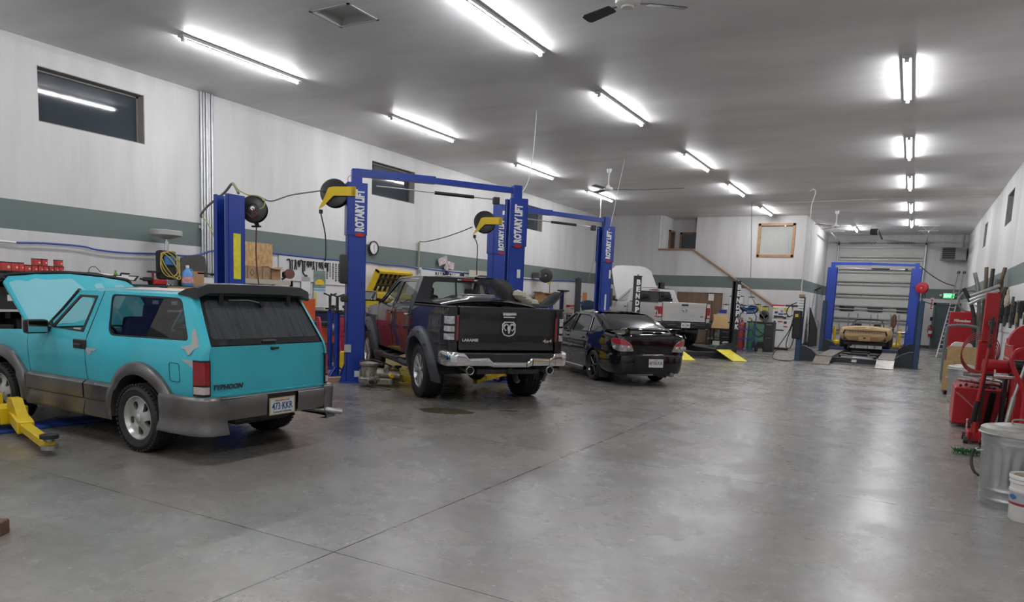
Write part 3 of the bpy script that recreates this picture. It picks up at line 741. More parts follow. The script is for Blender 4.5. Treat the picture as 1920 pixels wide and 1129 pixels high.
    # engine bay, grille, bumper in front
    mb = MB(); mb.bx(2.05, 3.2, -.7, .7, .45, .62); mb.bx(2.35, 3.0, -.25, .25, .55, .98, .05); mb.cyl((2.5, -.3, .95), (2.9, -.3, .95), .07); mb.bx(3.1, 3.18, -.55, .55, .4, .95); mb.bx(2.1, 2.4, .4, .65, .7, .95, .02)
    mb.build('engine', DARKST, t)
    mb = MB(); mb.bx(3.28, 3.36, -.74, .74, .62, .96, .02); 
    mb.build('grille', BLK, t); 
    for s in (1, -1): MB().bx(3.3, 3.38, s*.48, s*.74, .70, .92, .02).build('headlight', WHL, t)
    mb = MB(); sheet(mb, [(3.0, .86), (3.3, .86), (3.42, .78), (3.48, .5), (3.5, 0), (3.48, -.5), (3.42, -.78), (3.3, -.86), (3.0, -.86)], [(.60, -.05), (.60, .0), (.5, .03), (.32, .02), (.26, -.06)], flip=-1); mb.build('front_bumper', CLAD, t)
    # tailgate
    def RX(y, z): return -.902+.03*(y/.8)**2+(max(0, z-1.085))*.613-.01*math.exp(-((z-.985)/.012)**2)*-1
    R_ = lambda y, z, d: (RX(y, z)+d, y, z)
    o = MB().panel(rpoly([(-.738, .605), (.738, .605), (.742, 1.08), (-.742, 1.08)], .015), R_, [], .09, .03).build('tailgate', TQ, t)
    MB().panel([(-.735, .60), (.735, .60), (.735, .625), (-.735, .625)], lambda y, z, d: (RX(y, z)-.012+d, y, z), [], .1, .02).build('tailgate_lip', TQ, o)
    MB().tube([(RX(y, .985)-.0, y, .985) for y in [-.73+.146*i for i in range(11)]], .004, 5).build('tailgate_crease_shade', C('crease_shade_teal', (.02, .24, .28), .4), o)  # shade of the tailgate crease drawn as a darker teal line
    g = MB().panel(rpoly([(-.742, 1.088), (.742, 1.088), (.645, 1.545), (-.645, 1.545)], [.02, .02, .06, .06]), R_, [], .12, .012)
    g.build('rear_window', C('black_glass_border', (.012, .013, .014), .08, coat=1), t)
    MB().panel(rpoly([(-.665, 1.145), (.665, 1.145), (.585, 1.50), (-.585, 1.50)], .04), lambda y, z, d: (RX(y, z)-.003, y, z), [], .12, 0).build('rear_window_glass', mat('dusty_rear_glass', (.042, .05, .055), .2, 0, .6, noise=.4, nscale=3, stretch=(1, 12, 1)), t)
    mb = MB(); mb.box((RX(0, 1.05)-.008, 0, 1.045), (.02, .04, .04), .01); mb.bar((RX(0, 1.05)-.014, -.07, 1.045), (RX(0, 1.05)-.014, .03, 1.045), .012, .018); mb.build('tailgate_lock', BLK, o)
    mb = MB(); mb.box((RX(0, 1.115)-.012, .03, 1.115), (.02, .17, .03), .01); mb.build('window_latch', BLK, t)
    mb = MB(); mb.tube([(RX(0, 1.47)-.03, .36, 1.50), (RX(0, 1.47)-.03, .12, 1.505), (RX(0, 1.47)-.035, -.04, 1.475)], .012, 6); mb.cyl((RX(0, 1.46), -.04, 1.475), (RX(0, 1.46)-.05, -.04, 1.475), .03, n=12); mb.build('rear_wiper', BLK, t)
    M = frame((RX(.25, .72)-.005, .53, .70), (0, -1, 0), (0, 0, 1))
    MB().text('TYPHOON', .066, M @ Matrix(((1, .25, 0, 0), (0, 1, 0, 0), (0, 0, 1, 0), (0, 0, 0, 1))), .003, bold=.002, sx=1.05).build('lettering', C('dark_red_grey_decal', (.035, .03, .035), .4), o, smooth=0)
    # rear bumper with the plate recess
    side = [(-.36, .875), (-.6, .875), (-.82, .86), (-.93, .825), (-.985, .76), (-1.005, .62)]
    path = side+[(-1.012, .3), (-1.014, 0), (-1.012, -.3)]+[(x, -y) for x, y in side[::-1]]
    def bump(pts, prof, nm='rear_bumper'):
        mb = MB(); sheet(mb, pts, prof, flip=1); return mb.build(nm, CLAD, t)
    top = [(.60, -.12), (.612, -.02), (.60, .0), (.585, .008), (.40, -.004), (.385, -.03), (.375, -.12)]
    sid = [(.61, -.06), (.625, -.01), (.605, .004), (.585, .010), (.44, .0), (.36, .0), (.30, .03), (.27, .03), (.26, -.08)]
    b = bump([p for p in side], sid); bump([(x, -y) for x, y in side[::-1]], sid)
    bump([(-1.005, .62), (-1.012, .4), (-1.014, .165)], top); bump([(-1.014, -.235), (-1.012, -.4), (-1.005, -.62)], top)
    MB().bx(-.985, -.87, -.24, .17, .385, .60).build('plate_recess', DKG, t, smooth=0)
    MB().bx(-1.012, -.9, -.70, .70, .598, .612, .004).build('bumper_step', CLAD, t, smooth=0)
    plate(t, frame((-1.02, -.02, .475), (0, -1, 0), (0, 0, 1)) @ Matrix.Scale(1.05, 4), '473\u00b7KKR', 'WASHINGTON', 'Centennial Celebration', border=C('plate_frame_gold', (.5, .42, .2), .4), base=C('plate_white', (.62, .68, .70), .5))
    # spoiler
    mb = MB(); rows = []
    for y in [-.69, -.66, -.58, -.3, 0, .3, .58, .66, .69]:
        dr = -.05*max(0, (abs(y)-.56)/.13); rows.append([(-.40, y, 1.57+dr*.3), (-.52, y, 1.63+dr*.6), (-.66, y, 1.668+dr), (-.69, y, 1.66+dr), (-.70, y, 1.575+dr), (-.67, y, 1.56+dr), (-.5, y, 1.555+dr*.4), (-.42, y, 1.555+dr*.3)])
    mb.grid(rows, close_v=True); mb.add([tuple(Vector(p)) for p in rows[0]], [tuple(range(8))]); mb.add(rows[-1], [tuple(range(8))])
    sp = mb.build('spoiler', C('satin_black_plastic', (.022, .023, .026), .42), t)
    for y in (-.42, .42):
        mb = MB(); mb.bar((-.68, y, 1.575), (-.665, y, 1.45), .05, .02, b=.005); mb.build('bracket', BLK, sp)
    # underbody, exhaust, liners, interior
    mb = MB(); mb.bx(-.80, 3.1, -.60, .60, .36, .46); mb.bx(-.8, -.45, -.35, .35, .29, .40, .03); mb.cyl((0, -.7, .33), (0, .7, .33), .045); mb.ball((0, 0, .33), .14)
    mb.cyl((2.55, -.7, .33), (2.55, .7, .33), .05)
    mb.build('underbody', DARKST, t)
    mb = MB(); mb.tube([(-.3, -.55, .36), (-.8, -.58, .36), (-.98, -.66, .35), (-1.12, -.78, .33)], .032, 12, caps=False); mb.tube([(-.9, -.6, .355), (-.98, -.66, .35), (-1.11, -.77, .33)], .027, 12); mb.build('exhaust_pipe', STEEL, t)
    for s in (1, -1):
        for cx in (0, 2.553):
            rows = [[(cx+.47*math.cos(a), s*y, .33+.47*math.sin(a)) for y in (.84, .45)] for a in [PI*i/12 for i in range(13)]]; MB().grid(rows).build('wheel_liner', BLK, t)
    mb = MB(); mb.bx(-.8, 2.0, -.78, .78, .44, .50); mb.bx(1.62, 1.78, -.74, .74, .6, 1.06, .04); mb.bx(1.45, 1.7, -.72, .72, .86, 1.07, .06, seg=2); mb.bx(-.8, -.2, -.76, .76, .5, .62)
    for s in (1, -1): mb.bx(.95, 1.9, s*.74, s*.775, .5, 1.05, .01)
    mb.build('cabin', INTER, t)
    mb = MB(); seat(mb, .9, .38, .68); seat(mb, .9, -.38, .68); seat(mb, .12, 0, .72, 1.15, True, h=.5); mb.build('seats', SEATG, t)
    steering(t, 1.36, .38, 1.02)
    for (x, sx) in ((0, 1), (2.553, 1)):
        for s in (1, -1): wheel(t, x, s*.745, .335, .245, .21, 'slot', s)
    return t
build_suv()
# ---------------------------------------------------------------- pickups
class Pose:
    """photo pixel -> point in a vehicle's own axes (used to size the loose parts lying on it)"""
    def __init__(s, x, y, rz): s.Mi = (tr(x, y, 0) @ rot(rz)).inverted(); s.M = tr(x, y, 0) @ rot(rz)
    def hit(s, px, py, ax, val):
        o = s.Mi @ EYE; v = s.Mi.to_3x3() @ _ray(px, py); return o+v*((val-o[ax])/v[ax])
HALF = C('lamp_housing', (.02, .02, .022), .3)
def build_pickup(q):
    t = thing('pickup_truck', q['label'], 'pickup truck', (q['x'], q['y'], 0), q['rz'])
    if q.get('up'): t.location.z = q['up']
    P = q['paint']; R = q['R']; AR = q['AR']; wb = q['wb']; xr = q['xr']; xf = q['xf']; TW = q.get('track', .86); low = q.get('low', .62); PB = q.get('bumper_mat', CHROME)
    topb = q.get('bed', 1.48); belt = topb-.03; RT = belt+.49; tg = q.get('tg', .86); fend = wb+.86; sp = xf+.02
    def W(x, z):
        b = 1.003-.018*((z-1.05)/.35)**2*(1 if z > 1.05 else 1.5)-.022*((x-1.4)/2)**2-.010*math.exp(-((z-1.22)/.035)**2)-.014*math.exp(-((z-.80)/.06)**2)
        if z > belt: b = .955-(z-belt)*.39
        if x < -.95: b -= ((-.95-x)/.25)**2*.022
        if x > wb: b -= ((x-wb)/.86)**2*.10
        b -= .010*math.exp(-((z-q.get('crease', .93))/.03)**2)
        return b
    F = lambda x, z, d: (x, W(x, z)-d, z)
    def arch(cx, a=0):
        dz = low-R; a0 = math.degrees(math.asin(min(.95, max(-.95, dz/AR)))); return arc(cx, R, AR, a0, 180-a0, 14)
    for s in (1, -1):
        Ms = side_M(s)
        MB(Ms).panel([(-1.185, low), (-1.185, topb-.02), (-1.15, topb), (xr-.02, topb), (xr-.02, low)]+arch(0), F, [], .09, .03).build('bed_side', P, t)
        rr = belt; ch = .30
        MB(Ms).panel([(xr, low), (xr, rr), (xr+.10, RT-.005), (xf-.80, RT-.005), (xf-.80, RT-.035), (xr+ch, RT-.035), (xr+.10, rr), (xr+.07, low)], F, [], .09, .025).build('cab_corner', P, t)
        edges = q['doors']
        for i, (a, b) in enumerate(edges):
            first = i == len(edges)-1; last = i == 0
            if first: out = [(a, low), (a, RT-.045), (b-.80, RT-.045), (b-.02, belt-.02), (b, belt-.05), (b, low)]; w = [(a+.07, belt+.01), (a+.07, RT-.09), (b-.83, RT-.09), (b-.16, belt-.0)]
            else: out = [(a, low), (a+.02, belt), (a+.225, RT-.045), (b, RT-.045), (b, low)]; w = [(a+.13, belt+.015), (a+.28, RT-.09), (b-.06, RT-.09), (b-.06, belt+.01)]
            if first and last: out[0:2] = [(a, low), (a+.02, belt), (a+.20, RT-.045)]; w[0:2] = [(a+.12, belt+.015), (a+.26, RT-.09)]
            w = rpoly(w, [.05, .05, .06, .03])
            o = MB(Ms).panel(out, F, [w], .09, .03).build('door', P, t)
            MB(Ms).panel(w, lambda x, z, d: (x, W(x, z)-.014, z), [], .2, 0).build('window_glass', q['sg'], o)
            hx = a+.16; mb = MB(Ms); mb.box((hx, W(hx, 1.28)+.018, topb-.19), (.20, .025, .035), .012); mb.build('door_handle', q.get('handle', CHROME), o)
            mb = MB(Ms); mb.tube([F(a-.006, z, .0) for z in (low, .9, 1.1, 1.3, belt)], .0045, 4); mb.build('panel_gap', BLK, o)
        # mirror
        mx = xf-.08; mb = MB(Ms); mb.box((mx, 1.17, belt+.11), (.13, .27, .19), .04, seg=2); mb.bar((mx, .93, belt+.03), (mx, 1.1, belt+.06), .10, .06, b=.01); o = mb.build('door_mirror', BLK, t)
        MB(Ms).box((mx-.067, 1.17, belt+.11), (.006, .22, .145), .002).build('mirror_glass', C('mirror_face', (.6, .62, .62), .05, 1), o, smooth=0)
        fen = [(xf+.01, low), (xf+.01, belt-.05), (xf+.3, belt-.06), (wb+.3, belt-.10), (wb+.62, belt-.17), (fend, belt-.40), (fend, low+.1), (wb+.75, low+.1)]+arch(wb)
        MB(Ms).panel(fen, F, [], .09, .03).build('fender', P, t)
        mb = MB(Ms); mb.tube([(xf-.80, W(1, RT)-.03, RT-.02), (xf-.4, W(1, RT-.24)-.02, RT-.26), (xf+.0, W(1, belt)-.03, belt-.03)], .035, 8); mb.build('windshield_pillar', P, t)
        for cx in (0, wb):
            if q.get('flares'):
                FP = [(AR+.135, -.004), (AR+.13, .03), (AR+.09, .075), (AR+.01, .105), (AR-.03, .095), (AR-.035, -.08)]
                mb = MB(Ms); flare(mb, cx, R, -8 if cx else -14, 190, FP, W, 26)
                for k in range(6):
                    a = math.radians(12+k*31); x = cx+(AR+.075)*math.cos(a); z = R+(AR+.075)*math.sin(a); mb.cyl((x, W(x, z)+.08, z), (x, W(x, z)+.10, z), .014, n=8)
                mb.build('wheel_arch_flare', C('flare_plastic', (.06, .065, .075), .5), t)
            else:
                mb = MB(Ms); flare(mb, cx, R, 10, 170, [(AR+.05, .0), (AR+.03, .022), (AR, .025), (AR-.01, -.05)], W, 22); mb.build('wheel_arch_lip', P, t)
            rows = [[(cx+(AR+.0)*math.cos(a), y, R+(AR+.0)*math.sin(a)) for y in (.93, .5)] for a in [PI*i/12 for i in range(13)]]
            MB(Ms).grid(rows).build('wheel_liner', BLK, t)
            wheel(t, cx, s*TW, R, q['tw'], q['rr'], q['rim'], s)
        if q['led']:
            for tx, z, sz, ft in (('4x4', 1.235, .12, .34), ('OFF ROAD', 1.16, .05, .34)):
                M = frame((-.70, s*(W(-.7, z)+.004), z), (-s, 0, 0), (0, 0, 1)); MB(M).text(tx, sz, Matrix(((1, .2, 0, 0), (0, 1, 0, 0), (0, 0, 1, 0), (0, 0, 0, 1))), .001, fit=ft).build('decal', C('decal_grey', (.11, .11, .115), .4), t, smooth=0)
        # rear corner post with the lamp
        mb = MB(Ms); rows = []
        for z in [low, .75, .9, 1.05, 1.2, 1.35, topb-.01]:
            w0 = W(-1.185, z); rows.append([(-1.185, w0, z), (-1.205, w0-.02, z), (-1.213, w0-.06, z), (-1.215, .80, z)])
        mb.grid(rows).build('bed_corner', P, t)
        L0, L1 = q['lamp_z']; w0 = W(-1.12, 1.2)
        path = [(-1.02, W(-1.02, 1.2)+.004), (-1.10, w0+.006), (-1.17, w0-.002), (-1.212, w0-.035), (-1.222, w0-.08), (-1.222, .775)]
        mb = MB(Ms); sheet(mb, path, [(L0-.01, -.03), (L0, .004), (L1, .004), (L1+.01, -.03)]); o = mb.build('tail_light', HALF if q['led'] else REDL, t)
        if q['led']:
            pl = [(-1.10, w0+.006), (-1.17, w0-.002), (-1.212, w0-.035), (-1.222, w0-.08), (-1.222, .85)]
            for (a, b) in ((.24, .36), (.13, .22), (.01, .11)):
                mb = MB(Ms); sheet(mb, pl, [(L0+a, 0), (L0+a+.01, .012), (L0+b-.01, .012), (L0+b, 0)]); mb.build('clear_lens', C('led_white_lens', (.50, .50, .51), .15, coat=1, noise=.45, nscale=22), o)
            mb = MB(Ms); mb.bx(-1.232, -1.215, .785, .82, L0+.01, L1-.01, .004); mb.build('red_lens', REDL, o)
        else:
            pl = [(-1.17, w0-.002), (-1.212, w0-.035), (-1.222, w0-.08), (-1.222, .82)]
            mb = MB(Ms); sheet(mb, pl, [(L0+.02, 0), (L0+.025, .01), (L0+.095, .01), (L0+.10, 0)]); mb.build('clear_lens', WHL, o)
            MB(Ms).bx(-1.226, -1.2, .80, .80+.16, L0, L0+.015).build('lamp_trim', BLK, o)
    # tailgate
    RX = lambda y, z: -1.222-.018*math.exp(-((z-(topb-.05))/.05)**2)+.012*math.exp(-((z-(tg+.10))/.04)**2)+(.01 if abs(y) > .76 else 0)
    o = MB().panel(rpoly([(-.772, tg), (.772, tg), (.772, topb), (-.772, topb)], .02), lambda y, z, d: (RX(y, z)+d, y, z), [], .07, .05).build('tailgate', P, t)
    MB().bx(-1.23, -1.13, -.775, .775, topb-.012, topb+.012, .01).build('tailgate_cap', P if not q['led'] else C('cap_black', (.02, .021, .023), .3, coat=.5), o)
    mb = MB()
    if q['led']:
        mb.box((-1.248, .0, topb-.085), (.03, .24, .05), .012); mb.box((-1.24, 0, topb-.13), (.015, .20, .025), .006); mb.build('tailgate_handle', CHROME, o)
        MB().prism(rpoly([(-.10, .0), (.10, .0), (.13, -.05), (-.13, -.05)], .01), 0, .006, M=frame((-1.236, 0, topb-.10), (0, -1, 0), (0, 0, 1))).build('handle_recess', BLK, o)
    else:
        mb.box((-1.235, .0, topb-.07), (.012, .24, .055), .006); mb.build('tailgate_handle', BLK, o)
    # horned-head badge: shield outline with a head
    E = frame((-1.232, 0, q['badge']), (0, -1, 0), (0, 0, 1)); k = q.get('bs', 1)
    mb = MB(E @ Matrix.Scale(k, 4))
    if q['led']:
        ring = [(.075, .105), (.11, .07), (.11, -.05), (.075, -.10), (0, -.12), (-.075, -.10), (-.11, -.05), (-.11, .07), (-.075, .105)]
        mb.panel(ring, lambda u, v, d: (u, v, .014-d), [[(x*.84, y*.84) for x, y in ring]], .1, .014)
    head = [(0, .045), (.022, .04), (.03, .01), (.018, -.04), (.008, -.075), (-.008, -.075), (-.018, -.04), (-.03, .01), (-.022, .04)]
    mb.prism(head, 0, .022)
    for q2 in (-1, 1):
        mb.tube([(q2*.015, .04, .012), (q2*.045, .065, .014), (q2*.078, .045, .016), (q2*.078, .0, .014), (q2*.055, -.03, .012), (q2*.04, -.012, .012)], [.018, .018, .017, .015, .012, .008], 8, k=3)
    mb.build('badge', CHROME, o)
    for (txt, y, z, sz, bo, sx) in q['texts']:
        MB().text(txt, sz, frame((-1.226, y, z), (0, -1, 0), (0, 0, 1)), .006, bold=bo, sx=sx).build('lettering', CHROME, o, smooth=0)
    # bed inside
    mb = MB(); mb.bx(-1.18, xr-.03, -.80, .80, 1.0, 1.04)
    for s in (1, -1): mb.bx(-1.18, xr-.03, s*.80, s*.86, 1.0, topb-.02); mb.bx(-1.18, xr-.02, s*.80, s*.965, topb-.02, topb+.008, .01)
    mb.bx(xr-.06, xr-.02, -.93, .93, low, topb-.01); mb.build('bed_liner', C('bed_liner', (.02, .02, .02), .6), t)
    # cab back with sliding window
    CX = lambda y, z: xr-.01+max(0, z-belt)*.21-.02*(1-(y/.8)**2)
    win = rpoly([(-.70, belt+.03), (.70, belt+.03), (.60, RT-.085), (-.60, RT-.085)], .06)
    MB().panel(rpoly([(-.955, belt-.5), (.955, belt-.5), (.95, belt), (.765, RT-.005), (-.765, RT-.005), (-.95, belt)], .02), lambda y, z, d: (CX(y, z)+d, y, z), [win], .1, .03).build('cab_back', P, t)
    o = MB().panel(win, lambda y, z, d: (CX(y, z)+.006, y, z), [], .2, 0).build('rear_window', q['rg'], t)
    for y in (-.21, .21): MB().bar((CX(y, belt+.03)-.002, y, belt+.03), (CX(y, RT-.09)-.002, y, RT-.09), .02, .03).build('window_divider', BLK, o)
    mb = MB(); mb.bx(CX(0, RT-.03)-.022, CX(0, RT-.03)+.03, -.20, .20, RT-.062, RT-.018, .015); o = mb.build('high_brake_light', HALF if q['led'] else REDL, t)
    MB().bx(CX(0, RT-.03)-.028, CX(0, RT-.03), -.10, .10, RT-.055, RT-.025, .006).build('red_lens', REDL, o)
    for s in (1, -1): MB().bx(CX(0, RT-.03)-.027, CX(0, RT-.03), s*.115, s*.185, RT-.052, RT-.028, .006).build('clear_lens', C('led_white_lens', (.62, .62, .62), .15, coat=1, noise=.2, nscale=18), o)
    mb = MB(); rows = []
    for x in [xr+.075, xr+.1, xr+.2, xr+.6, xf-1.1, xf-.82, xf-.76]:
        w0 = W(1, RT-.005); e = .0 if xr+.1 < x < xf-.8 else .012
        rows.append([(x, y*w0, RT-.005+.045*(1-abs(y)**2.8)-e) for y in [-1, -.97, -.9, -.6, 0, .6, .9, .97, 1]])
    mb.grid(rows).build('roof', P, t)
    if q.get('fin'):
        MB(frame((xr+.35, 0, RT+.035), (-1, 0, 0), (0, 0, 1))).prism(rpoly([(-.10, 0), (.08, 0), (.05, .055), (.0, .062)], .01), -.02, .02).build('antenna_fin', P, t)
    # windshield, hood, nose
    MB().panel(rpoly([(-.84, 0), (.84, 0), (.70, 1), (-.70, 1)], .03), lambda u, v, d: (xf+.08-.86*v+.08*(1-(u/.8)**2)*(1-.5*v), u, belt-.05+(RT-belt+.03)*v), [], .25, 0).build('windshield', q.get('ws', CLEAR), t)
    hz = belt-.045; HL = fend-.08-(xf+.06)
    HM = tr(xf+.06, 0, hz) @ rot(-math.radians(q.get('hood_open', 0)), 'Y')
    MB(HM).panel([(0, -.86), (0, .86), (HL*.5, .86), (HL*.9, .80), (HL, .6), (HL+.03, 0), (HL, -.6), (HL*.9, -.80), (HL*.5, -.86)], lambda u, v, d: (u, v, .045*(1-(v/.86)**2)+.03*math.exp(-((abs(v)-.35)/.08)**2)-(u/HL)**3*.10*(1 if not q.get('hood_open') else 1)-d), [], .12, .035).build('hood', P, t)
    mb = MB(); mb.bx(xf+.05, fend-.1, -.85, .85, .7, 1.0); mb.bx(xf+.5, fend-.4, -.35, .35, .9, hz-.08, .08); mb.build('engine', DARKST, t)
    mb = MB(); mb.bx(fend-.06, fend+.02, -.62, .62, .80, hz-.14, .03); 
    mb.build('grille', BLK, t)
    for s in (1, -1): MB().bx(fend-.1, fend+.0, s*.62, s*.86, .98, hz-.16, .03).build('headlight', WHL, t)
    mb = MB(); sheet(mb, [(fend-.3, .95), (fend-.05, .93), (fend+.10, .75), (fend+.14, 0), (fend+.10, -.75), (fend-.05, -.93), (fend-.3, -.95)], [(low+.18, -.12), (low+.2, 0), (low+.1, .02), (low-.04, 0), (low-.06, -.1)], flip=-1); mb.build('front_bumper', PB, t)
    # rear bumper
    z1 = q['bz']; z0 = z1-.20
    cor = [(-.98, .995), (-1.12, 1.0), (-1.24, .985), (-1.335, .93), (-1.372, .84)]
    pr = [(0, -.10), (.008, -.01), (-.012, .004), (-.10, .010), (-.185, -.006), (-.20, -.02), (-.20, -.10)]
    mb = MB()
    def seg(a, b, dz0, dz1, w0=0, w1=0):
        rows = []
        for k in range(7):
            u = k/6; y = a[1]+(b[1]-a[1])*u; x = a[0]+(b[0]-a[0])*u; e = u*u*(3-2*u); top = z1+dz0+(dz1-dz0)*e; bot = z0+w0+(w1-w0)*e
            rows.append([(x+.09, y, top), (x+.01, y, top), (x-.006, y, top-.015), (x-.01, y, (top+bot)/2), (x+.004, y, bot+.01), (x+.03, y, bot), (x+.1, y, bot)])
        mb.grid(rows)
    for s in (1, -1):
        m2 = MB(side_M(s)); sheet(m2, cor, [(z1+a, b) for a, b in pr]); b = m2; mb.add(b.v, b.f)
        for (ya, yb, d0, d1, e0, e1) in ((.84, .74, .0, -.005, 0, 0), (.74, .64, -.005, -.085, 0, 0), (.64, .36, -.085, -.075, 0, 0), (.36, .26, -.075, -.14, 0, -.02), (.26, 0, -.14, -.14, -.02, -.02)):
            seg((-1.372, s*ya), (-1.375-.012*(1-yb/.84), s*yb), d0, d1, e0, e1)
    mb.build('rear_bumper', PB, t)
    mb = MB(); mb.bx(-1.35, -1.2, -.80, .80, z0+.02, z1-.10); mb.bx(-1.335, -1.19, -.78, .78, z1-.10, z1-.012, .01); mb.bx(-1.352, -1.3, -.27, .27, z0+.03, z1-.02, .01)
    for y, z in ((-.05, .0), (.05, .0), (-.08, .05), (.09, .05)): mb.cyl((-1.352, y, z0+.09+z), (-1.356, y, z0+.09+z), .014, n=8)
    mb.box((-1.355, -.22, z0+.11), (.02, .06, .09), .01)
    mb.build('bumper_step', DKG, t)
    if q.get('plate'): plate(t, frame((-1.392, .02, z0+.10), (0, -1, 0), (0, 0, 1)), q['plate'], 'IDAHO', 'SCENIC', tc=C('plate_ink_dark', (.05, .05, .1), .5))
    mb = MB(); mb.bx(-1.15, fend-.3, -.42, -.34, R+.10, R+.22); mb.bx(-1.15, fend-.3, .34, .42, R+.10, R+.22); mb.cyl((0, -TW, R), (0, TW, R), .06); mb.ball((0, 0, R), .17, 14); mb.cyl((wb, -TW, R), (wb, TW, R), .05)
    mb.bx(-1.0, -.5, -.3, .25, R+.05, R+.2, .04); mb.bx(.4, 2.6, -.33, .33, R+.05, R+.16); mb.bx(-1.3, -1.2, -.5, .5, R+.08, R+.15)
    mb.bx(-1.36, -1.28, -.035, .035, z0-.10, z0-.03, .005)
    for s in (1, -1): mb.cyl((-.5, s*.52, R+.04), (.45, s*.55, R+.02), .03); mb.cyl((-.02, s*.5, R+.05), (-.1, s*.52, R+.45), .035)
    mb.build('chassis', DARKST, t)
    if q['led']:
        for s in (1, -1):
            mb = MB(); mb.tube([(-.6, s*.55, z0-.02), (-1.1, s*.62, z0-.04), (-1.385, s*.645, z0-.06)], .058, 20, caps=False); mb.tube([(-1.1, s*.62, z0-.04), (-1.33, s*.64, z0-.058)], .055, 20, mi=1); mb.lathe([(.05, 0), (.058, .004), (.064, -.004), (.058, -.012)], 24, M=frame((-1.386, s*.645, z0-.06), (0, 1, 0), (0, 0, -1)))
            mb.build('exhaust_tip', [STEEL, BLK], t)
            mb = MB(side_M(s)); mb.tube([(.62, .95, .46), (.75, 1.02, .47), (1.0, 1.07, .50), (2.5, 1.07, .50), (2.75, 1.02, .49), (2.85, .92, .5)], .05, 10, k=3)
            for x in (.95, 1.6, 2.3): mb.bar((x, .75, .58), (x, 1.05, .50), .06, .04)
            mb.bx(.9, 1.3, 1.01, 1.13, .535, .552, .005); mb.bx(1.95, 2.4, 1.01, 1.13, .535, .552, .005)
            mb.build('side_step', C('step_black', (.03, .032, .035), .4), t)
    # cabin
    mb = MB(); mb.bx(xr+.02, xf+.1, -.92, .92, low+.02, low+.10); mb.bx(xf-.18, xf+.08, -.88, .88, .9, belt-.06, .05); mb.build('cabin', INTER, t)
    mb = MB(); seat(mb, xf-.85, .42, low+.42, h=.60); seat(mb, xf-.85, -.42, low+.42, h=.60)
    if len(q['doors']) > 1: seat(mb, xr+.45, 0, low+.42, 1.4, True, h=.5)
    mb.build('seats', GREYB, t); steering(t, xf-.38, .42, belt-.10)
    return t
CHAR = car_paint('charcoal_pearl_paint', (.026, .027, .032), .24, .8, .0)
SILV = car_paint('silver_paint', (.52, .52, .51), .3, .8, .0)
RP = (-6.194, 9.964, 2.501)
ram = build_pickup(dict(label='charcoal crew cab pickup with wide arch flares and chrome rear bumper', x=RP[0], y=RP[1], rz=RP[2], paint=CHAR, R=.43, AR=.575, wb=3.67, xr=.52, xf=2.86,
    doors=[(.60, 1.745), (1.755, 2.85)], sg=glass('light_tint_glass', (.40, .43, .42), .03), rg=glass('rear_tint_glass', (.52, .58, .55), .03), low=.62, flares=True, tw=.30, rr=.265, rim='split', led=True, lamp_z=(.985, 1.36), badge=1.18,
    texts=[('LARAMIE', .60, 1.0, .055, .0022, 1.15), ('4x4', -.66, 1.0, .075, .001, 1.35)], bz=.83, fin=True, crease=1.0))
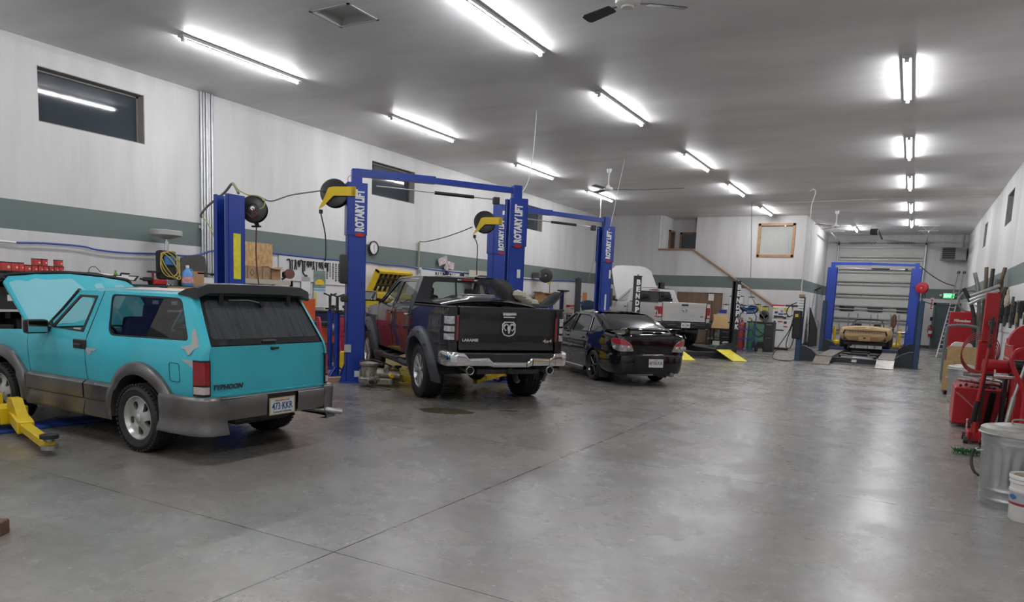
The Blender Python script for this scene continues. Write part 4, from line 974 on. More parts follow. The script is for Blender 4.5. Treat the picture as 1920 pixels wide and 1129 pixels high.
# ---------------------------------------------------------------- black sedan
def build_sedan():
    t = thing('sedan_car', 'black four-door sedan with a trunk wing and black six-spoke wheels', 'car', (-5.163, 14.304, 0), 2.369)
    P = car_paint('black_paint', (.006, .006, .008), .10, 1.0)
    def belt(x): return .985-.05*max(0, x)/1.8 if x > 0 else .985+.03*min(1, -x/.6)
    def W(x, z):
        b = .80
        if z > .95: b -= (z-.95)*.40
        if z < .60: b -= (.60-z)*.10
        if x < -.45: b -= ((-.45-x)/.55)**2*.09
        if x > 2.7: b -= ((x-2.7)/.75)**2*.12
        b += .02*math.exp(-((z-.80)/.05)**2)-.012*math.exp(-((z-.72)/.03)**2)
        return b
    F = lambda x, z, d: (x, W(x, z)-d, z)
    for s in (1, -1):
        Ms = side_M(s); A = lambda cx: arc(cx, .315, .365, -14, 194, 16)
        q = [(-.96, .60), (-.97, .90), (-.92, 1.0), (-.45, 1.04), (.42, 1.385), (1.25, 1.42), (1.25, 1.385), (.52, 1.36), (.30, 1.30), (.22, 1.0), (.40, .72), (.40, .235)]+arc(0, .315, .365, -12, 110, 10)+[(-.40, .60)]
        win = rpoly([(-.18, 1.03), (.33, 1.29), (.27, 1.02)], .03)
        MB(Ms).panel(q, F, [], .07, .02).build('quarter_panel', P, t)
        rd = [(.41, .25), (.41, .72), (.235, 1.0), (.33, 1.31), (.55, 1.365), (1.24, 1.385), (1.30, .93), (1.30, .22)]
        fd = [(1.31, .22), (1.31, .93), (1.25, 1.385), (1.40, 1.375), (2.22, .93), (2.18, .24)]
        for out, w in ((rd, [(.30, 1.01), (.40, 1.285), (.58, 1.335), (1.17, 1.35), (1.24, .975)]), (fd, [(1.36, .97), (1.30, 1.35), (1.40, 1.345), (2.08, .96)])):
            w = rpoly(w, .04); o = MB(Ms).panel(out, F, [w], .07, .02).build('door', P, t)
            MB(Ms).panel(w, lambda x, z, d: (x, W(x, z)-.01, z), [], .2, 0).build('window_glass', TINTD, o)
            pts = [F(x, z, -.004) for x, z in w]; mb = MB(Ms); mb.tube(pts, .009, 5, closed=True); mb.build('window_trim', BLK, o)
            hx = out[0][0]+.17; mb = MB(Ms); mb.box((hx, W(hx, .85)+.018, .86), (.17, .03, .035), .014); mb.build('door_handle', P, o)
            mb = MB(Ms); mb.tube([F(out[0][0]-.004, z, 0) for z in (.26, .45, .7)], .004, 4); mb.build('panel_gap', BLK, o)
        mb = MB(Ms); mb.tube([F(.24, 1.0, -.012), F(.34, 1.30, -.012)], .012, 6); mb.build('chrome_strip', CHROME, t)
        mb = MB(Ms); mb.box((2.0, .94, 1.02), (.10, .2, .13), .04, seg=2); mb.bar((2.02, .75, .97), (2.0, .88, .99), .05, .05); mb.build('door_mirror', P, t)
        fen = [(2.19, .24), (2.23, .93), (2.5, .93), (3.2, .80), (3.38, .70), (3.40, .45), (3.3, .25)]+[(x, z) for x, z in arc(2.525, .315, .365, -12, 192, 16)]
        MB(Ms).panel(fen, F, [], .07, .02).build('fender', P, t)
        mb = MB(Ms); mb.tube([(1.40, W(1.4, 1.37)-.02, 1.375), (2.24, W(2.2, .95)-.03, .95)], .025, 8); mb.build('windshield_pillar', P, t)
        mb = MB(Ms); mb.bx(.45, 2.15, .70, .80, .16, .25, .02); mb.build('side_skirt', P, t)
        for cx in (0, 2.525):
            rows = [[(cx+.36*math.cos(a), y, .315+.36*math.sin(a)) for y in (.76, .4)] for a in [PI*i/12 for i in range(13)]]
            MB(Ms).grid(rows).build('wheel_liner', BLK, t); wheel(t, cx, s*.685, .318, .215, .222, 'six', s, lugs=False)
        # rear corner wrap with lamp
        cor = [(-.90, W(-.9, .8)+.0), (-1.0, .735), (-1.07, .66), (-1.10, .55), (-1.115, .48)]
        mb = MB(Ms); sheet(mb, cor, [(1.03, -.09), (1.02, -.03), (.98, -.012), (.90, -.002), (.66, .01), (.62, .01)]); mb.build('rear_corner', P, t)
        # lamp: rounded outline wrapped on the corner
        tot = [0]
        for i in range(1, len(cor)): tot.append(tot[-1]+math.dist(cor[i-1], cor[i]))
        full = [(-.80, W(-.8, .8)+.004)]+cor+[(-1.125, .30)]
        acc = [0]
        for i in range(1, len(full)): acc.append(acc[-1]+math.dist(full[i-1], full[i]))
        def LF(off):
            def fn(u, v, d):
                i = max(k for k in range(len(acc)-1) if acc[k] <= max(u, 0)) ; k = (u-acc[i])/(acc[i+1]-acc[i])
                a, b = full[i], full[i+1]; tx, ty = b[0]-a[0], b[1]-a[1]; L = math.hypot(tx, ty); o = off-d
                return (a[0]+tx*k+ty/L*o, a[1]+ty*k-tx/L*o, v)
            return fn
        lo = rpoly([(.06, .90), (.13, .955), (.36, .93), (.50, .84), (.56, .70), (.28, .69), (.13, .74)], [.03, .05, .08, .06, .02, .06, .05])
        o = MB(Ms).panel(lo, LF(.022), [], .05, .03).build('tail_light', C('lamp_chrome', (.45, .45, .45), .2, .6, coat=1, noise=.35, nscale=14), t)
        up = rpoly([(.075, .90), (.14, .945), (.355, .92), (.49, .83), (.50, .81), (.30, .825), (.15, .84)], .015)
        MB(Ms).panel(up, LF(.027), [], .05, .008).build('red_lens', C('red_lens_bright', (.45, .03, .04), .12, coat=1, noise=.3, nscale=16), o)
        mb = MB(Ms)
        for u in (.20, .33, .45): c = LF(.03)(u, .765, 0); mb.ball(c, .042, 12, sc=(.5, .9, 1))
        mb.build('lamp_bulb', C('lamp_reflector', (.55, .50, .47), .15, .5, coat=1), o)
        mb = MB(Ms); mb.bx(-.36, -.33, .56, .77, .10, .40, .006); mb.build('mud_flap', C('mud_flap', (.03, .03, .035), .6), t)
    # trunk lid, wing
    TX = lambda y, z: -1.115-.02*math.sin((z-.66)*8)+.05*(y/.6)**2*.6
    MB().panel(rpoly([(-.50, .64), (.50, .64), (.47, .80), (.50, .97), (.46, 1.035), (-.46, 1.035), (-.50, .97), (-.47, .80)], .03), lambda y, z, d: (TX(y, z)+max(0, z-.98)*.5+d, y, z), [], .06, .02).build('trunk_lid', P, t)
    mb = MB(); rows = []
    for x, z in ((-1.085, 1.03), (-1.04, 1.045), (-.9, 1.06), (-.7, 1.075), (-.5, 1.085), (-.42, 1.085)):
        rows.append([(x, y*(.66+.04*(x+1.1)/.7), z-.03*abs(y)**3) for y in [-1, -.9, -.6, -.3, 0, .3, .6, .9, 1]])
    mb.grid(rows).build('trunk_deck', P, t)
    mb = MB(); rows = []
    for y in [-.62, -.58, -.3, 0, .3, .58, .62]:
        e = -.03 if abs(y) > .6 else 0; rows.append([(-.90, y, 1.135+e), (-1.02, y, 1.152+e), (-1.12, y, 1.150+e), (-1.125, y, 1.142+e), (-1.02, y, 1.132+e), (-.90, y, 1.125+e)])
    mb.grid(rows, close_v=True); mb.add(rows[0], [tuple(range(6))]); mb.add(rows[-1], [tuple(range(6))])
    for y in (-.5, .5): mb.bar((-.98, y, 1.04), (-1.0, y, 1.14), .16, .05, b=.01, up=(0, 1, 0))
    mb.bx(-1.10, -1.0, -.20, .20, 1.045, 1.075, .01)
    mb.build('trunk_wing', P, t)
    # rear glass, roof, windshield, hood
    GB = lambda u, v, d: (-.42+.92*v-.05*(1-(u/.6)**2)*(1-v)+.0, u*(1-.13*v), 1.085+.305*v-.0+.055*math.sin(PI*v*.9)*.8+.02*(1-(u/.6)**2)-d)
    MB().panel(rpoly([(-.60, 0), (.60, 0), (.585, 1), (-.585, 1)], .03), GB, [], .09, .008).build('rear_window', C('black_tint_glass', (.008, .008, .01), .06, coat=1), t)
    for s in (1, -1):
        mb = MB(); rows = []
        for v in (0, .15, .3, .5, .7, .85, 1):
            a = GB(s*.60, v, 0); x = a[0]; b = W(x, a[2]-.01)
            rows.append([(a[0], a[1], a[2]), (a[0], (a[1]+s*b)/2+s*.01, a[2]+.004), (a[0], s*(b+.002), a[2]-.05), (a[0], s*W(x, a[2]-.09), a[2]-.09)])
        mb.grid(rows).build('roof_pillar', P, t)
    mb = MB(); rows = []
    for x in [.42, .5, .8, 1.1, 1.35, 1.42]:
        w0 = W(1, 1.40)+.0; e = 0 if .45 < x < 1.4 else .015
        rows.append([(x, y*w0, 1.40+.055*(1-abs(y)**2.4)-e) for y in [-1, -.95, -.8, -.4, 0, .4, .8, .95, 1]])
    mb.grid(rows).build('roof', P, t)
    MB().panel(rpoly([(-.66, 0), (.66, 0), (.56, 1), (-.56, 1)], .03), lambda u, v, d: (2.27-.87*v+.07*(1-(u/.66)**2)*(1-.4*v), u, .95+.46*v), [], .2, 0).build('windshield', TINT, t)
    mb = MB(); rows = []
    for x, z in ((2.2, .95), (2.6, .93), (3.0, .86), (3.3, .76), (3.4, .70)):
        rows.append([(x+.06*(1-y*y), y*.70, z-.03*abs(y)**3) for y in [-1, -.8, -.4, 0, .4, .8, 1]])
    mb.grid(rows).build('hood', P, t)
    mb = MB(); mb.bx(2.35, 2.85, -.22, .22, .92, .97, .02); mb.build('hood_scoop', P, t)
    # bumpers
    path = [(-.33, .775), (-.6, .775), (-.85, .76), (-1.0, .72), (-1.09, .63), (-1.13, .45), (-1.15, .0)]
    path = path+[(x, -y) for x, y in path[-2::-1]]
    mb = MB(); sheet(mb, path, [(.66, -.14), (.655, -.02), (.635, .0), (.60, .012), (.45, .016), (.30, -.005), (.255, -.04), (.245, -.12)]); o = mb.build('rear_bumper', P, t)
    MB().box((-1.155, .16, .50), (.012, .46, .22), .01).build('plate_recess', BLK, o)
    plate(t, frame((-1.172, -.06, .475), (0, -1, 0), (0, 0, 1)), 'AF7AUUK', 'IDAHO', tc=C('plate_ink_dark', (.05, .05, .1), .5))
    path = [(3.1, .74), (3.3, .70), (3.45, .5), (3.5, 0), (3.45, -.5), (3.3, -.70), (3.1, -.74)]
    mb = MB(); sheet(mb, path, [(.66, -.1), (.64, 0), (.4, .02), (.22, 0), (.20, -.1)], flip=-1); mb.build('front_bumper', P, t)
    for s in (1, -1): MB().bx(3.25, 3.42, s*.45, s*.70, .62, .76, .03).build('headlight', WHL, t)
    mb = MB(); mb.bx(-.95, 3.3, -.55, .55, .20, .32); mb.cyl((0, -.65, .315), (0, .65, .315), .035); mb.build('underbody', DARKST, t)
    mb = MB(); mb.tube([(-.7, .45, .24), (-.95, .42, .23), (-1.0, .1, .235), (-.98, -.1, .24)], .028, 8, k=3); mb.box((-.85, .25, .245), (.22, .42, .07), .03); mb.build('muffler', STEEL, t)
    mb = MB(); mb.cyl((-.9, -.42, .25), (-1.15, -.44, .245), .045, n=16); mb.build('exhaust_tip', STEEL, t)
    mb = MB(); mb.bx(-.5, 2.2, -.7, .7, .30, .36); mb.bx(2.0, 2.2, -.66, .66, .5, .93, .05); mb.build('cabin', INTER, t)
    mb = MB(); seat(mb, 1.25, .35, .52); seat(mb, 1.25, -.35, .52); seat(mb, .40, 0, .55, 1.15, True, h=.5); mb.build('seats', GREYB, t)
    steering(t, 1.72, .35, .88)
build_sedan()
# ---------------------------------------------------------------- silver regular-cab pickup on the four-post lift, hood raised
build_pickup(dict(label='silver single cab pickup with raised hood standing on the four-post lift', x=-7.25, y=23.75, rz=2.338, up=.28, paint=SILV, R=.40, AR=.50, wb=3.15, xr=.98, xf=2.20, bed=1.41, tg=.815, low=.56,
    doors=[(1.06, 2.19)], sg=CLEAR, rg=TINTD, tw=.27, rr=.24, rim='five', led=False, lamp_z=(.93, 1.27), badge=1.16, bs=.85, handle=BLK, texts=[('4x4', -.62, .985, .05, .001, 1.3)], bz=.80, hood_open=58, crease=1.02,
    bumper_mat=C('black_textured_bumper', (.02, .02, .021), .55), plate='A2 11881'))
# ---------------------------------------------------------------- tan roadster body on the far lift
def build_roadster():
    t = thing('roadster_body', 'tan primered roadster shell without trim on the far four-post lift', 'car', (-1.42, 29.0, 0), PI/2)
    T_ = car_paint('tan_primer', (.56, .40, .21), .6, .1, noise=.08); X0 = 0; z0 = .0
    def bulge(x):                                                # half width of the body along its length
        for a, b in zip(K[:-1], K[1:]):
            if a[0] <= x <= b[0]: u = (x-a[0])/(b[0]-a[0]); u = u*u*(3-2*u); return [a[i]*(1-u)+b[i]*u for i in range(1, 5)]
        return list(K[-1][1:])
    #      x    halfw  sill z  hip z  deck z
    K = [(0, .74, .62, .99, 1.07), (.15, .83, .58, 1.03, 1.10), (.55, .89, .52, 1.06, 1.12), (1.0, .88, .48, 1.03, 1.11), (1.5, .80, .46, .96, 1.06), (2.3, .80, .46, .92, 1.0), (2.9, .86, .48, 1.02, .98), (3.6, .86, .50, .98, .96), (4.3, .70, .55, .84, .84), (4.45, .55, .60, .76, .76)]
    mb = MB(); rows = []
    xs = [0, .05, .15, .3, .5, .7, .9, 1.1, 1.3, 1.5, 1.58]
    def section(x):
        w0, sl, hp, dk = bulge(x); P = []
        for y, z in ((.80, sl), (.93, sl+.10), (1.0, sl+.25), (.99, hp-.14), (.93, hp-.02), (.82, hp+.015), (.70, dk-.03), (.45, dk), (0, dk+.01)): P.append((x, y*w0, z))
        return P+[(a, -b, c) for a, b, c in P[-2::-1]]
    mb.grid([section(x) for x in xs]); mb.build('rear_body', T_, t)
    mb = MB(); mb.grid([section(x) for x in (2.35, 2.6, 2.9, 3.2, 3.6, 4.0, 4.3, 4.45)]); mb.build('front_body', T_, t)
    for s in (1, -1):
        mb = MB(side_M(s)); mb.panel([(1.58, .46), (1.58, 1.05), (2.35, .98), (2.35, .46)], lambda x, z, d: (x, bulge(x)[0]-d-.02*((z-.75)/.3)**2, z), [], .12, .03); mb.build('door', T_, t)
    # rear face: sloping tail panel with twelve small holes, lip and plate notch
    holes = [[(-.50+i*1.0/11+.017*math.cos(a*PI/4), .895+.017*math.sin(a*PI/4)) for a in range(8)] for i in range(12)]
    tri = [(-.06, .715), (.06, .715), (.0, .65)]
    MB().panel(rpoly([(-.69, .80), (.69, .80), (.64, .985), (-.64, .985)], .02), lambda y, z, d: (.035+d, y, z), holes, .06, .02).build('tail_panel', C('tan_primer_tail', (.44, .34, .22), .6), t)
    mb = MB(); rows = []
    for y in [-.74, -.70, -.6, -.3, 0, .3, .6, .70, .74]:
        e = max(0, abs(y)-.55); rows.append([(.0+e*.3, y, 1.06-e*.35), (-.05+e*.5, y, 1.03-e*.35), (-.055+e*.5, y, .97), (.03, y*.85, .955)])
    mb.grid(rows).build('tail_spoiler', T_, t)
    mb = MB(); rows = []
    for y in [-.74, -.70, -.6, -.45, -.2]:
        e = max(0, abs(y)-.5); rows.append([(.035, y*.9, .835), (-.06+e*.6, y, .81), (-.07+e*.6, y, .76), (-.0+e*.5, y*.95, .62), (.06, y*.9, .58)])
    mb.grid(rows); mb.grid([[(a, -b, c) for a, b, c in r] for r in rows])
    mb.grid([[(.035, y, .835), (-.06, y, .81), (-.062, y, .775)] for y in (-.2, 0, .2)]); mb.grid([[(-.03, y, .66), (-.0, y, .58)] for y in (-.2, 0, .2)])
    mb.panel([(-.2, .64), (.2, .64), (.2, .78), (-.2, .78)], lambda y, z, d: (-.035+d, y, z), [tri], .1, .02)
    mb.build('rear_valance', T_, t)
    MB().bx(.05, .09, -.7, .7, .6, 1.02).build('inner_panel', BLK, t)
    mb = MB(); mb.ball((.12, .02, 1.085), .03, 10, sc=(1, 1.3, .3)); mb.build('fuel_cap', BLK, t)
    mb = MB(); mb.tube([(1.6, .56, 1.02), (1.75, .52, 1.22), (1.85, .44, 1.33), (1.88, .3, 1.355), (1.88, -.3, 1.355), (1.85, -.44, 1.33), (1.75, -.52, 1.22), (1.6, -.56, 1.02)], .026, 8); mb.build('windshield_frame', BLK, t)
    mb = MB(); mb.bx(.3, 4.2, -.7, .7, .42, .55); mb.bx(1.6, 2.4, -.6, .6, .5, .75); mb.build('frame_rails', DARKST, t)
    mb = MB(); seat(mb, 1.9, .33, .62, h=.45); seat(mb, 1.9, -.33, .62, h=.45); mb.build('seats', GREYB, t)
    mb = MB(); mb.ball((1.75, .42, 1.08), .2, 10, sc=(.7, 1, .5)); mb.build('blue_cloth', C('blue_rag', (.05, .05, .25), .9), t)
    for cx in (.75, 3.25):
        for s in (1, -1): wheel(t, cx, s*.72, .335, .24, .19, 'five', s, lugs=False, cz=.555)
build_roadster()
# ---------------------------------------------------------------- vehicle lifts
YARM = YEL
def arm(mb, pts, w=.11, h=.10):
    for a, b in zip(pts[:-1], pts[1:]): mb.bar(a, b, w, h, b=.008)
def two_post(name, label, c, ang, span, H, overhead=True, letters=True, col=BLUE, cover=1.0, arms=True, group='two-post lifts', wpost=.28, dpost=.32):
    """posts at +-span/2 along local x; cars drive along local y. local +y = away from the room's aisle"""
    t = thing(name, label, 'vehicle lift', c, ang, group)
    for s in (-1, 1):
        M = tr(s*span/2, 0, 0) @ (rot(PI) if s > 0 else Matrix())     # open channel faces the other post (+x in M)
        mb = MB(M); w = wpost; d = dpost
        mb.bx(-d/2, d/2, -w/2, -w/2+.012, 0, H); mb.bx(-d/2, d/2, w/2-.012, w/2, 0, H); mb.bx(-d/2, -d/2+.014, -w/2, w/2, 0, H)
        mb.bx(d/2-.012, d/2, -w/2, -w/2+.07, 0, H); mb.bx(d/2-.012, d/2, w/2-.07, w/2, 0, H)
        mb.bx(-d/2-.12, d/2+.10, -w/2-.08, w/2+.08, 0, .022, .004)
        for q in (-1, 1): mb.prism([(0, 0), (.12, 0), (0, .30)], -.006, .006, M=frame((-d/2, q*(w/2-.02), .02), (-1, 0, 0), (0, 0, 1)))
        p = mb.build('post', col, t, smooth=0)
        if cover:
            mb = MB(M); k = H-cover
            mb.bx(-d/2-.02, d/2+.01, -w/2-.02, -w/2-.004, k, H); mb.bx(-d/2-.02, d/2+.01, w/2+.004, w/2+.02, k, H); mb.bx(-d/2-.02, -d/2-.006, -w/2-.02, w/2+.02, k, H)
            mb.build('post_cover', col, t, smooth=0)
        mb = MB(M); mb.bx(-.06, .14, -.085, .085, .10, .95, .01); mb.bx(.1, .24, -.17, .17, .10, .24, .01); mb.build('carriage', col if not arms else NAVY, t, smooth=0)
        mb = MB(M); mb.cyl((.03, .05, .2), (.03, .05, H-.02), .008, n=6); mb.cyl((.03, -.05, .2), (.03, -.05, H-.02), .01, n=6); mb.build('cable', STEEL, t)
        if arms:
            for q in (-1, 1):
                mb = MB(M); pv = (.2, q*.13, .17); e = (.75, q*.62, .13); f = (1.0, q*.86, .10)
                arm(mb, [pv, e]); mb.bar(e, f, .085, .075, b=.006); mb.bx(.12, .28, q*.05, q*.21, .11, .25, .01)
                o = mb.build('arm', YARM, t, smooth=0)
                mb = MB(M); mb.cyl((1.0, q*.86, .13), (1.0, q*.86, .17), .025); mb.cyl((1.0, q*.86, .17), (1.0, q*.86, .205), .07, n=18); mb.build('pad', RUB, o)
    if overhead:
        z = H+.09; mb = MB()
        mb.bar((-span/2-.02, 0, z+.10), (-.1, 0, z+.10), .13, .13); mb.bar((-.35, 0, z+.10), (span/2+.02, 0, z+.06), .10, .10)
        for s in (-1, 1): mb.bx(s*span/2-.09, s*span/2+.09, -.08, .08, H-.10, z+.16, .01); 
        mb.build('overhead_beam', col, t, smooth=0)
        mb = MB(); mb.cyl((-span/2+.35, -.02, z-.10), (span/2-.35, -.02, z-.14), .012, n=8); mb.cyl((-.1, -.02, z-.12), (.65, -.02, z-.13), .032, n=12, mi=1); mb.build('shutoff_bar', [ALU, BLK], t)
        mb = MB(); mb.box((span/2-.42, -.02, z-.16), (.12, .10, .13), .01); mb.build('limit_switch', DKG, t)
    return t

def post_text(t, s, span, H, wpost, txt='ROTARY LIFT', L=.80, size=.20, off=0):
    """lettering running up the aisle face (local -y) of the post on side s"""
    M = frame((s*span/2+off, -wpost/2-.021, H-.08-L/2), (0, 0, 1), (-1, 0, 0))
    mb = MB(M); mb.text(txt, size, Matrix(), .003, bold=.012, fit=L*.9); mb.build('lettering', WHITE, t, smooth=0)
    mb = MB(M); mb.prism([(-L*.52+.035*math.cos(a*PI/8), .085*math.sin(a*PI/8)) for a in range(16)], 0, .003); mb.build('badge', RED, t, smooth=0)
def sticker(t, M, w, h, m=WHITE, txt=None, nm='sticker', tm=None, size=None):
    o = MB(M).prism(rect(-w/2, -h/2, w/2, h/2), 0, .002).build(nm, m, t, smooth=0)
    if txt: MB(M).text(txt, size or h*.7, tr(0, 0, .003), .001, fit=w*.85).build('lettering', tm or BLK, o, smooth=0)
    return o
# low floor-plate lift under the turquoise SUV: posts at (-8.35, 6.82) and (-8.42, 3.35)
t = two_post('two_post_lift', 'low blue two-post lift with a floor plate under the turquoise SUV', (-8.38, 5.06, 0), PI/2-.02, 3.52, 2.88, overhead=False, cover=0, wpost=.31, dpost=.27, arms=False)
MB().bx(-1.6, 1.6, -.20, .16, .0, .03, .006).build('floor_plate', C('floor_plate_blue', (.02, .06, .30), .45, noise=.3), t, smooth=0)
sticker(t, frame((1.76+.0, -.157, 2.05), (1, 0, 0), (0, 0, 1)), .12, .62, C('yellow_label', (.75, .68, .03), .5, noise=.15, nscale=14), nm='warning_label')
for q, e, f in ((-1, (-1.20, -.62, .12), (-1.42, -1.50, .10)), (1, (-1.2, .75, .12), (-1.3, 1.3, .10))):
    mb = MB(); pv = (-1.05, q*.08, .19); arm(mb, [pv, e], .15, .13); mb.bar(e, f, .10, .085, b=.008)
    mb.prism(rpoly([(0, 0), (.34, 0), (.16, .20), (.02, .20)], .01), -.05, .05, M=frame((-1.10, q*.14, .18), (-.15, q, 0), (0, 0, 1))); mb.bx(-1.22, -.95, q*.0, q*.16, .09, .27, .01); mb.bx(-1.55, -.98, -.05, .05, .12, .24, .01)
    o = mb.build('arm', YARM, t, smooth=0)
    mb = MB(); mb.cyl((f[0], f[1], .13), (f[0], f[1], .165), .03, mi=1); mb.cyl((f[0], f[1], .165), (f[0], f[1], .20), .078, n=20); mb.cyl((f[0], f[1], .06), (f[0], f[1], .10), .07, n=20, mi=1); mb.build('pad', [RUB, STEEL], o)
# lift 2 over the charcoal pickup
A2 = math.atan2(2.35, 1.93); S2 = 3.04
t = two_post('two_post_lift', 'blue two-post overhead lift straddling the charcoal pickup', (-7.79, 11.03, 0), A2, S2, 3.52, cover=.90)
for s in (-1, 1): post_text(t, s, S2, 3.52, .28, off=.045 if s < 0 else 0)
mb = MB(); mb.box((-S2/2-.21, -.05, 2.02), (.15, .20, .52), .05, seg=2); mb.build('power_unit', DKG, t)
mb = MB(); mb.box((-S2/2-.20, -.08, 1.50), (.12, .16, .12), .02); mb.tube([(-S2/2-.2, -.16, 1.48), (-S2/2-.21, -.17, 1.2), (-S2/2-.2, -.16, .9)], .008, 6); mb.build('control_box', DKG, t)
sticker(t, frame((-S2/2+.03, -.143, .16), (1, 0, 0), (0, 0, 1)), .09, .11, PAPER); sticker(t, frame((S2/2+.05, -.143, 2.1), (1, 0, 0), (0, 0, 1)), .07, .16, PAPER); sticker(t, frame((-S2/2-.14, -.15, .62), (1, 0, 0), (0, 0, 1)), .12, .14, ALU, nm='hinge_box')
# lift 3 beyond the black sedan
A3 = math.atan2(2.80, 1.65); S3 = 3.25
t = two_post('two_post_lift', 'blue two-post overhead lift standing behind the black sedan', (-8.02, 16.33, 0), A3, S3, 3.58, cover=.92, arms=False)
for s in (-1, 1): post_text(t, s, S3, 3.58, .28, off=.045 if s < 0 else 0)
sticker(t, frame((S3/2+.10, -.145, 2.35), (1, 0, 0), (0, 0, 1)), .06, .22, PAPER); sticker(t, frame((S3/2-.0, -.145, 1.55), (1, 0, 0), (0, 0, 1)), .05, .55, PAPER)
mb = MB(); mb.box((S3/2+.21, .0, 1.75), (.14, .22, .5), .05, seg=2); mb.build('power_unit', DKG, t)
# lift 4 before the overhead door
t = two_post('two_post_lift', 'tall blue two-post lift before the white overhead door', (-1.72, 37.4, 0), 0, 3.5, 3.68, cover=0, wpost=.34, dpost=.42, col=C('cobalt_paint', (.03, .07, .42), .35), arms=False)
for s in (-1, 1):
    mb = MB(); x = s*1.35; mb.bar((x, -.35, .15), (x-s*.15, -1.1, .12), .14, .14, b=.01); mb.bar((x-s*.02, -.9, .15), (x-s*.0, -.95, .95), .08, .10, b=.01); mb.ball((x-s*.13, -1.15, .20), .15, 10, sc=(1, 1, .9)); mb.build('arm', YARM, t)

# ---------------------------------------------------------------- four-post lifts
def four_post(name, label, c, ang, L, span, H, col, rc=0, rw=.5, rz=.22, rg=.865, pw=.24, ramp=None, plates=None):
    t = thing(name, label, 'vehicle lift', c, ang)
    for i, (x, y) in enumerate(((0, 1), (0, -1), (L, 1), (L, -1))):
        Y = y*span/2; mb = MB(); k = -y
        mb.bx(x-pw/2, x+pw/2, Y-.008*k-.07*y, Y+.012*y-.07*y+.06*y, 0, .0001) if False else None
        mb.bx(x-pw/2, x+pw/2, Y+y*.04, Y+y*.055, 0, H); mb.bx(x-pw/2, x-pw/2+.012, Y-y*.10, Y+y*.05, 0, H); mb.bx(x+pw/2-.012, x+pw/2, Y-y*.10, Y+y*.05, 0, H)
        mb.bx(x-pw/2, x-pw/2+.06, Y-y*.10, Y-y*.088, 0, H); mb.bx(x+pw/2-.06, x+pw/2, Y-y*.10, Y-y*.088, 0, H)
        mb.bx(x-pw/2-.01, x+pw/2+.01, Y-y*.11, Y+y*.06, H-.01, H+.01); mb.bx(x-pw/2-.07, x+pw/2+.07, Y-y*.16, Y+y*.12, 0, .02)
        mb.cyl((x, Y-y*.03, H), (x, Y-y*.03, H+.06), .018, n=8)
        mb.build('post', col, t, smooth=0)
    for x in (0, L):
        mb = MB(); mb.bx(x-.11, x+.11, -span/2+.1, span/2-.1, .04, .20, .008)
        for y in (-1, 1): mb.prism(rpoly([(0, .02), (.62, .02), (.55, .20), (.34, .40), (.12, .50), (0, .50)], .03), -.13, .13, M=frame((x, y*(span/2-.08), 0), (0, -y, 0), (0, 0, 1)))
        mb.build('crossbar', C('lift_dark', (.02, .026, .035), .4) if col is NAVY else col, t, smooth=0)
    for y in (-1, 1):
        yc = rc+y*rg; mb = MB(); mb.bx(-.12, L+.15, yc-rw/2, yc+rw/2, rz-.02, rz); mb.bx(-.12, L+.15, yc-rw/2, yc-rw/2+.02, rz-.16, rz); mb.bx(-.12, L+.15, yc+rw/2-.02, yc+rw/2, rz-.16, rz)
        mb.bx(L+.12, L+.15, yc-rw/2, yc+rw/2, rz, rz+.10); mb.build('runway', plates or col, t, smooth=0)
        if ramp and ramp.get(y):
            m_, ln = ramp[y]; mb = MB(); a = (-.13, yc, rz-.01); b = (-.13-ln, yc, .01)
            mb.bar(a, b, rw-.02, .02); mb.bar(a, (a[0]-.02, a[1], a[2]), rw, .045); mb.build('ramp', m_, t, smooth=0)
    return t
BPK = C('lift_charcoal', (.022, .024, .030), .42)
t = four_post('four_post_lift', 'dark four-post lift with yellow drive-on ramp carrying the silver pickup', (-6.08, 21.9, 0), 2.338, 5.2, 3.42, 2.43, BPK, rc=-.46, rz=.28, ramp={-1: (C('ramp_yellow', (.80, .68, .06), .55, noise=.12, nscale=9), .95), 1: (C('ramp_yellow', (.8, .68, .06), .55), .95)})
for y in (1, -1):
    mb = MB()
    for i, ch in enumerate('BENDPAK'): mb.text(ch, .215, frame((-.122, y*1.71, 2.24-i*.205), (0, -1, 0), (0, 0, 1)), .004, bold=.010, fit=.13)
    mb.build('lettering', WHITE, t, smooth=0)
mb = MB(); mb.box((-.13, 1.71, .72), (.02, .14, .2), .01); mb.build('sticker', PAPER, t)
DIA = C('worn_ramp_steel', (.20, .175, .145), .5, .35, noise=.3, nscale=5)
t = four_post('four_post_lift', 'dark blue four-post lift with steel ramps carrying the tan roadster shell', (-1.42, 24.5, 0), PI/2, 6.85, 3.36, 2.02, NAVY, rc=0, rz=.22, ramp={1: (DIA, .95), -1: (C('bright_ramp_steel', (.36, .34, .31), .4, .5, noise=.3, nscale=5), .95)}, plates=DIA)
mb = MB(); mb.box((-.15, 1.74, 1.15), (.10, .26, .90), .03); mb.build('power_unit', BLK, t)
mb = MB(); mb.box((-.17, 1.76, 1.42), (.12, .20, .20), .02); mb.build('control_box', DKG, t); sticker(t, frame((-.235, 1.76, 1.44), (0, -1, 0), (0, 0, 1)), .09, .09, YEL)
for i in range(7): sticker(t, frame((-.125, 1.68, 1.96-i*.085), (0, -1, 0), (0, 0, 1)), .17, .07, PAPER, nm='instruction_label')
MB().bx(-.11, .09, 1.60, 1.76, 2.03, 2.12, .01).build('wooden_block', C('raw_wood', (.38, .25, .15), .8), t)
for y in (-.865, .865): MB().bx(4.25, 4.32, y-.24, y+.24, .22, .34, .01).build('wheel_stop', NAVY, t)
sticker(t, frame((-.115, .0, .12), (0, -1, 0), (0, 0, 1)), .14, .08, PAPER)
for x in (1.2, 2.6): MB().bx(x, x+.5, -.55, .55, .10, .21, .02).bx(x+.15, x+.35, -.3, .3, .2, .28, .01).build('jack_bridge', BLK, t)
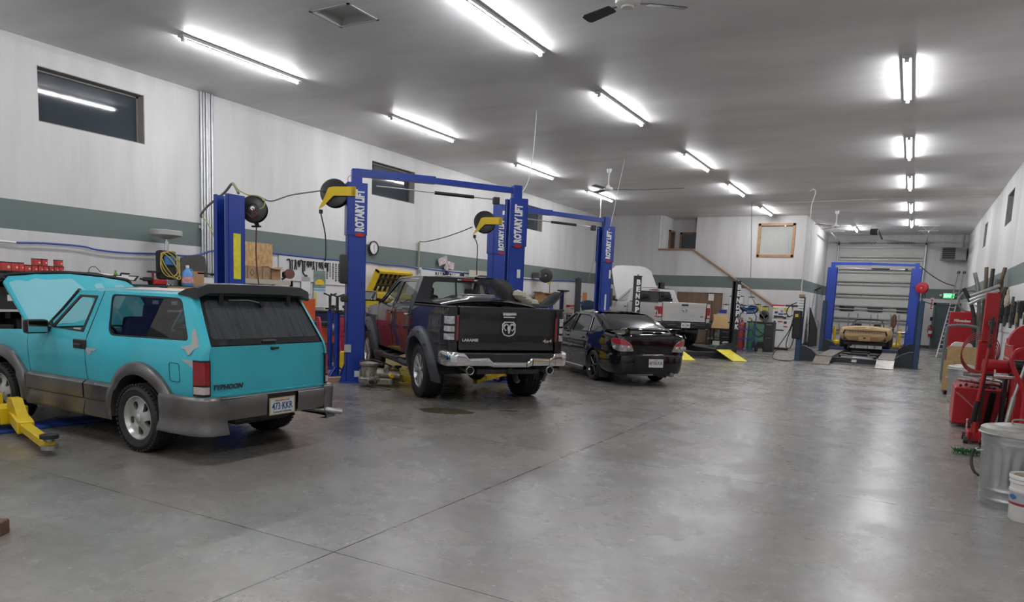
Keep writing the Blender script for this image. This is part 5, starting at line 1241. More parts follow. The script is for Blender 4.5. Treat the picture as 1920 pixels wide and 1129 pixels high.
for x, y, m_ in ((.5, -.2, ALU), (.75, .15, STEEL), (2.1, .0, ALU)): MB().bx(x, x+.35, y-.3, y+.3, .16, .19, .005).bar((x, y-.3, .2), (x+.3, y+.3, .21), .06, .04).build('drip_tray', m_, t, smooth=0)
def rubber_hose(pts, r, m, label, cat='hose', name='hose', k=5):
    o = MB().tube(pts, r, 8, k=k).build(name, m); return tag(o, label, cat)
rubber_hose([(-3.25, 24.33, 1.6), (-3.35, 24.25, 1.0), (-3.62, 24.1, .45), (-3.75, 23.9, .1), (-3.5, 23.7, .02), (-3.15, 23.75, .02)], .014, BLK, 'black cable drooping from the far lift control post to the floor', 'cable', 'power_cable')
rubber_hose([(-3.22, 24.33, 1.85), (-3.40, 24.3, 1.75), (-3.5, 24.28, 1.55), (-3.42, 24.3, 1.4), (-3.3, 24.33, 1.45)], .016, BLK, 'black hose loop hung on the far lift control post', 'hose', 'air_hose')
rubber_hose([(-3.25, 24.33, 1.3), (-3.38, 24.28, .8), (-3.42, 24.25, .45), (-3.3, 24.28, .4), (-3.22, 24.33, .7), (-3.2, 24.36, 1.2)], .014, BLK, 'black hose loop hanging low on the far lift control post', 'hose', 'air_hose')
# ---------------------------------------------------------------- fans, hatch, cords, reels
def hub_z(px, py, y): return aty(px, py, y).z
def fan(loc, zh, ang, label, R=.66, bm=None, grp='ceiling fans'):
    t = thing('ceiling_fan', label, 'ceiling fan', (loc[0], loc[1], CEIL), ang, grp); d = zh-CEIL
    mb = MB(); mb.lathe([(0, 0), (.075, -.001), (.06, -.10), (.03, -.13), (0, -.13)], 20); mb.build('canopy', WHITE, t)
    MB().cyl((0, 0, -.1), (0, 0, d+.1), .014).build('down_rod', WHITE, t)
    mb = MB(); mb.lathe([(0, d+.13), (.04, d+.12), (.06, d+.06), (.12, d+.05), (.135, d+.02), (.13, d-.01), (.10, d-.03), (.07, d-.035), (.06, d-.05), (0, d-.055)], 24); mb.build('motor', WHITE, t)
    for k in range(3):
        M = rot(k*2*PI/3); mb = MB(M); z = d+.01
        mb.panel(rpoly([(.22, -.06), (R, -.075), (R+.03, -.05), (R+.03, .05), (R, .075), (.22, .06)], .02), lambda u, v, q: (u, v, z+v*.22-q), [], .1, .008)
        o = mb.build('blade', bm or C('fan_blade_dark', (.05, .048, .045), .4), t); mb = MB(M); mb.bar((.1, 0, z), (.30, 0, z+.006), .03, .008); mb.build('blade_bracket', STEEL, o)
    return t
p = atz(1177, 6, 4.80); fan((p.x, p.y), 4.80, .64, 'ceiling fan with dark blades cut by the top edge of the photo', .62)
p = atz(1142.5, 317, CEIL); fan((p.x, p.y), hub_z(1143, 355, p.y), .35, 'white ceiling fan hanging above the lift behind the black sedan', .78, C('fan_blade_grey', (.10, .10, .10), .4))
p = atz(1570, 396, CEIL); fan((p.x, p.y), hub_z(1567, 425, p.y), 0.0, 'small white ceiling fan nearest the overhead door', 1.2, WHITE)
t = thing('attic_hatch', 'square attic hatch recessed in the ceiling near the top edge', 'hatch', ((HX0+HX1)/2, (HY0+HY1)/2, CEIL))
a = (HX1-HX0)/2; b = (HY1-HY0)/2; mb = MB()
for s in (-1, 1): mb.bx(s*a, s*(a-.02), -b, b, 0, .11); mb.bx(-a, a, s*b, s*(b-.02), 0, .11)
for s in (-1, 1): mb.bx(s*(a-.01), s*(a+.03), -b-.03, b+.03, -.012, -.001); mb.bx(-a-.03, a+.03, s*(b-.01), s*(b+.03), -.012, -.001)
mb.build('trim', C('hatch_trim', (.5, .5, .49), .6), t, smooth=0); MB().bx(-a, a, -b, b, .10, .12).build('cover', C('hatch_cover', (.5, .5, .48), .7), t, smooth=0)
def cord(pts, r, m, label, name='cord', cat='cord', k=5, grp=None):
    o = MB().tube(pts, r, 6, k=k).build(name, m); tag(o, label, cat, grp); return o
def along(px, y0, y1):                                             # pixel polyline on planes y0..y1
    n = len(px)-1; return [aty(a, b, y0+(y1-y0)*i/n) for i, (a, b) in enumerate(px)]
WC = C('white_cable', (.6, .6, .58), .5); GC = C('grey_cable', (.16, .16, .16), .6); YG = C('yellow_green_hose', (.35, .40, .10), .5)
cord([atz(1006, 206, CEIL)]+along([(1003, 250), (998, 300), (990, 340), (975, 366), (955, 385)], 13.2, 12.3), .008, WC, 'thin white cable looping from the ceiling to the right post over the charcoal pickup')
cord([atz(1171, 300, CEIL)]+along([(1160, 350), (1150, 400), (1142, 432)], 18.5, 17.6), .007, WC, 'thin cable hanging beside the middle ceiling fan')
cord([atz(1127, 372, CEIL-.05)]+along([(1126, 400), (1124, 412)], 21.5, 17.8), .014, WC, 'white conduit dropping from a tube light to the lift beam')
cord(along([(1122, 428), (1118, 440), (1113, 490), (1103, 527)], 17.5, 24.8), .013, WC, 'white cable sagging past the stacked blue lift post toward the back post')
cord([atz(1519, 359, CEIL)]+along([(1526, 355), (1529, 362), (1522, 385), (1519, 420), (1521, 460), (1512, 500), (1504, 530), (1503, 558)], 24.7, 24.4), .013, WC, 'white cord curling from the ceiling to the far lift control post')
cord([atz(1410, 380, CEIL)]+along([(1409, 420), (1408, 500), (1407, 545), (1412, 562), (1424, 583), (1434, 598)], 27.3, 27.3), .012, GC, 'grey cord dropping from the ceiling past the stair rail')
cord([atz(1410, 381, CEIL-.02), atz(1500, 379, CEIL-.02), atz(1640, 374, CEIL-.02), atz(1874, 366, CEIL-.02)], .014, WC, 'long thin conduit crossing the ceiling toward the window wall', 'ceiling_conduit', 'conduit', 0)
cord([atz(1124, 356, CEIL-.02), atz(1200, 356, CEIL-.02), atz(1283, 353, CEIL-.02)], .010, GC, 'short dark cable stapled to the ceiling by the middle fan', 'ceiling_cable', 'cable', 0)
cord([atz(1565, 446, CEIL-.02), aty(1575, 440, 38), aty(1640, 437, 38)], .004, GC, 'thin dark cable near the overhead door opener', k=0)
# hose reels
def reel(name, label, c, ax, R, w, dm, parts='black', arm_to=None, grp=None):
    """c centre, ax = axle direction"""
    t = thing(name, label, 'hose reel', c, 0, grp); ax = Vector(ax).normalized(); M = frame((0, 0, 0), ax.orthogonal(), ax.cross(ax.orthogonal()))
    for s in (-1, 1):
        mb = MB(M); mb.lathe([(.03, s*w/2), (R*.35, s*w/2), (R*.40, s*(w/2+.015)), (R*.9, s*(w/2+.008)), (R, s*(w/2+.0)), (R, s*(w/2-.012)), (R*.9, s*(w/2-.006)), (.03, s*(w/2-.006))], 32); mb.build('flange', dm, t)
    mb = MB(M); prof = [(R*.4, -w/2)]
    for i in range(8):
        a = -w/2+w*i/8; prof += [(R*.80, a+.002), (R*.86, a+w/16), (R*.80, a+w/8-.002)]
    mb.lathe(prof+[(R*.4, w/2)], 28); mb.build('wound_hose', RUB, t)
    MB(M).cyl((0, 0, -w/2-.03), (0, 0, w/2+.03), .03).build('axle', STEEL, t)
    return t
rc = aty(476, 393, 7.16); ax = (.55, -.75, .1)
t = reel('hose_reel', 'black air hose reel on top of the post behind the turquoise SUV', rc, ax, .185, .10, C('reel_black', (.018, .018, .02), .35))
mb = MB(); mb.bar((-.12, .05, -.05), (.05, .02, -.22), .05, .03); mb.box((.05, .0, -.235), (.16, .05, .025), .006); mb.bar((-.32, .05, -.05), (-.12, .05, -.05), .12, .03); mb.build('bracket', BLK, t)
cord([(rc+Vector(ax).normalized()*.08)+Vector(p) for p in ((0, 0, 0), (.06, .02, -.08), (.0, .0, -.13), (-.08, -.04, -.06))], .008, C('red_hose', (.30, .02, .02), .5), 'short red coupling hose on the face of the black reel', 'coupling_hose', 'hose')
q = rc+Vector((.05, 0, -.24)); cord([q, q+Vector((0, 0, -.5)), aty(493, 590, 7.16)], .009, C('red_brown_hose', (.12, .025, .02), .5), 'dark red air hose hanging straight down from the black reel', 'air_hose', 'hose', 3)
def yreel(px, py, y, R, ex, label, drop, hl):
    c = aty(px, py, y); t = reel('hose_reel', label, c, (.45, -.85, .12), R, .13, C('reel_black', (.018, .018, .02), .35), grp='yellow-arm cord reels')
    M = frame(Vector((.05, -.115, 0)), (.88, .46, 0), (0, 0, 1)); k = R/.22
    mb = MB(M @ Matrix.Scale(k, 4)); mb.prism(rpoly([(-.22, -.27), (-.13, -.21), (.02, -.05), (.36, -.04), (.36, .10), (.02, .09), (-.06, .07), (-.14, -.12)], .02), 0, .02); mb.bx(.30, .36, -.04, .10, -.2, .02); mb.build('arm', YEL, t)
    mb = MB(M @ Matrix.Scale(k, 4)); mb.cyl((-.18, -.27, .0), (-.18, -.33, .0), .03, n=10); mb.build('hose_stop', BLK, t)
    q = c+M.to_3x3() @ Vector((-.18*k, -.33*k, 0))+Vector((.05, -.115, 0)); cord([q+Vector((0, 0, .07)), q]+[aty(a, b, y-.1) for a, b in drop], .011, BLK, hl, 'air_hose', 'hose', 3)
    return t
yreel(628, 363, 9.62, .245, 0, 'black cord reel with yellow arm on the post left of the charcoal pickup', [(610, 440), (611, 478), (609, 490)], 'black cord hanging from the yellow-arm reel left of the charcoal pickup')
yreel(909, 417, 13.95, .245, 0, 'black cord reel with yellow arm on the post behind the charcoal pickup cab', [(895, 460), (894, 500), (894, 516)], 'black cord hanging from the yellow-arm reel behind the pickup cab')
c = atx(1023, 517, LW+.45); t = reel('hose_reel', 'black wall hose reel mounted on the green band above the cardboard boxes', c, (.5, -.8, 0), .27, .14, C('reel_black', (.018, .018, .02), .35))
mb = MB(); mb.box((-.25, -.20, 0), (.3, .24, .22), .02); mb.build('motor', C('motor_grey', (.09, .09, .09), .5), t)
mb = MB(); mb.bar((-.44, .0, -.02), (.0, .0, -.02), .05, .03); mb.bar((.05, .15, -.3), (.12, .22, -.24), .1, .05); mb.build('bracket', YEL, t)
cord([c+Vector((.05, .1, -.18)), c+Vector((.1, .2, -.25)), c+Vector((.1, .2, -1.2))], .012, BLK, 'black hose hanging from the wall reel above the cardboard boxes', 'air_hose', 'hose', 0)
c = aty(1729, 540, 36.9); t = reel('hose_reel', 'red hose reel hung beside the right post of the far blue lift', c, (-.25, -.95, 0), .245, .16, RED)
mb = MB(); mb.bar((-.35, .05, .0), (.0, .1, 0), .06, .03); mb.bar((.1, 0, -.1), (.16, 0, -.42), .05, .04); mb.build('bracket', DARKST, t)
cord(along([(1724, 498), (1745, 515), (1770, 530), (1792, 537)], 37.2, 38.5), .022, C('olive_hose', (.10, .11, .08), .6), 'dark hose sagging from the far blue lift to the ladder', 'air_hose', 'hose')
cord(along([(1733, 566), (1760, 573), (1800, 572)], 31, 31), .014, BLK, 'thin black cable strung from the far lift post to the ladder', 'cable', 'cable')
# line work above the low lift and between posts
cord(along([(378, 407), (377, 402), (390, 386), (420, 362), (434, 345), (440, 348), (447, 362)], 9.6, 7.2), .022, C('flex_conduit', (.20, .20, .18), .5), 'grey flexible conduit bending from the wall pipes to the low lift post', 'flex_conduit', 'conduit')
cord(along([(439, 347), (450, 358), (466, 366), (485, 368), (496, 376), (494, 388), (488, 392)], 7.2, 7.1), .010, YG, 'yellow green hose arching over the black reel', 'air_hose', 'hose')
cord(along([(490, 371), (510, 377), (545, 366), (585, 360), (606, 357)], 7.2, 9.5), .011, C('olive_hose', (.22, .24, .14), .6), 'olive hose strung between the low lift post and the yellow-arm reel', 'air_hose', 'hose')
cord(along([(380, 406), (392, 423), (400, 440), (404, 460), (404, 500)], 9.7, 9.7), .012, YG, 'yellow green hose running down beside the wall pipes', 'air_hose', 'hose')
cord(along([(655, 347), (652, 335), (660, 328), (672, 330)], 9.9, 9.9), .005, GC, 'thin wire looped over the post left of the charcoal pickup', 'wire', 'wire')
cord([atx(787, 453, LW+.05)]+along([(800, 453), (830, 446), (860, 436), (885, 426)], 16.5, 14.1), .013, C('olive_hose', (.22, .24, .14), .6), 'dark cable strung from the wall pipe to the reel behind the pickup cab', 'air_hose', 'hose')
# opener on the ceiling in front of the overhead door
p = atz(1641, 418, CEIL); z = aty(1646, 435, p.y).z
t = thing('door_opener', 'black trolley door opener hung on a steel frame before the overhead door', 'door opener', (p.x, p.y, CEIL))
mb = MB(); mb.box((0, 0, z-CEIL), (.32, .34, .24), .03); mb.build('motor', BLK, t)
mb = MB()
for x in (-.35, .0, .35): mb.bar((x, 0, -.005), (x*.5+.1, 0, z-CEIL+.1), .03, .006)
mb.bx(-.5, .6, -.02, .02, -.03, -.001); mb.bar((0, 0, z-CEIL+.13), (.2, 0, z-CEIL+.13), .3, .02); mb.build('hanger', ALU, t, smooth=0)
mb = MB(); mb.bar((.12, 0, z-CEIL+.12), (.12, BACK-.3-p.y, DZ+.3-CEIL), .06, .05); mb.build('rail', DARKST, t, smooth=0)
# unit heater on the end wall
t = thing('unit_heater', 'grey unit heater with louvres hung in the corner above the exit door', 'heater', (1.36, 39.9, 4.54))
mb = MB(); mb.bx(-.42, .62, -.15, .45, -.30, .30, .02); mb.build('casing', C('heater_grey', (.34, .34, .33), .5), t, smooth=0)
mb = MB(); mb.bx(-.36, .16, -.165, -.14, -.26, .26); 
for i in range(6): mb.bar((-.36, -.17, -.22+i*.088), (.16, -.17, -.22+i*.088), .05, .02, mi=1)
mb.build('louvre', [BLK, C('louvre_grey', (.2, .2, .2), .5)], t, smooth=0)
for x in (-.3, .5): MB().cyl((x, .1, .3), (x, .1, CEIL-4.54), .008, n=6).build('hanger_rod', STEEL, t)
MB().cyl((.45, .1, .3), (.45, .1, CEIL-4.54), .05, n=14).build('gas_pipe', C('heater_grey', (.34, .34, .33), .5), t)
# ---------------------------------------------------------------- left wall
def lw(px, py, off=.05): return atx(px, py, LW+off)
for i, x in enumerate((376.5, 381.5, 387, 391.5, 397)):
    p = lw(x, 180); b = .03 if i in (2, 4) else .022
    o = MB().cyl((LW+.05, p.y, 1.66), (LW+.05, p.y, CEIL-.001), b, n=10).build('wall_conduit', ALU); tag(o, ['leftmost', 'second', 'middle', 'fourth', 'rightmost'][i]+' of the five steel pipes running down the left wall', 'pipe', 'vertical pipes on the left wall')
o = MB().bx(LW, LW+.03, 9.72, 10.2, 2.78, 2.84).build('pipe_strut', ALU, smooth=0); tag(o, 'metal strut holding the five pipes on the green band', 'bracket')
BL = C('blue_air_line', (.03, .07, .35), .4)
cord([lw(a, b, .06) for a, b in ((-40, 449), (0, 452), (30, 455))], .02, WHITE, 'white end of the air pipe at the left edge of the photo', 'air_line', 'pipe')
cord([lw(a, b, .08) for a, b in ((31, 455), (80, 456), (124, 459), (160, 463), (180, 468), (231, 474), (301, 476), (350, 480), (376, 477), (395, 471), (412, 470))], .017, BL, 'blue air line sagging along the wall above the shelf', 'air_line', 'pipe')
cord([lw(a, b, .04) for a, b in ((507, 474), (560, 480), (625, 487), (655, 489), (690, 491), (720, 496), (760, 499), (783, 504), (786, 512))], .02, BL, 'blue air line running above the tool boards', 'air_line', 'pipe')
cord([lw(a, b, .04) for a, b in ((792, 503), (850, 510), (900, 514), (960, 521), (1010, 525), (1060, 527), (1100, 529))], .02, BL, 'blue air line running along the wall behind the pickups', 'air_line', 'pipe')
o = MB().cyl(lw(786, 454, .05), lw(784, 515, .05), .028, n=8).build('wall_conduit', C('olive_pipe', (.30, .31, .24), .5)); tag(o, 'single olive pipe on the wall above the charcoal pickup', 'pipe')
# clock
p = lw(699, 465); t = thing('wall_clock', 'round white clock with black rim on the green band', 'clock', p, 0)
M = frame((0, 0, 0), (0, 1, 0), (0, 0, 1)); MB(M).lathe([(0, 0), (.17, 0), (.19, .02), (.19, .05), (.165, .055), (.16, .03), (0, .03)], 32).build('rim', BLK, t)
MB(M).cyl((0, 0, .03), (0, 0, .034), .158, n=32).build('face', PAPER, t)
mb = MB(M); mb.bar((0, 0, .038), (.02, .09, .038), .012, .004); mb.bar((0, 0, .04), (.04, -.12, .04), .008, .004); mb.build('hands', BLK, t)
for k in range(12): a = k*PI/6; MB(M).bar((.125*math.cos(a), .125*math.sin(a), .036), (.145*math.cos(a), .145*math.sin(a), .036), .008, .003).build('hour_mark', BLK, t)
# shelving along the wall behind the SUV
SH = C('shelf_white', (.50, .50, .48), .5); SX0, SX1 = LW+.05, LW+.60; ST = 1.60
t = thing('storage_shelving', 'long steel shelving behind the turquoise SUV with dark bins', 'shelving', ((SX0+SX1)/2, 7.4, 0))
for y in (-2.9, -1.3, .35, 2.0, 2.85):
    for x in (-.25, .25): MB().bx(x-.025, x+.025, y-.03, y+.03, 0, ST-.03).build('upright', SH, t, smooth=0)
for z in (.15, .62, 1.10): MB().bx(-.27, .27, -2.95, 2.9, z, z+.035).build('shelf', SH, t, smooth=0)
MB().bx(-.28, .30, -2.95, 2.9, ST-.035, ST, .004).build('top', C('green_black_top', (.02, .045, .04), .4), t, smooth=0)
MB().bx(-.27, -.26, -2.95, 2.9, .1, ST-.03).build('back', C('shelf_back_dark', (.03, .03, .035), .7), t, smooth=0)
def item(name, mb, m, label, cat, loc, rz=0, grp=None, smooth=35): 
    o = mb.build(name, m, None, loc, smooth, rz); return tag(o, label, cat, grp)
def carton(loc, d, label, rz=0, grp=None, m=CARD, open_=False, name='cardboard_box', tape=True, cat='box'):
    t = thing(name, label, cat, loc, rz, grp); x, y, z = d
    if open_:
        mb = MB(); mb.bx(-x/2, x/2, -y/2, y/2, 0, .006)
        for s in (-1, 1): mb.bx(s*x/2, s*(x/2-.006), -y/2, y/2, 0, z); mb.bx(-x/2, x/2, s*y/2, s*(y/2-.006), 0, z)
        mb.build('body', m, t, smooth=0)
        for s in (-1, 1):
            o = MB().bar((s*x/2, 0, z), (s*(x/2+x*.42), 0, z-.02), y, .006).build('flap', m, t, smooth=0); MB().bar((0, s*y/2, z), (0, s*(y/2+y*.30), z+.03), x*.98, .006).build('flap', m, t, smooth=0)
    else:
        MB().bx(-x/2, x/2, -y/2, y/2, 0, z, .003).build('body', m, t, smooth=0)
        if tape: mb = MB(); mb.bx(-.03, .03, -y/2-.001, y/2+.001, z-.06, z+.0015); mb.build('tape', C('parcel_tape', (.45, .33, .2), .3), t, smooth=0)
    return t
random.seed(11)
# bins on the shelves
ORD = ['first', 'second', 'third', 'fourth', 'fifth', 'sixth', 'seventh', 'eighth', 'ninth', 'tenth', 'eleventh', 'twelfth', 'thirteenth', 'fourteenth', 'fifteenth', 'sixteenth', 'seventeenth', 'eighteenth', 'nineteenth', 'twentieth', 'twenty-first', 'twenty-second']
k = 0; BINM = [C('bin_black', (.02, .02, .022), .5), C('bin_blue', (.02, .04, .28), .45), C('bin_grey', (.13, .13, .13), .5), C('bin_red', (.35, .03, .03), .5)]
for (z, dz) in ((.185, .34), (.655, .36), (1.135, .34)):
    y = 4.8; k = 0
    while y < 9.75:
        w_ = random.choice((.32, .4, .5)); mi = random.choice((0, 0, 1, 2, 3)) if z > 1 else random.choice((0, 0, 2))
        t = thing('storage_bin', '%s storage bin, %s from the left on the %s shelf behind the SUV' % (['black', 'blue', 'grey', 'red'][mi], ORD[k], {.185: 'bottom', .655: 'middle', 1.135: 'upper'}[z]), 'bin', (LW+.33, y+w_/2, z+.004), 0, 'bins on the shelving behind the SUV')
        h = dz*random.uniform(.6, .95); mb = MB(); mb.add([(-.18, -w_*.45, 0), (.17, -w_*.45, 0), (.17, w_*.45, 0), (-.18, w_*.45, 0), (-.19, -w_*.48, h), (.185, -w_*.48, h), (.185, w_*.48, h), (-.19, w_*.48, h)], [(0, 1, 2, 3), (0, 1, 5, 4), (1, 2, 6, 5), (2, 3, 7, 6), (3, 0, 4, 7)]); mb.build('tub', BINM[mi], t, smooth=0)
        MB().bx(-.195, .19, -w_*.49, w_*.49, h, h+.02, .005).build('lid', BINM[mi], t, smooth=0); MB().bx(.18, .184, -.06, .06, h*.4, h*.7).build('label_card', PAPER, t, smooth=0)
        y += w_+.03; k += 1
# top of the shelving
t = thing('equipment_case', 'long flat black case with a blue badge under the small red boxes', 'case', (LW+.36, 6.55, ST))
MB().bx(-.2, .2, -1.25, 1.02, 0, .11, .01).build('body', C('case_black', (.016, .016, .018), .4), t, smooth=0); MB().bx(-.21, .21, -1.27, 1.04, .11, .135, .008).build('lid', C('case_black', (.016, .016, .018), .4), t, smooth=0)
MB().prism(arc(0, 0, .09, 0, 345, 23, .05), 0, .004, M=frame((.205, -.02+.35, .07), (0, 1, 0), (0, 0, 1))).build('badge', C('badge_blue', (.03, .08, .45), .4), t)
RB = C('red_box_card', (.55, .05, .05), .5); RB2 = C('box_flap_dark', (.03, .03, .03), .6); CR = C('cream_print', (.65, .55, .4), .6)
def redbox(px0, px1, py0, py1, X, n, where):
    a = atx(px0, py1, X); b = atx(px1, py0, X); w_ = (b.y-a.y)*.96; h = (b.z-a.z)
    t = thing('parts_box', 'small red parts box '+where, 'box', (X-.06, (a.y+b.y)/2, a.z), 0, 'small red parts boxes')
    MB().bx(-.06, .06, -w_/2, w_/2, 0, h, .003).build('carton', RB, t, smooth=0); MB().bx(-.062, .062, -w_/2-.001, w_/2+.001, h*.86, h+.002).build('top_band', RB2, t, smooth=0)
    MB().prism(arc(w_*.22, h*.42, w_*.16, 0, 330, 11), 0, .002, M=frame((.0605, 0, 0), (0, 1, 0), (0, 0, 1))).build('printed_spot', CR, t, smooth=0)
XB = LW+.50; zt = ST+.136; _a = atx(100, 500, XB)
def ybase(px): return atx(px, 495, XB).y
rows_ = [(2, 22, 0), (22, 36, 0), (36, 46, 0), (47, 60, 0), (61, 72, 0), (73, 82, 0), (83, 92, 0), (93, 101, 0), (102, 111, 0), (112, 121, 0), (66, 79, 1), (80, 91, 1), (108, 119, 1)]
names_ = ['at the left end of the row on the black case', 'second from the left end on the black case', 'third from the left end on the black case, beside the gap', 'just past the gap on the black case', 'under the left of the two stacked pair', 'under the stacked pair on the black case', 'right of the stacked pair on the black case', 'between the two stacks on the black case', 'left of the last box on the black case', 'at the right end on the black case', 'stacked on top, left of the raised pair', 'stacked on top, right of the raised pair', 'stacked on the right end of the row']
for i, (a, b, lv) in enumerate(rows_):
    ya, yb = ybase(a), ybase(b); h = .105 if i > 2 else .135; z = zt+(.107 if lv else 0); w_ = (yb-ya)*.95
    t = thing('parts_box', 'small red parts box '+names_[i], 'box', (XB-.07, (ya+yb)/2, z), random.uniform(-.08, .08), 'small red parts boxes')
    MB().bx(-.06, .06, -w_/2, w_/2, 0, h, .003).build('carton', RB, t, smooth=0); MB().bx(-.062, .062, -w_/2-.001, w_/2+.001, h*.88, h+.002).build('top_band', RB2, t, smooth=0)
    MB().prism(arc(w_*.22, h*.42, w_*.16, 0, 330, 11), 0, .002, M=frame((.0605, 0, 0), (0, 1, 0), (0, 0, 1))).build('printed_spot', CR, t, smooth=0)
def yt(px, X=LW+.45): return atx(px, 520, X).y
def blob(loc, r, sc, m, label, name, cat, seed=0, amp=.25):
    random.seed(seed); mb = MB(); rows = []; n = 14
    for i in range(8):
        a = PI*i/7; rows.append([])
        for j in range(n):
            rr = r*(1+random.uniform(-amp, amp)*math.sin(a)); rows[-1].append((rr*sc[0]*math.sin(a)*math.cos(2*PI*j/n), rr*sc[1]*math.sin(a)*math.sin(2*PI*j/n), max(0, r*sc[2]+rr*sc[2]*math.cos(a))))
    mb.grid(rows, close_v=True); return item(name, mb, m, label, cat, loc)
blob((LW+.4, yt(172), ST), .16, (1, 1.5, .55), C('bag_black', (.018, .018, .02), .8), 'black tool bag slumped on the shelf right of the red boxes', 'tool_bag', 'bag', 3)
blob((LW+.45, yt(197), ST), .11, (1, 1.3, .6), C('glove_brown', (.09, .07, .05), .8), 'small dark pouch between the black bag and the bow-tie emblem', 'pouch', 'pouch', 4)
cord([(LW+.5, yt(163), ST+.12), (LW+.5, yt(165), ST+.24), (LW+.5, yt(176), ST+.27), (LW+.5, yt(186), ST+.18)], .006, BLK, 'thin black wire arching over the tool bag', 'wire', 'wire')
# bow-tie emblem
E_ = [(-.27, -.035), (-.20, .05), (-.09, .05), (-.07, .095), (.10, .095), (.08, .05), (.27, .05), (.20, -.045), (.09, -.045), (.07, -.09), (-.10, -.09), (-.08, -.045)]
t = thing('bow_tie_emblem', 'white bow-tie emblem with black outline lying on the shelf', 'emblem', (LW+.52, yt(229), ST+.10)); M = frame((0, 0, 0), (0, 1, 0), (0, 0, 1))
MB(M).prism(E_, 0, .012).build('outline', BLK, t, smooth=0); MB(M).prism([(x*.78, y*.66) for x, y in E_], .012, .02).build('face', WHITE, t, smooth=0)
item('spray_can', MB().lathe([(0, 0), (.03, 0), (.03, .17), (.018, .19), (.018, .23), (0, .23)], 16), C('green_can', (.12, .30, .05), .4), 'green spray can standing beside the bow-tie emblem', 'can', (LW+.5, yt(236-22), ST))
blob((LW+.35, yt(205), ST), .12, (1, 1.6, .7), PAPER, 'crumpled white plastic sheet on the shelf behind the emblem', 'plastic_sheet', 'sheet', 8, .4)
# red bench vise-like tool, small black tools
t = thing('bench_grinder', 'red tool with a black handle on the shelf left of the gauge stand', 'tool', (LW+.45, yt(296), ST))
mb = MB(); mb.box((0, 0, .05), (.16, .26, .10), .02); mb.cyl((0, -.1, .1), (0, -.1, .22), .02); mb.build('body', RED, t); mb = MB(); mb.box((0, -.05, .24), (.08, .30, .035), .01); mb.build('handle', BLK, t)
item('impact_driver', MB().box((0, 0, .10), (.07, .22, .08), .02).bar((0, .05, .08), (0, .07, 0), .06, .06).cyl((0, -.11, .1), (0, -.17, .1), .02), BLK, 'black cordless driver lying on the shelf left of the red tool', 'driver', (LW+.45, yt(277), ST), .2)
item('antenna_whip', MB().cyl((0, 0, 0), (0, 0, .22), .004, n=6).cyl((0, 0, 0), (0, 0, .03), .02, n=10), DARKST, 'thin upright rod on the shelf beside the red tool', 'rod', (LW+.5, yt(284.5), ST))
# gauge set with yellow hoses on a stand
y0_ = yt(315); t = thing('gauge_stand', 'steel stand with disc top and coiled yellow hoses on the shelf', 'gauge stand', (LW+.42, y0_, ST))
mb = MB(); mb.cyl((0, 0, 0), (0, 0, .02), .13, n=24); mb.cyl((0, 0, 0), (0, 0, .86), .022); mb.cyl((0, 0, .66), (0, 0, .82), .045); mb.build('pole', CHROME, t)
mb = MB(); mb.lathe([(0, .86), (.08, .87), (.27, .93), (.28, .94), (.28, 1.02), (.27, 1.03), (0, 1.03)], 28); mb.build('disc', C('disc_grey', (.38, .38, .36), .45), t)
mb = MB(); mb.box((-.02, 0, .38), (.16, .36, .55), .06, seg=2); mb.build('bag', C('gauge_bag', (.03, .03, .03), .8), t)
mb = MB(); mb.box((.08, .0, .46), (.06, .22, .18), .02); mb.build('manifold', C('manifold_blue', (.03, .15, .40), .35), t)
for q in range(3):
    mb = MB(); mb.tube([(.10+.01*q, .20*math.cos(a*PI/6+q), .40-.02*q+.24*math.sin(a*PI/6+q*.5)) for a in range(12)], .010, 6, closed=True, k=2); mb.build('hose', C('hose_yellow', (.55, .42, .08), .5), t)
# washer fluid jug, boxes
t = thing('fluid_jug', 'blue windshield washer fluid jug on the shelf beside a cardboard box', 'jug', (LW+.52, yt(347), ST))
mb = MB(); P = [(.10, 0), (.115, .02), (.115, .22), (.095, .27), (.04, .33), (.032, .36), (0, .36)]
mb.lathe([(0, 0)]+P, 20, M=Matrix.Diagonal((.7, 1.05, 1, 1))); mb.build('bottle', C('jug_blue', (.10, .28, .60), .25), t)
MB().cyl((0, 0, .35), (0, 0, .40), .034).build('cap', WHITE, t); MB().lathe([(.117, .06), (.117, .18)], 20, M=Matrix.Diagonal((.7, 1.05, 1, 1))).build('label', C('jug_label', (.62, .30, .32), .5, noise=.5, nscale=14), t)
MB().tube([(0, .04, .33), (0, .10, .31), (0, .115, .25)], .016, 8, k=3).build('handle', C('jug_blue', (.10, .28, .60), .25), t)
carton((LW+.42, yt(364), ST), (.26, .30, .29), 'square cardboard box with a round printed mark beside the blue jug')
item('plastic_board', MB(frame((0, 0, 0), (0, 1, 0), (0, 0, 1))).prism(rpoly([(-.32, 0), (.38, 0), (.30, .60), (.18, .64), (-.25, .56)], .04), 0, .02), C('panel_brown_black', (.06, .055, .05), .55), 'dark plastic panel leaning on the wall behind the cardboard box', 'panel', (LW+.16, yt(362, LW+.2), ST))
carton((LW+.36, yt(397), ST-.03), (.3, .46, .22), 'white box at the right end of the shelf behind the lift post', m=PAPER, tape=False, name='storage_box')
item('lamp_arm', MB().bar((0, -.25, .26), (0, .2, .26), .10, .03).bar((0, -.02, .0), (0, -.02, .26), .03, .03).box((0, .25, .25), (.1, .3, .04), .01), BLK, 'black flat-headed stand on the shelf behind the white box', 'stand', (LW+.5, yt(385), ST))
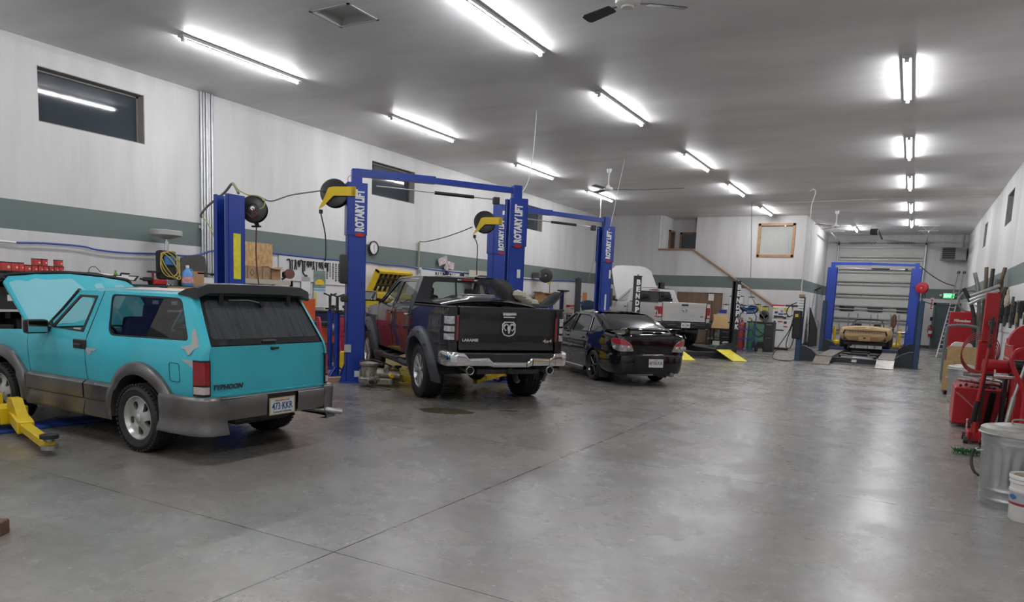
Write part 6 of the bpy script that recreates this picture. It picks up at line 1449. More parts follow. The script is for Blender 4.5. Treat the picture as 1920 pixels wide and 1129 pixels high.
# small bins and board hung on the shelving edge
for i, (a, b, m_, nm) in enumerate(((236, 257, BINM[1], 'wide blue parts bin'), (258, 271, C('drawer_clear', (.4, .35, .35), .4, noise=.3, nscale=20), 'clear parts bin'), (272, 285, C('drawer_clear2', (.3, .3, .34), .4, noise=.3, nscale=20), 'grey clear parts bin'), (286, 299, C('drawer_clear3', (.34, .36, .32), .4, noise=.3, nscale=20), 'pale clear parts bin'), (300, 312, BINM[1], 'narrow blue parts bin'))):
    ya, yb = yt(a, LW+.66), yt(b, LW+.66); t = thing('parts_bin', nm+' under the shelf top', 'bin', (LW+.66, (ya+yb)/2, ST-.17), 0, 'parts bins under the shelf top')
    MB().bx(-.1, .03, -(yb-ya)*.47, (yb-ya)*.47, 0, .13, .008).build('body', m_, t, smooth=0); MB().bx(.03, .045, -.03, .03, .03, .06).build('label_card', PAPER, t, smooth=0)
ya, yb = yt(314, LW+.66), yt(370, LW+.66)
item('wood_board', MB().bx(-.02, .02, ya-yb, 0, -.14, -.02), C('osb_edge', (.45, .30, .14), .8, noise=.35, nscale=20), 'pale wooden board under the shelf top left of the lift post', 'board', (LW+.67, yb, ST))
# ------------- shelf with boxes right of the low lift post
OSB = C('osb_board', (.48, .31, .14), .75, noise=.35, nscale=16, stretch=(1, 1, .6))
p = atx(455, 498, LW+.25); q = atx(510, 458, LW+.25)
o = MB().bx(-.015, .015, 0, q.y-p.y, 0, q.z-p.z).build('chipboard_panel', OSB, None, p); tag(o, 'chipboard panel standing on the beige shelf behind the boxes', 'board')
BG = C('beige_shelf', (.48, .45, .36), .5)
y1_, y2_ = yt(452, LW+.45), atx(546, 530, LW+.6).y
t = thing('pallet_shelf', 'beige shelf unit holding cartons right of the low blue lift post', 'shelving', (LW+.35, y1_, 0)); zb = atx(480, 523, LW+.6).z
MB().bx(-.3, .3, -.22, y2_-y1_, zb-.10, zb).build('shelf', BG, t, smooth=0); MB().bx(-.3, .3, -.22, y2_-y1_, .85, .95).build('shelf', BG, t, smooth=0)
for yy in (-.20, y2_-y1_-.03):
    for x in (-.28, .28): MB().bx(x-.02, x+.02, yy-.03, yy+.05, 0, zb+.0).build('upright', BG, t, smooth=0)
MB().bx(.26, .30, y2_-y1_-.06, y2_-y1_+.0, zb-.7, zb+.0).build('upright', BG, t, smooth=0)
for i, (a, b, h, lab) in enumerate(((452, 464, .26, 'cardboard carton beside the blue lift post on the beige shelf'), (465, 480, .27, 'cardboard carton with a black diamond mark on the beige shelf'), (481, 492, .26, 'cardboard carton behind the dark red hanging hose'), (493, 507, .26, 'cardboard carton left of the open one on the beige shelf'))):
    ya, yb = yt(a, LW+.55), yt(b, LW+.55); t = carton((LW+.42, (ya+yb)/2, zb), (.26, (yb-ya)*.96, h), lab, grp='cartons on the beige shelf', m=C('carton_brown', (.33, .22, .13), .85, noise=.2, nscale=12))
    if i == 1: MB(frame((.131, 0, .13), (0, 1, 0), (0, 0, 1))).prism([(-.06, 0), (0, -.08), (.06, 0), (0, .08)], 0, .002).prism([(-.045, 0), (0, -.06), (.045, 0), (0, .06)], .002, .003, mi=1).build('printed_mark', [BLK, CARD], t, smooth=0)
ya, yb = yt(509, LW+.55), yt(526, LW+.55); carton((LW+.42, (ya+yb)/2, zb), (.26, yb-ya, .25), 'open cardboard box with raised flaps on the beige shelf', grp='cartons on the beige shelf', open_=True)
t = thing('disc_sander', 'round brown grinding disc tool at the end of the beige shelf', 'tool', (LW+.5, yt(538, LW+.5), zb)); mb = MB(); mb.cyl((.04, .02, .15), (.10, .0, .15), .11, n=24); mb.build('disc', C('rust_disc', (.16, .07, .05), .6), t)
mb = MB(); mb.box((-.03, 0, .13), (.16, .14, .14), .03); mb.bar((-.05, -.1, .02), (0, 0, .1), .04, .04); mb.build('body', BLK, t)
# white tool boards
WB = C('tool_board_white', (.62, .62, .62), .5)
def board(p0, p1, label):
    a = lw(p0[0], p0[1], .03); b = lw(p1[0], p1[1], .03); z1 = a.z; z0 = b.z
    o = MB().bx(-.015, .0, 0, b.y-a.y, z0-z1, 0, .003).build('tool_board', WB, None, (LW+.03, a.y, z1)); tag(o, label, 'board'); return (a.y, b.y, z0, z1)
B1 = board((523, 477), (606, 530), 'white tool board with a row of hanging black tools'); B2 = board((607.5, 486), (655, 536), 'white tool board with hanging drill bits beside the lift post')
def tool(y, z, kind, label, sz=1, grp='tools hung on the white boards'):
    t_ = {'wrench': 0, 'pliers': 1, 'hook': 2, 'block': 3, 'chain': 4}[kind]; M = frame((0, 0, 0), (0, 1, 0), (0, 0, 1)) @ Matrix.Scale(sz, 4); mb = MB(M)
    if t_ == 0: mb.prism(rpoly([(-.012, -.22), (.012, -.22), (.01, -.05), (.03, -.03), (.035, .0), (.012, -.012), (-.012, -.012), (-.035, 0), (-.03, -.03), (-.01, -.05)], .004), 0, .012)
    elif t_ == 1:
        for s in (-1, 1): mb.bar((0, -.06, .006), (s*.03, -.2, .006), .016, .014, up=(0, 0, 1)); mb.bar((0, -.06, .006), (s*.012, .0, .006), .022, .014, up=(0, 0, 1))
        mb.cyl((0, -.06, 0), (0, -.06, .02), .018, n=10)
    elif t_ == 2: mb.tube([(-.06, -.02, .01), (0, .0, .01), (.03, -.08, .01), (.03, -.22, .01), (.07, -.28, .01)], .014, 6, k=3)
    elif t_ == 3: mb.box((0, -.06, .03), (.07, .11, .05), .012); mb.cyl((0, -.11, .03), (0, -.16, .03), .015, n=8)
    else:
        for i in range(9): mb.box((0, -.02-i*.045, .01), (.022 if i % 2 else .032, .036, .016), .005)
    return item('hanging_tool', mb, C('tool_black', (.015, .015, .016), .45), label, 'tool', (LW+.033, y, z), 0, grp)
kinds = ['hook', 'wrench', 'pliers', 'block', 'hook', 'wrench', 'block', 'block', 'pliers', 'wrench', 'block', 'pliers', 'block', 'wrench']
knm = {'wrench': 'open-ended wrench', 'pliers': 'pair of pliers', 'hook': 'bent hooked bar', 'block': 'stubby driver', 'chain': 'string of drill bits'}
for i, kd in enumerate(kinds): tool(B1[0]+.30+i*.098, B1[3]-.09-.0*i, kd, 'black %s, %s tool from the left on the larger white board' % (knm[kd], ORD[i]), (1.35 if i == 4 else 1)*(.85+.3*random.random()), 'tools in the row on the larger white board')
for i in range(9): tool(B2[0]+.10+i*.105, B2[3]-.08, 'chain', 'black string of drill bits, %s from the left on the smaller board' % ORD[i], .8+.45*random.random(), 'drill bit strings on the smaller white board')
p = lw(790, 504, .04); q = lw(888, 522, .04)
o = MB().bx(-.015, 0, 0, q.y-p.y, -.32, 0, .003).build('tool_board', WB, None, (LW+.03, p.y, p.z)); tag(o, 'long white tool board on the wall above the charcoal pickup', 'board')
for i in range(9): tool(p.y+.75+i*.13, p.z-.06, ['block', 'pliers', 'wrench'][i % 3], 'small black %s, %s tool on the long board above the charcoal pickup' % (['driver', 'pliers', 'wrench'][i % 3], ORD[i]), .62, 'tools on the long white board above the pickup')
# clipboard, calendar
def clipboard(M, label, paper=PAPER, w_=.24, h=.33, grp=None):
    t = thing('clipboard', label, 'clipboard', (0, 0, 0), 0, grp); t.matrix_world = M
    MB().prism(rect(-w_/2, -h/2, w_/2, h/2, .01), 0, .006).build('board', C('clip_brown', (.15, .11, .07), .6), t, smooth=0); MB().prism(rect(-w_/2+.01, -h/2+.01, w_/2-.01, h/2-.04), .006, .010).build('paper', paper, t, smooth=0)
    mb = MB(); mb.box((0, h/2-.02, .014), (.10, .03, .012), .004); mb.cyl((-.04, h/2, .012), (.04, h/2, .012), .008, n=8); mb.build('clip', DARKST, t); return t
def wl_frame(px, py, off=.02): p = lw(px, py, off); return frame(p, (0, 1, 0), (0, 0, 1))
clipboard(wl_frame(573, 534), 'clipboard with white paper hung under the white tool board', w_=.32, h=.46)
p = lw(599, 540, .03); t = thing('calendar', 'wall calendar with a yellow car picture above a date sheet', 'calendar', p, 0); M = frame((0, 0, 0), (0, 1, 0), (0, 0, 1))
MB(M).prism(rect(-.2, .0, .2, .42), 0, .006).build('picture_page', C('calendar_picture', (.16, .22, .20), .5, noise=.5, nscale=9), t, smooth=0); MB(M).prism(rpoly([(-.15, .08), (.15, .08), (.14, .16), (.07, .21), (-.06, .21), (-.15, .15)], .02), .006, .009).build('printed_car', YEL, t, smooth=0)
MB(M).prism(rect(-.2, -.48, .2, -.005), 0, .006).build('date_page', C('date_sheet', (.60, .62, .60), .6), t, smooth=0); MB(M).prism(rect(-.2, -.08, .2, -.02), .006, .008).build('month_strip', C('strip_blue', (.2, .4, .55), .6), t, smooth=0); MB(M).prism(rect(-.19, -.44, -.10, -.11), .006, .008).build('side_strip', C('strip_yellow', (.6, .5, .15), .6), t, smooth=0)
# ---------------------------------------------------------------- floor and bench things between the wall and the bays
def toolbox(loc, d, m, label, rz=0, drawers=3, name='toolbox', cat='toolbox', face=1):
    t = thing(name, label, cat, loc, rz); x, y, z = d
    MB().bx(-x/2, x/2, -y/2, y/2, .0, z, .01).build('body', m, t, smooth=0)
    for i in range(drawers):
        z0 = z*(.06+.88*i/drawers); z1 = z*(.06+.88*(i+1)/drawers)-.012
        o = MB().bx(face*x/2, face*(x/2+.012), -y/2+.02, y/2-.02, z0, z1, .004).build('drawer', m, t, smooth=0)
        MB().bx(face*(x/2+.012), face*(x/2+.03), -y*.3, y*.3, z1-.03, z1-.012, .004).build('handle', STEEL, o, smooth=0)
    return t
# orange machine with its upright sheet
t = thing('brake_lathe', 'orange workshop machine with a grey motor beyond the SUV tailgate', 'machine', (-11.7, 11.55, 0))
MB().bx(-.02, .02, -.30, .30, .95, 1.43, .005).build('splash_panel', ORG, t, smooth=0)
mb = MB(); mb.bx(-.3, .35, -.35, .62, .45, .80, .02); mb.bx(-.25, .3, -.3, .5, .0, .45, .01); mb.build('cabinet', ORG, t, smooth=0)
mb = MB(); mb.bx(-.3, .38, -.36, .5, .84, .93, .01); mb.cyl((.1, -.1, .9), (.1, .35, .9), .06); mb.build('bed', BLK, t)
mb = MB(); mb.cyl((.40, .30, .78), (.40, .62, .76), .10, n=20); mb.box((.4, .46, .86), (.1, .12, .06), .01); mb.build('motor', GREY, t)
# navy workbench with tool clutter
t = thing('workbench', 'navy blue workbench covered with small tools left of the lift post', 'workbench', (-12.33, 13.2, 0))
MB().bx(-.42, .42, -.58, .62, 1.10, 1.14, .005).build('top', DARKST, t, smooth=0); MB().bx(-.40, .40, -.56, .60, .0, 1.10, .01).build('cabinet', C('bench_navy', (.012, .02, .09), .4), t, smooth=0)
for i in range(4): o = MB().bx(.40, .415, -.54, .58, .2+i*.22, .40+i*.22, .004).build('drawer', C('bench_navy', (.012, .02, .09), .4), t, smooth=0); MB().bx(.415, .43, -.4, .4, .37+i*.22, .385+i*.22).build('handle', STEEL, o, smooth=0)
random.seed(5)
for i, (y, kd, lab) in enumerate(((-.45, 0, 'silver ratchet lying on the navy workbench'), (-.3, 1, 'black power tool on the left end of the navy workbench'), (-.1, 2, 'small white container on the navy workbench'), (.12, 1, 'black impact gun on the middle of the navy workbench'), (.32, 0, 'steel bar lying on the navy workbench near the post'), (.5, 1, 'black drill at the right end of the navy workbench'))):
    mb = MB()
    if kd == 0: mb.bar((-.1, -.08, .02), (.12, .10, .02), .03, .025, b=.005).cyl((.12, .10, 0), (.12, .10, .04), .03)
    elif kd == 1: mb.box((0, 0, .10), (.10, .18, .08), .02).bar((0, -.03, .08), (.03, -.05, 0), .05, .05).cyl((0, .09, .1), (0, .15, .1), .015)
    else: mb.lathe([(0, 0), (.05, 0), (.05, .10), (.03, .12), (.03, .14), (0, .14)], 14)
    item(['ratchet', 'power_tool', 'container'][kd], mb, [STEEL, BLK, WHITE][kd], lab, ['ratchet', 'power tool', 'container'][kd], (-12.33+.2, 13.2+y, 1.14), .4*i)
# tall under-hoist stands
def hoist_stand(x, y, label):
    t = thing('hoist_stand', label, 'support stand', (x, y, 0), random.uniform(0, 1), 'tall blue support stands'); mb = MB(); mb.cyl((0, 0, .05), (0, 0, 1.22), .05, n=14)
    for k in range(3): a = k*2*PI/3; mb.bar((0, 0, .22), (.26*math.cos(a), .26*math.sin(a), .02), .04, .03)
    mb.cyl((0, 0, 0), (0, 0, .05), .16, n=20); mb.build('column', BLUE, t); mb = MB(); mb.cyl((0, 0, 1.22), (0, 0, 1.52), .028, n=12)
    for s in (-1, 1): mb.bar((0, 0, 1.52), (s*.13, 0, 1.57), .05, .03)
    mb.cyl((0, 0, 1.24), (0, 0, 1.27), .10, n=12); mb.build('screw_fork', DARKST, t)
hoist_stand(-10.55, 11.12, 'tall blue support stand with black fork behind the SUV rear corner'); hoist_stand(-9.42, 10.12, 'tall blue support stand with black fork nearest the lift post')
# pink traction boards
PK = C('pink_plastic', (.62, .05, .11), .5)
def traction(loc, rz, lean, label):
    t = thing('traction_board', label, 'traction board', loc, rz, 'pink traction boards'); hs = []
    for i in range(4):
        for j in range(9): u = -.13+i*.087+(.02 if j % 2 else -.02); v = .09+j*.10; hs.append([(u-.014, v-.03), (u+.014, v-.022), (u+.014, v+.035), (u-.014, v+.027)])
    M = rot(-lean, 'Y'); o = MB(M).panel(rpoly([(-.20, 0), (.20, 0), (.20, 1.0), (.15, 1.08), (-.15, 1.08), (-.20, 1.0)], .03), lambda u, v, d: (.02-d, u, v), hs, .2, .03); o.build('board', PK, t, smooth=0)
    return t
traction((-10.35, 11.42, 0), .25, .10, 'pink perforated traction board facing the room beside the lift post'); traction((-10.72, 11.10, 0), .95, .10, 'pink traction board turned edge-on beside the other')
t = thing('battery_pack', 'yellow box leaning in front of the pink board by the lift post', 'box', (-10.0, 11.02, 0), .2); MB().bx(-.07, .07, -.16, .16, 0, .42, .02).build('body', YEL, t, smooth=0); MB().bx(.07, .075, -.1, .1, .2, .34).build('label_card', BLK, t, smooth=0)
item('wood_block', MB().bx(-.06, .06, -.38, .38, 0, .09, .004), C('raw_wood', (.38, .25, .15), .8), 'length of timber on the floor at the foot of the lift post', 'timber', (-9.05, 9.38, 0), -.45)
item('stain', MB().prism([(0.40*math.cos(a*PI/12)*(1+.12*math.sin(a*1.7)), .24*math.sin(a*PI/12)*(1+.1*math.cos(a*2.3))) for a in range(24)], .0005, .0015), C('oil_puddle', (.10, .085, .055), .08), 'dark wet oil puddle on the floor behind the charcoal pickup', 'puddle', (-5.66, 8.30, 0), .3)
item('stain', MB().prism([(0.16*math.cos(a*PI/8)*(1+.2*math.sin(a*2.1)), .05*math.sin(a*PI/8)) for a in range(16)], .0005, .0015), C('oil_puddle', (.10, .085, .055), .08), 'small narrow oil spot on the floor right of the big puddle', 'puddle', (-5.0, 8.95, 0), .5)
p = atz(1, 993, .03); item('wood_block', MB().bx(-.12, .03, -.05, .05, 0, .09, .006), C('dark_wood', (.12, .07, .045), .8), 'end of a dark timber block at the left edge of the photo', 'timber', (p.x, p.y, 0), .6)
t = thing('paper_pinwheel', 'bunch of small printed papers hung above the long white tool board', 'paper ornament', atx(838, 496, LW+.12))
for i, (dy, dz, a_, w_) in enumerate(((-.22, .10, .35, .40), (.22, -.02, -.15, .30), (.02, -.06, 1.1, .24))): MB(frame((0, dy, dz), (.15, math.cos(a_), math.sin(a_)), (0, -math.sin(a_), math.cos(a_)))).prism(rect(-w_/2, -.11, w_/2, .11), -.003, .003).build('paper', C('printed_paper', (.5, .42, .42), .6, noise=.5, nscale=12), t, smooth=0)
MB().ball((.02, .0, -.26), .07, 10).bar((0, 0, -.3), (-.1, 0, -.32), .03, .03).build('hook', C('dark_blue_knob', (.02, .03, .12), .5), t)
# gearbox casting on the floor
CAST = C('cast_metal', (.30, .28, .24), .45, .6, noise=.45, nscale=14)
t = thing('gearbox', 'greasy cast metal gearbox assembly on the floor beside the charcoal pickup', 'gearbox', (-8.05, 9.63, 0), .45)
mb = MB(); mb.lathe([(.0, 0), (.17, .01), (.19, .06), (.185, .10), (.15, .13), (.14, .30), (.17, .33), (.17, .36), (.09, .38), (0, .38)], 20, M=tr(-.12, 0, .05))
for k in range(10): a = k*PI/5; mb.box((-.12+.165*math.cos(a), .165*math.sin(a), .2), (.015, .015, .18), .003)
mb.build('bell_housing', CAST, t)
mb = MB(); mb.cyl((.02, 0, .24), (.42, .03, .20), .10, .065, n=14); mb.box((.18, -.02, .10), (.28, .2, .12), .02); mb.cyl((.2, -.1, .3), (.2, .14, .34), .045); mb.bar((.35, .1, .1), (.5, -.05, .12), .04, .03); mb.build('gear_case', CAST, t)
mb = MB(); mb.tube([(-.3, 0, .42), (-.1, .1, .46), (.1, -.06, .44), (.25, .1, .36), (.4, 0, .3)], .012, 6, k=4); mb.cyl((-.25, .05, .04), (-.25, .05, .36), .02); mb.box((.0, .15, .37), (.2, .1, .05), .01); mb.build('linkage', DARKST, t)
mb = MB(); mb.lathe([(.17, .006), (.2, .008), (.2, .016), (.17, .018), (.17, .006)], 28, M=tr(.12, -.30, 0)); mb.build('clutch_ring', STEEL, t)
for k, (x, y, z) in enumerate(((-.05, -.16, .10), (.05, -.2, .18), (.28, -.12, .22))): MB().cyl((x, y, z), (x+.05, y-.08, z), .035, n=12).build('solenoid', [BLK, STEEL, YEL][k], t)
# yellow tool chest with open lid
t = thing('tool_chest', 'tall yellow tool chest with its lid propped open full of tools', 'tool chest', (-12.35, 15.45, 0))
MB().bx(-.36, .36, -.72, .72, .12, 1.62, .015).build('body', YEL, t, smooth=0)
for i in range(6): o = MB().bx(.36, .375, -.68, .68, .2+i*.22, .40+i*.22, .004).build('drawer', YEL, t, smooth=0); MB().bx(.375, .39, -.6, .6, .375+i*.22, .39+i*.22).build('handle', STEEL, o, smooth=0)
for s in (-1, 1):
    for x in (-.28, .28): MB().cyl((x-.03, s*.6, .06), (x+.03, s*.6, .06), .06, n=14).build('caster', BLK, t)
Ml = tr(-.34, 0, 1.64) @ rot(-math.radians(62), 'Y')
mb = MB(Ml); mb.bx(0, .68, -.72, .72, 0, .02)
for s in (-1, 1): mb.bx(0, .68, s*.72, s*.66, -.14, 0)
mb.bx(.62, .68, -.72, .72, -.14, 0); l = mb.build('lid', YEL, t, smooth=0)
MB(Ml).bx(.04, .60, -.65, .65, -.012, 0).build('lid_lining', BLK, l, smooth=0)
random.seed(2)
for i in range(18): mb = MB(Ml); u = .12+.2*(i % 3); v = -.58+.2*(i//3); mb.box((u, v, -.035), (.13, .07, .04), .01); mb.build('stored_tool', [STEEL, C('tool_dark', (.08, .08, .08), .5), C('tool_olive', (.2, .2, .1), .5)][i % 3], l, smooth=0)
# boxes, ladder and cases along the wall behind the pickups
def px_floor(x, px, py): p = atx(px, py, x); return p
carton((-12.4, 21.2, 1.35), (.4, .75, 1.1), 'tall tan carton stack between the two blue lift posts', m=C('carton_tan', (.42, .30, .12), .8, noise=.15))
t = thing('wall_shelf', 'wall storage shelf behind the charcoal pickup and the lift posts', 'shelf', (-12.5, 20.9, 0)); 
for z in (.5, 1.3): MB().bx(-.28, .28, -2.2, 2.6, z, z+.045).build('board', BG, t, smooth=0)
for y in (-2.1, 0, 2.5):
    for x in (-.25, .25): MB().bx(x-.02, x+.02, y-.03, y+.03, 0, 1.3).build('leg', BG, t, smooth=0)
p = atx(880, 506, -12.6); q = atx(921, 525, -12.6)
o = MB().bx(-.02, .0, 0, q.y-p.y, q.z-p.z-.15, 0, .003).build('cream_board', BG, None, p); tag(o, 'cream board on the wall left of the lift post behind the pickup cab', 'board')
item('beige_cabinet', MB().bx(-.15, .15, -.42, .42, 0, .83, .01), BG, 'beige cabinet on the wall shelf below the cream board', 'cabinet', (-12.4, atx(905, 522, -12.4).y, 1.347))
blob((-12.4, atx(905, 522, -12.4).y, 2.18), .14, (1, 2.4, .5), BLK, 'black cap-like bundle in front of the cream board', 'bundle', 'bundle', 12, .3)
carton((-12.35, 24.55, 1.50), (.4, .78, .36), 'open carton on the blue case under the wall hose reel', open_=True)
t = thing('blue_case', 'blue case below the open carton under the wall hose reel', 'case', (-12.35, 24.55, 1.10)); MB().bx(-.22, .22, -.42, .42, 0, .39, .02).build('body', C('case_blue', (.02, .04, .28), .4), t, smooth=0); MB(frame((.222, 0, .15), (0, 1, 0), (0, 0, 1))).text('A', .18, Matrix(), .003).build('lettering', WHITE, t, smooth=0)
t = thing('storage_rack', 'low metal rack under the blue case by the wall', 'rack', (-12.35, 25.8, 0))
for z in (.3, 1.05): MB().bx(-.3, .3, -1.7, 1.6, z, z+.045).build('board', GREY, t, smooth=0)
for y in (-1.65, 0, 1.55):
    for x in (-.27, .27): MB().bx(x-.02, x+.02, y-.03, y+.03, 0, 1.05).build('leg', GREY, t, smooth=0)
t = thing('transmission_jack', 'beige upright tool with a flat black top plate by the wall', 'jack', (-12.2, 25.95, 1.095)); MB().bx(-.1, .1, -.14, .14, 0, .86, .01).build('column', BG, t, smooth=0); MB().bx(-.02, .11, -.20, -.14, .1, .9).build('side_rail', C('bench_navy', (.012, .02, .09), .4), t, smooth=0); MB().box((0, 0, .89), (.3, .52, .06), .01).build('plate', BLK, t)
toolbox((-12.2, 26.55, 1.095), (.3, .5, .26), C('box_cream', (.5, .42, .34), .6), 'cream toolbox with red lid right of the charcoal pickup bed', drawers=1); item('box_lid', MB().bx(-.16, .16, -.27, .27, 0, .07, .01), RED, 'red tray lying on the cream toolbox', 'tray', (-12.2, 26.55, 1.36))
def stepladder(loc, rz, h, label, w_=.5):
    t = thing('stepladder', label, 'ladder', loc, rz)
    for s in (-1, 1): mb = MB(); mb.bar((.35, s*w_/2, 0), (0, s*w_*.36, h), .07, .03); mb.build('rail', ALU, t, smooth=0); mb = MB(); mb.bar((-.35, s*w_/2, 0), (-.02, s*w_*.36, h), .04, .03); mb.build('back_rail', ALU, t, smooth=0)
    for i in range(1, 6): k = i/6; MB().box((.35*(1-k), 0, h*k), (.09, w_*(1-.28*k), .03), .004).build('step', ALU, t, smooth=0)
    MB().box((0, 0, h+.02), (.2, w_*.85, .05), .01).build('top_cap', C('ladder_cap', (.12, .13, .12), .5), t); return t
stepladder((-11.6, 26.1, 0), .3, 1.76, 'aluminium stepladder by the wall behind the black sedan roof', .6)
blob((-12.1, 28.2, 1.0), .36, (1, 1.9, .9), C('cloth_navy', (.015, .03, .06), .9), 'heap of dark blue clothing by the wall behind the black sedan', 'clothing_heap', 'clothing', 21, .3)
t = thing('clothes_table', 'low table holding the heap of dark clothing by the wall', 'table', (-12.2, 28.2, 0)); MB().bx(-.4, .4, -.8, .8, .95, 1.0).build('tabletop', GREY, t, smooth=0)
for x in (-.35, .35):
    for y in (-.75, .75): MB().bx(x-.03, x+.03, y-.03, y+.03, 0, .95).build('leg', GREY, t, smooth=0)
p = atx(1096, 566, LW+.3); item('orange_board', MB().bx(-.01, .01, -.22, .22, -1.0, .36), C('orange_wood', (.5, .22, .08), .6), 'narrow orange board standing against the wall left of the stacked lift post', 'board', (p.x, p.y, 1.62))
# loose hood panel and black bumper cover lying on the charcoal pickup bed
PR = Pose(*RP)
def onbed(px, py, X): h = PR.hit(px, py, 0, X); return h
t = thing('hood_panel', 'glossy charcoal hood panel laid across the charcoal pickup bed', 'hood panel', (RP[0], RP[1], 1.495), RP[2])
rows = []
for x in (-.98, -.92, -.75, -.4, 0, .3, .42, .45):
    e = 0 if -.95 < x < .43 else 1; rows.append([(x, y, .02+.11*(1-abs((y-.17)/.78)**2.2)*(1-.3*((x+.3)/.8)**2)+(.035 if abs(y-.2) < .3 and -.8 < x < .3 else 0)-e*.03) for y in (-.60, -.56, -.45, -.3, -.12, -.08, .2, .48, .52, .66, .8, .92, .96)])
MB().grid(rows).build('skin', CHAR, t)
rows2 = [[(x+.0, y, z-.03) for x, y, z in r] for r in rows]; MB().grid(rows2).build('inner_frame', BLK, t)
mb = MB(); mb.bx(-.55, -.25, -.05, .42, .155, .175, .01); mb.build('scoop', C('badge_silver', (.45, .45, .46), .3, .6), t)
for x in (-.85, .3):
    for y in (-.45, .8): MB().bx(x-.03, x+.03, y-.03, y+.03, -.0, .035).build('support_pad', C('foam_white', (.6, .58, .52), .8), t, smooth=0)
k = 480/1594.; G = lambda x, y: (600+x*k, 440+y*k)
outer = [(1062, 285), (1082, 335), (1112, 380), (1150, 420), (1200, 452), (1270, 462), (1350, 462), (1420, 455), (1460, 432), (1490, 400), (1512, 368)]
inner = [(1112, 278), (1160, 296), (1196, 325), (1215, 362), (1245, 400), (1300, 432), (1350, 428), (1385, 425), (1408, 405), (1440, 375), (1468, 360)]
t = thing('bumper_cover', 'curved black plastic bumper cover balanced on the right side of the charcoal pickup bed', 'bumper cover', (RP[0], RP[1], 0), RP[2])
rows = []
for o_, i_ in zip(outer, inner):
    a = onbed(*G(*o_), -.95); b = onbed(*G(*i_), -.60); z = .0
    c = onbed(*G((o_[0]+i_[0])/2, (o_[1]+i_[1])/2), -.86)
    lift = max(0, 1.512-min(a.z, 9)); rows.append([(p_.x, p_.y, max(p_.z, 1.512)) for p_ in (a, a*.6+c*.4, c, c*.5+b*.5, b)])
sm = []
for a, b in zip(rows[:-1], rows[1:]):
    for u in (0, .5): sm.append([tuple(Vector(p_)*(1-u)+Vector(q_)*u) for p_, q_ in zip(a, b)])
sm.append(rows[-1]); mb = MB(); mb.grid(sm); mb.grid([[(x+.03, y, z+.012) for x, y, z in r] for r in sm]); mb.build('shell', C('scuffed_black', (.010, .0095, .0095), .6, noise=.6, nscale=6, spec=.1), t)
for j in (0, 4): MB().tube([Vector(r[j])+Vector((.015, 0, .006)) for r in sm], .012, 6).build('rolled_edge', C('scuffed_grey', (.04, .04, .042), .5, noise=.4, spec=.3), t)
fo = [(1222, 372), (1250, 392), (1290, 420), (1330, 428), (1345, 445), (1310, 440), (1270, 425), (1240, 400)]
random.seed(9); cpx = [(1232, 378, .11), (1252, 388, .11), (1272, 402, .11), (1292, 416, .10), (1312, 428, .10), (1332, 432, .09), (1262, 378, .08)]
mb = MB()
for (x, y, rr) in cpx: c = onbed(*G(x, y), -.72); mb.ball((c.x, c.y, max(c.z, 1.56)), rr, 9, M=None, sc=(1, .9, .8))
mb.build('crumpled_foam', C('foam_beige', (.45, .42, .34), .85, noise=.2, nscale=12, bump=.4, bscale=25), t)
# ---------------------------------------------------------------- along the office wall
WF = OFF-.001
def bw(px, py, off=.02): return aty(px, py, OFF-off)
def bframe(px, py, off=.02): return frame(bw(px, py, off), (1, 0, 0), (0, 0, 1))
BRP = C('brown_panel_wood', (.20, .12, .075), .55, noise=.15, nscale=4, stretch=(1, 1, .2))
t = thing('wood_panel_door', 'large brown wooden sliding panel on the wall behind the silver pickup', 'door panel', (-8.0, OFF-.04, 0)); MB().bx(-.95, .55, -.02, .02, .02, 2.14, .003).build('panel', BRP, t, smooth=0); MB().bx(.56, .93, -.02, .02, .02, 2.14, .003).build('panel', BRP, t, smooth=0)
mb = MB(); mb.bx(-.98, .96, -.03, .03, 2.14, 2.18); mb.bx(-.98, -.95, -.03, .03, 0, 2.18); mb.bx(.93, .96, -.03, .03, 0, 2.18); mb.build('frame', C('panel_frame', (.12, .09, .07), .6), t, smooth=0)
YP = C('yellow_paper', (.65, .58, .12), .8)
for (px, py, m_, lab) in ((1333.5, 557, PAPER, 'clipboard hung on the brown wooden panel'), (1373, 562.5, PAPER, 'upper clipboard just left of the dark lift post'), (1389, 562.5, PAPER, 'clipboard half hidden right of the dark lift post'), (1409, 564, PAPER, 'upper clipboard behind the hanging grey cord'), (1361, 578, PAPER, 'lower clipboard left of the dark lift post above the blue box'), (1390, 579, PAPER, 'lower clipboard touching the right edge of the dark lift post'), (1397, 580, PAPER, 'lower white clipboard left of the two yellow ones'), (1421, 578, YP, 'yellow paper clipboard left of the other yellow one'), (1435, 582, YP, 'rightmost yellow paper clipboard beside the refrigerator')):
    clipboard(bframe(px, py, .07 if px < 1340 else .0), lab, m_, .25, .34, 'clipboards on the office wall')
# refrigerator with stickers
FX0, FX1 = bw(1449, 650).x, bw(1483, 650).x; 
t = thing('refrigerator', 'white refrigerator covered with small stickers below the stair rail', 'refrigerator', ((FX0+FX1)/2, OFF-.42, 0)); w_ = (FX1-FX0)/2
MB().bx(-w_, w_, -.30, .34, .05, 1.72, .02).build('body', WHITE, t, smooth=0)
o = MB().bx(-w_, w_, -.36, -.305, .09, 1.22, .02).build('door', WHITE, t, smooth=0); MB().bx(-w_+.03, -w_+.06, -.40, -.36, .7, 1.18, .006).build('handle', WHITE, o, smooth=0)
o2 = MB().bx(-w_, w_, -.36, -.305, 1.235, 1.72, .02).build('freezer_door', WHITE, t, smooth=0); MB().bx(-w_+.03, -w_+.06, -.40, -.36, 1.26, 1.5, .006).build('handle', WHITE, o2, smooth=0)
MB().bx(-w_+.02, w_-.02, -.30, -.2, .0, .07).build('kick_plate', BLK, t, smooth=0)
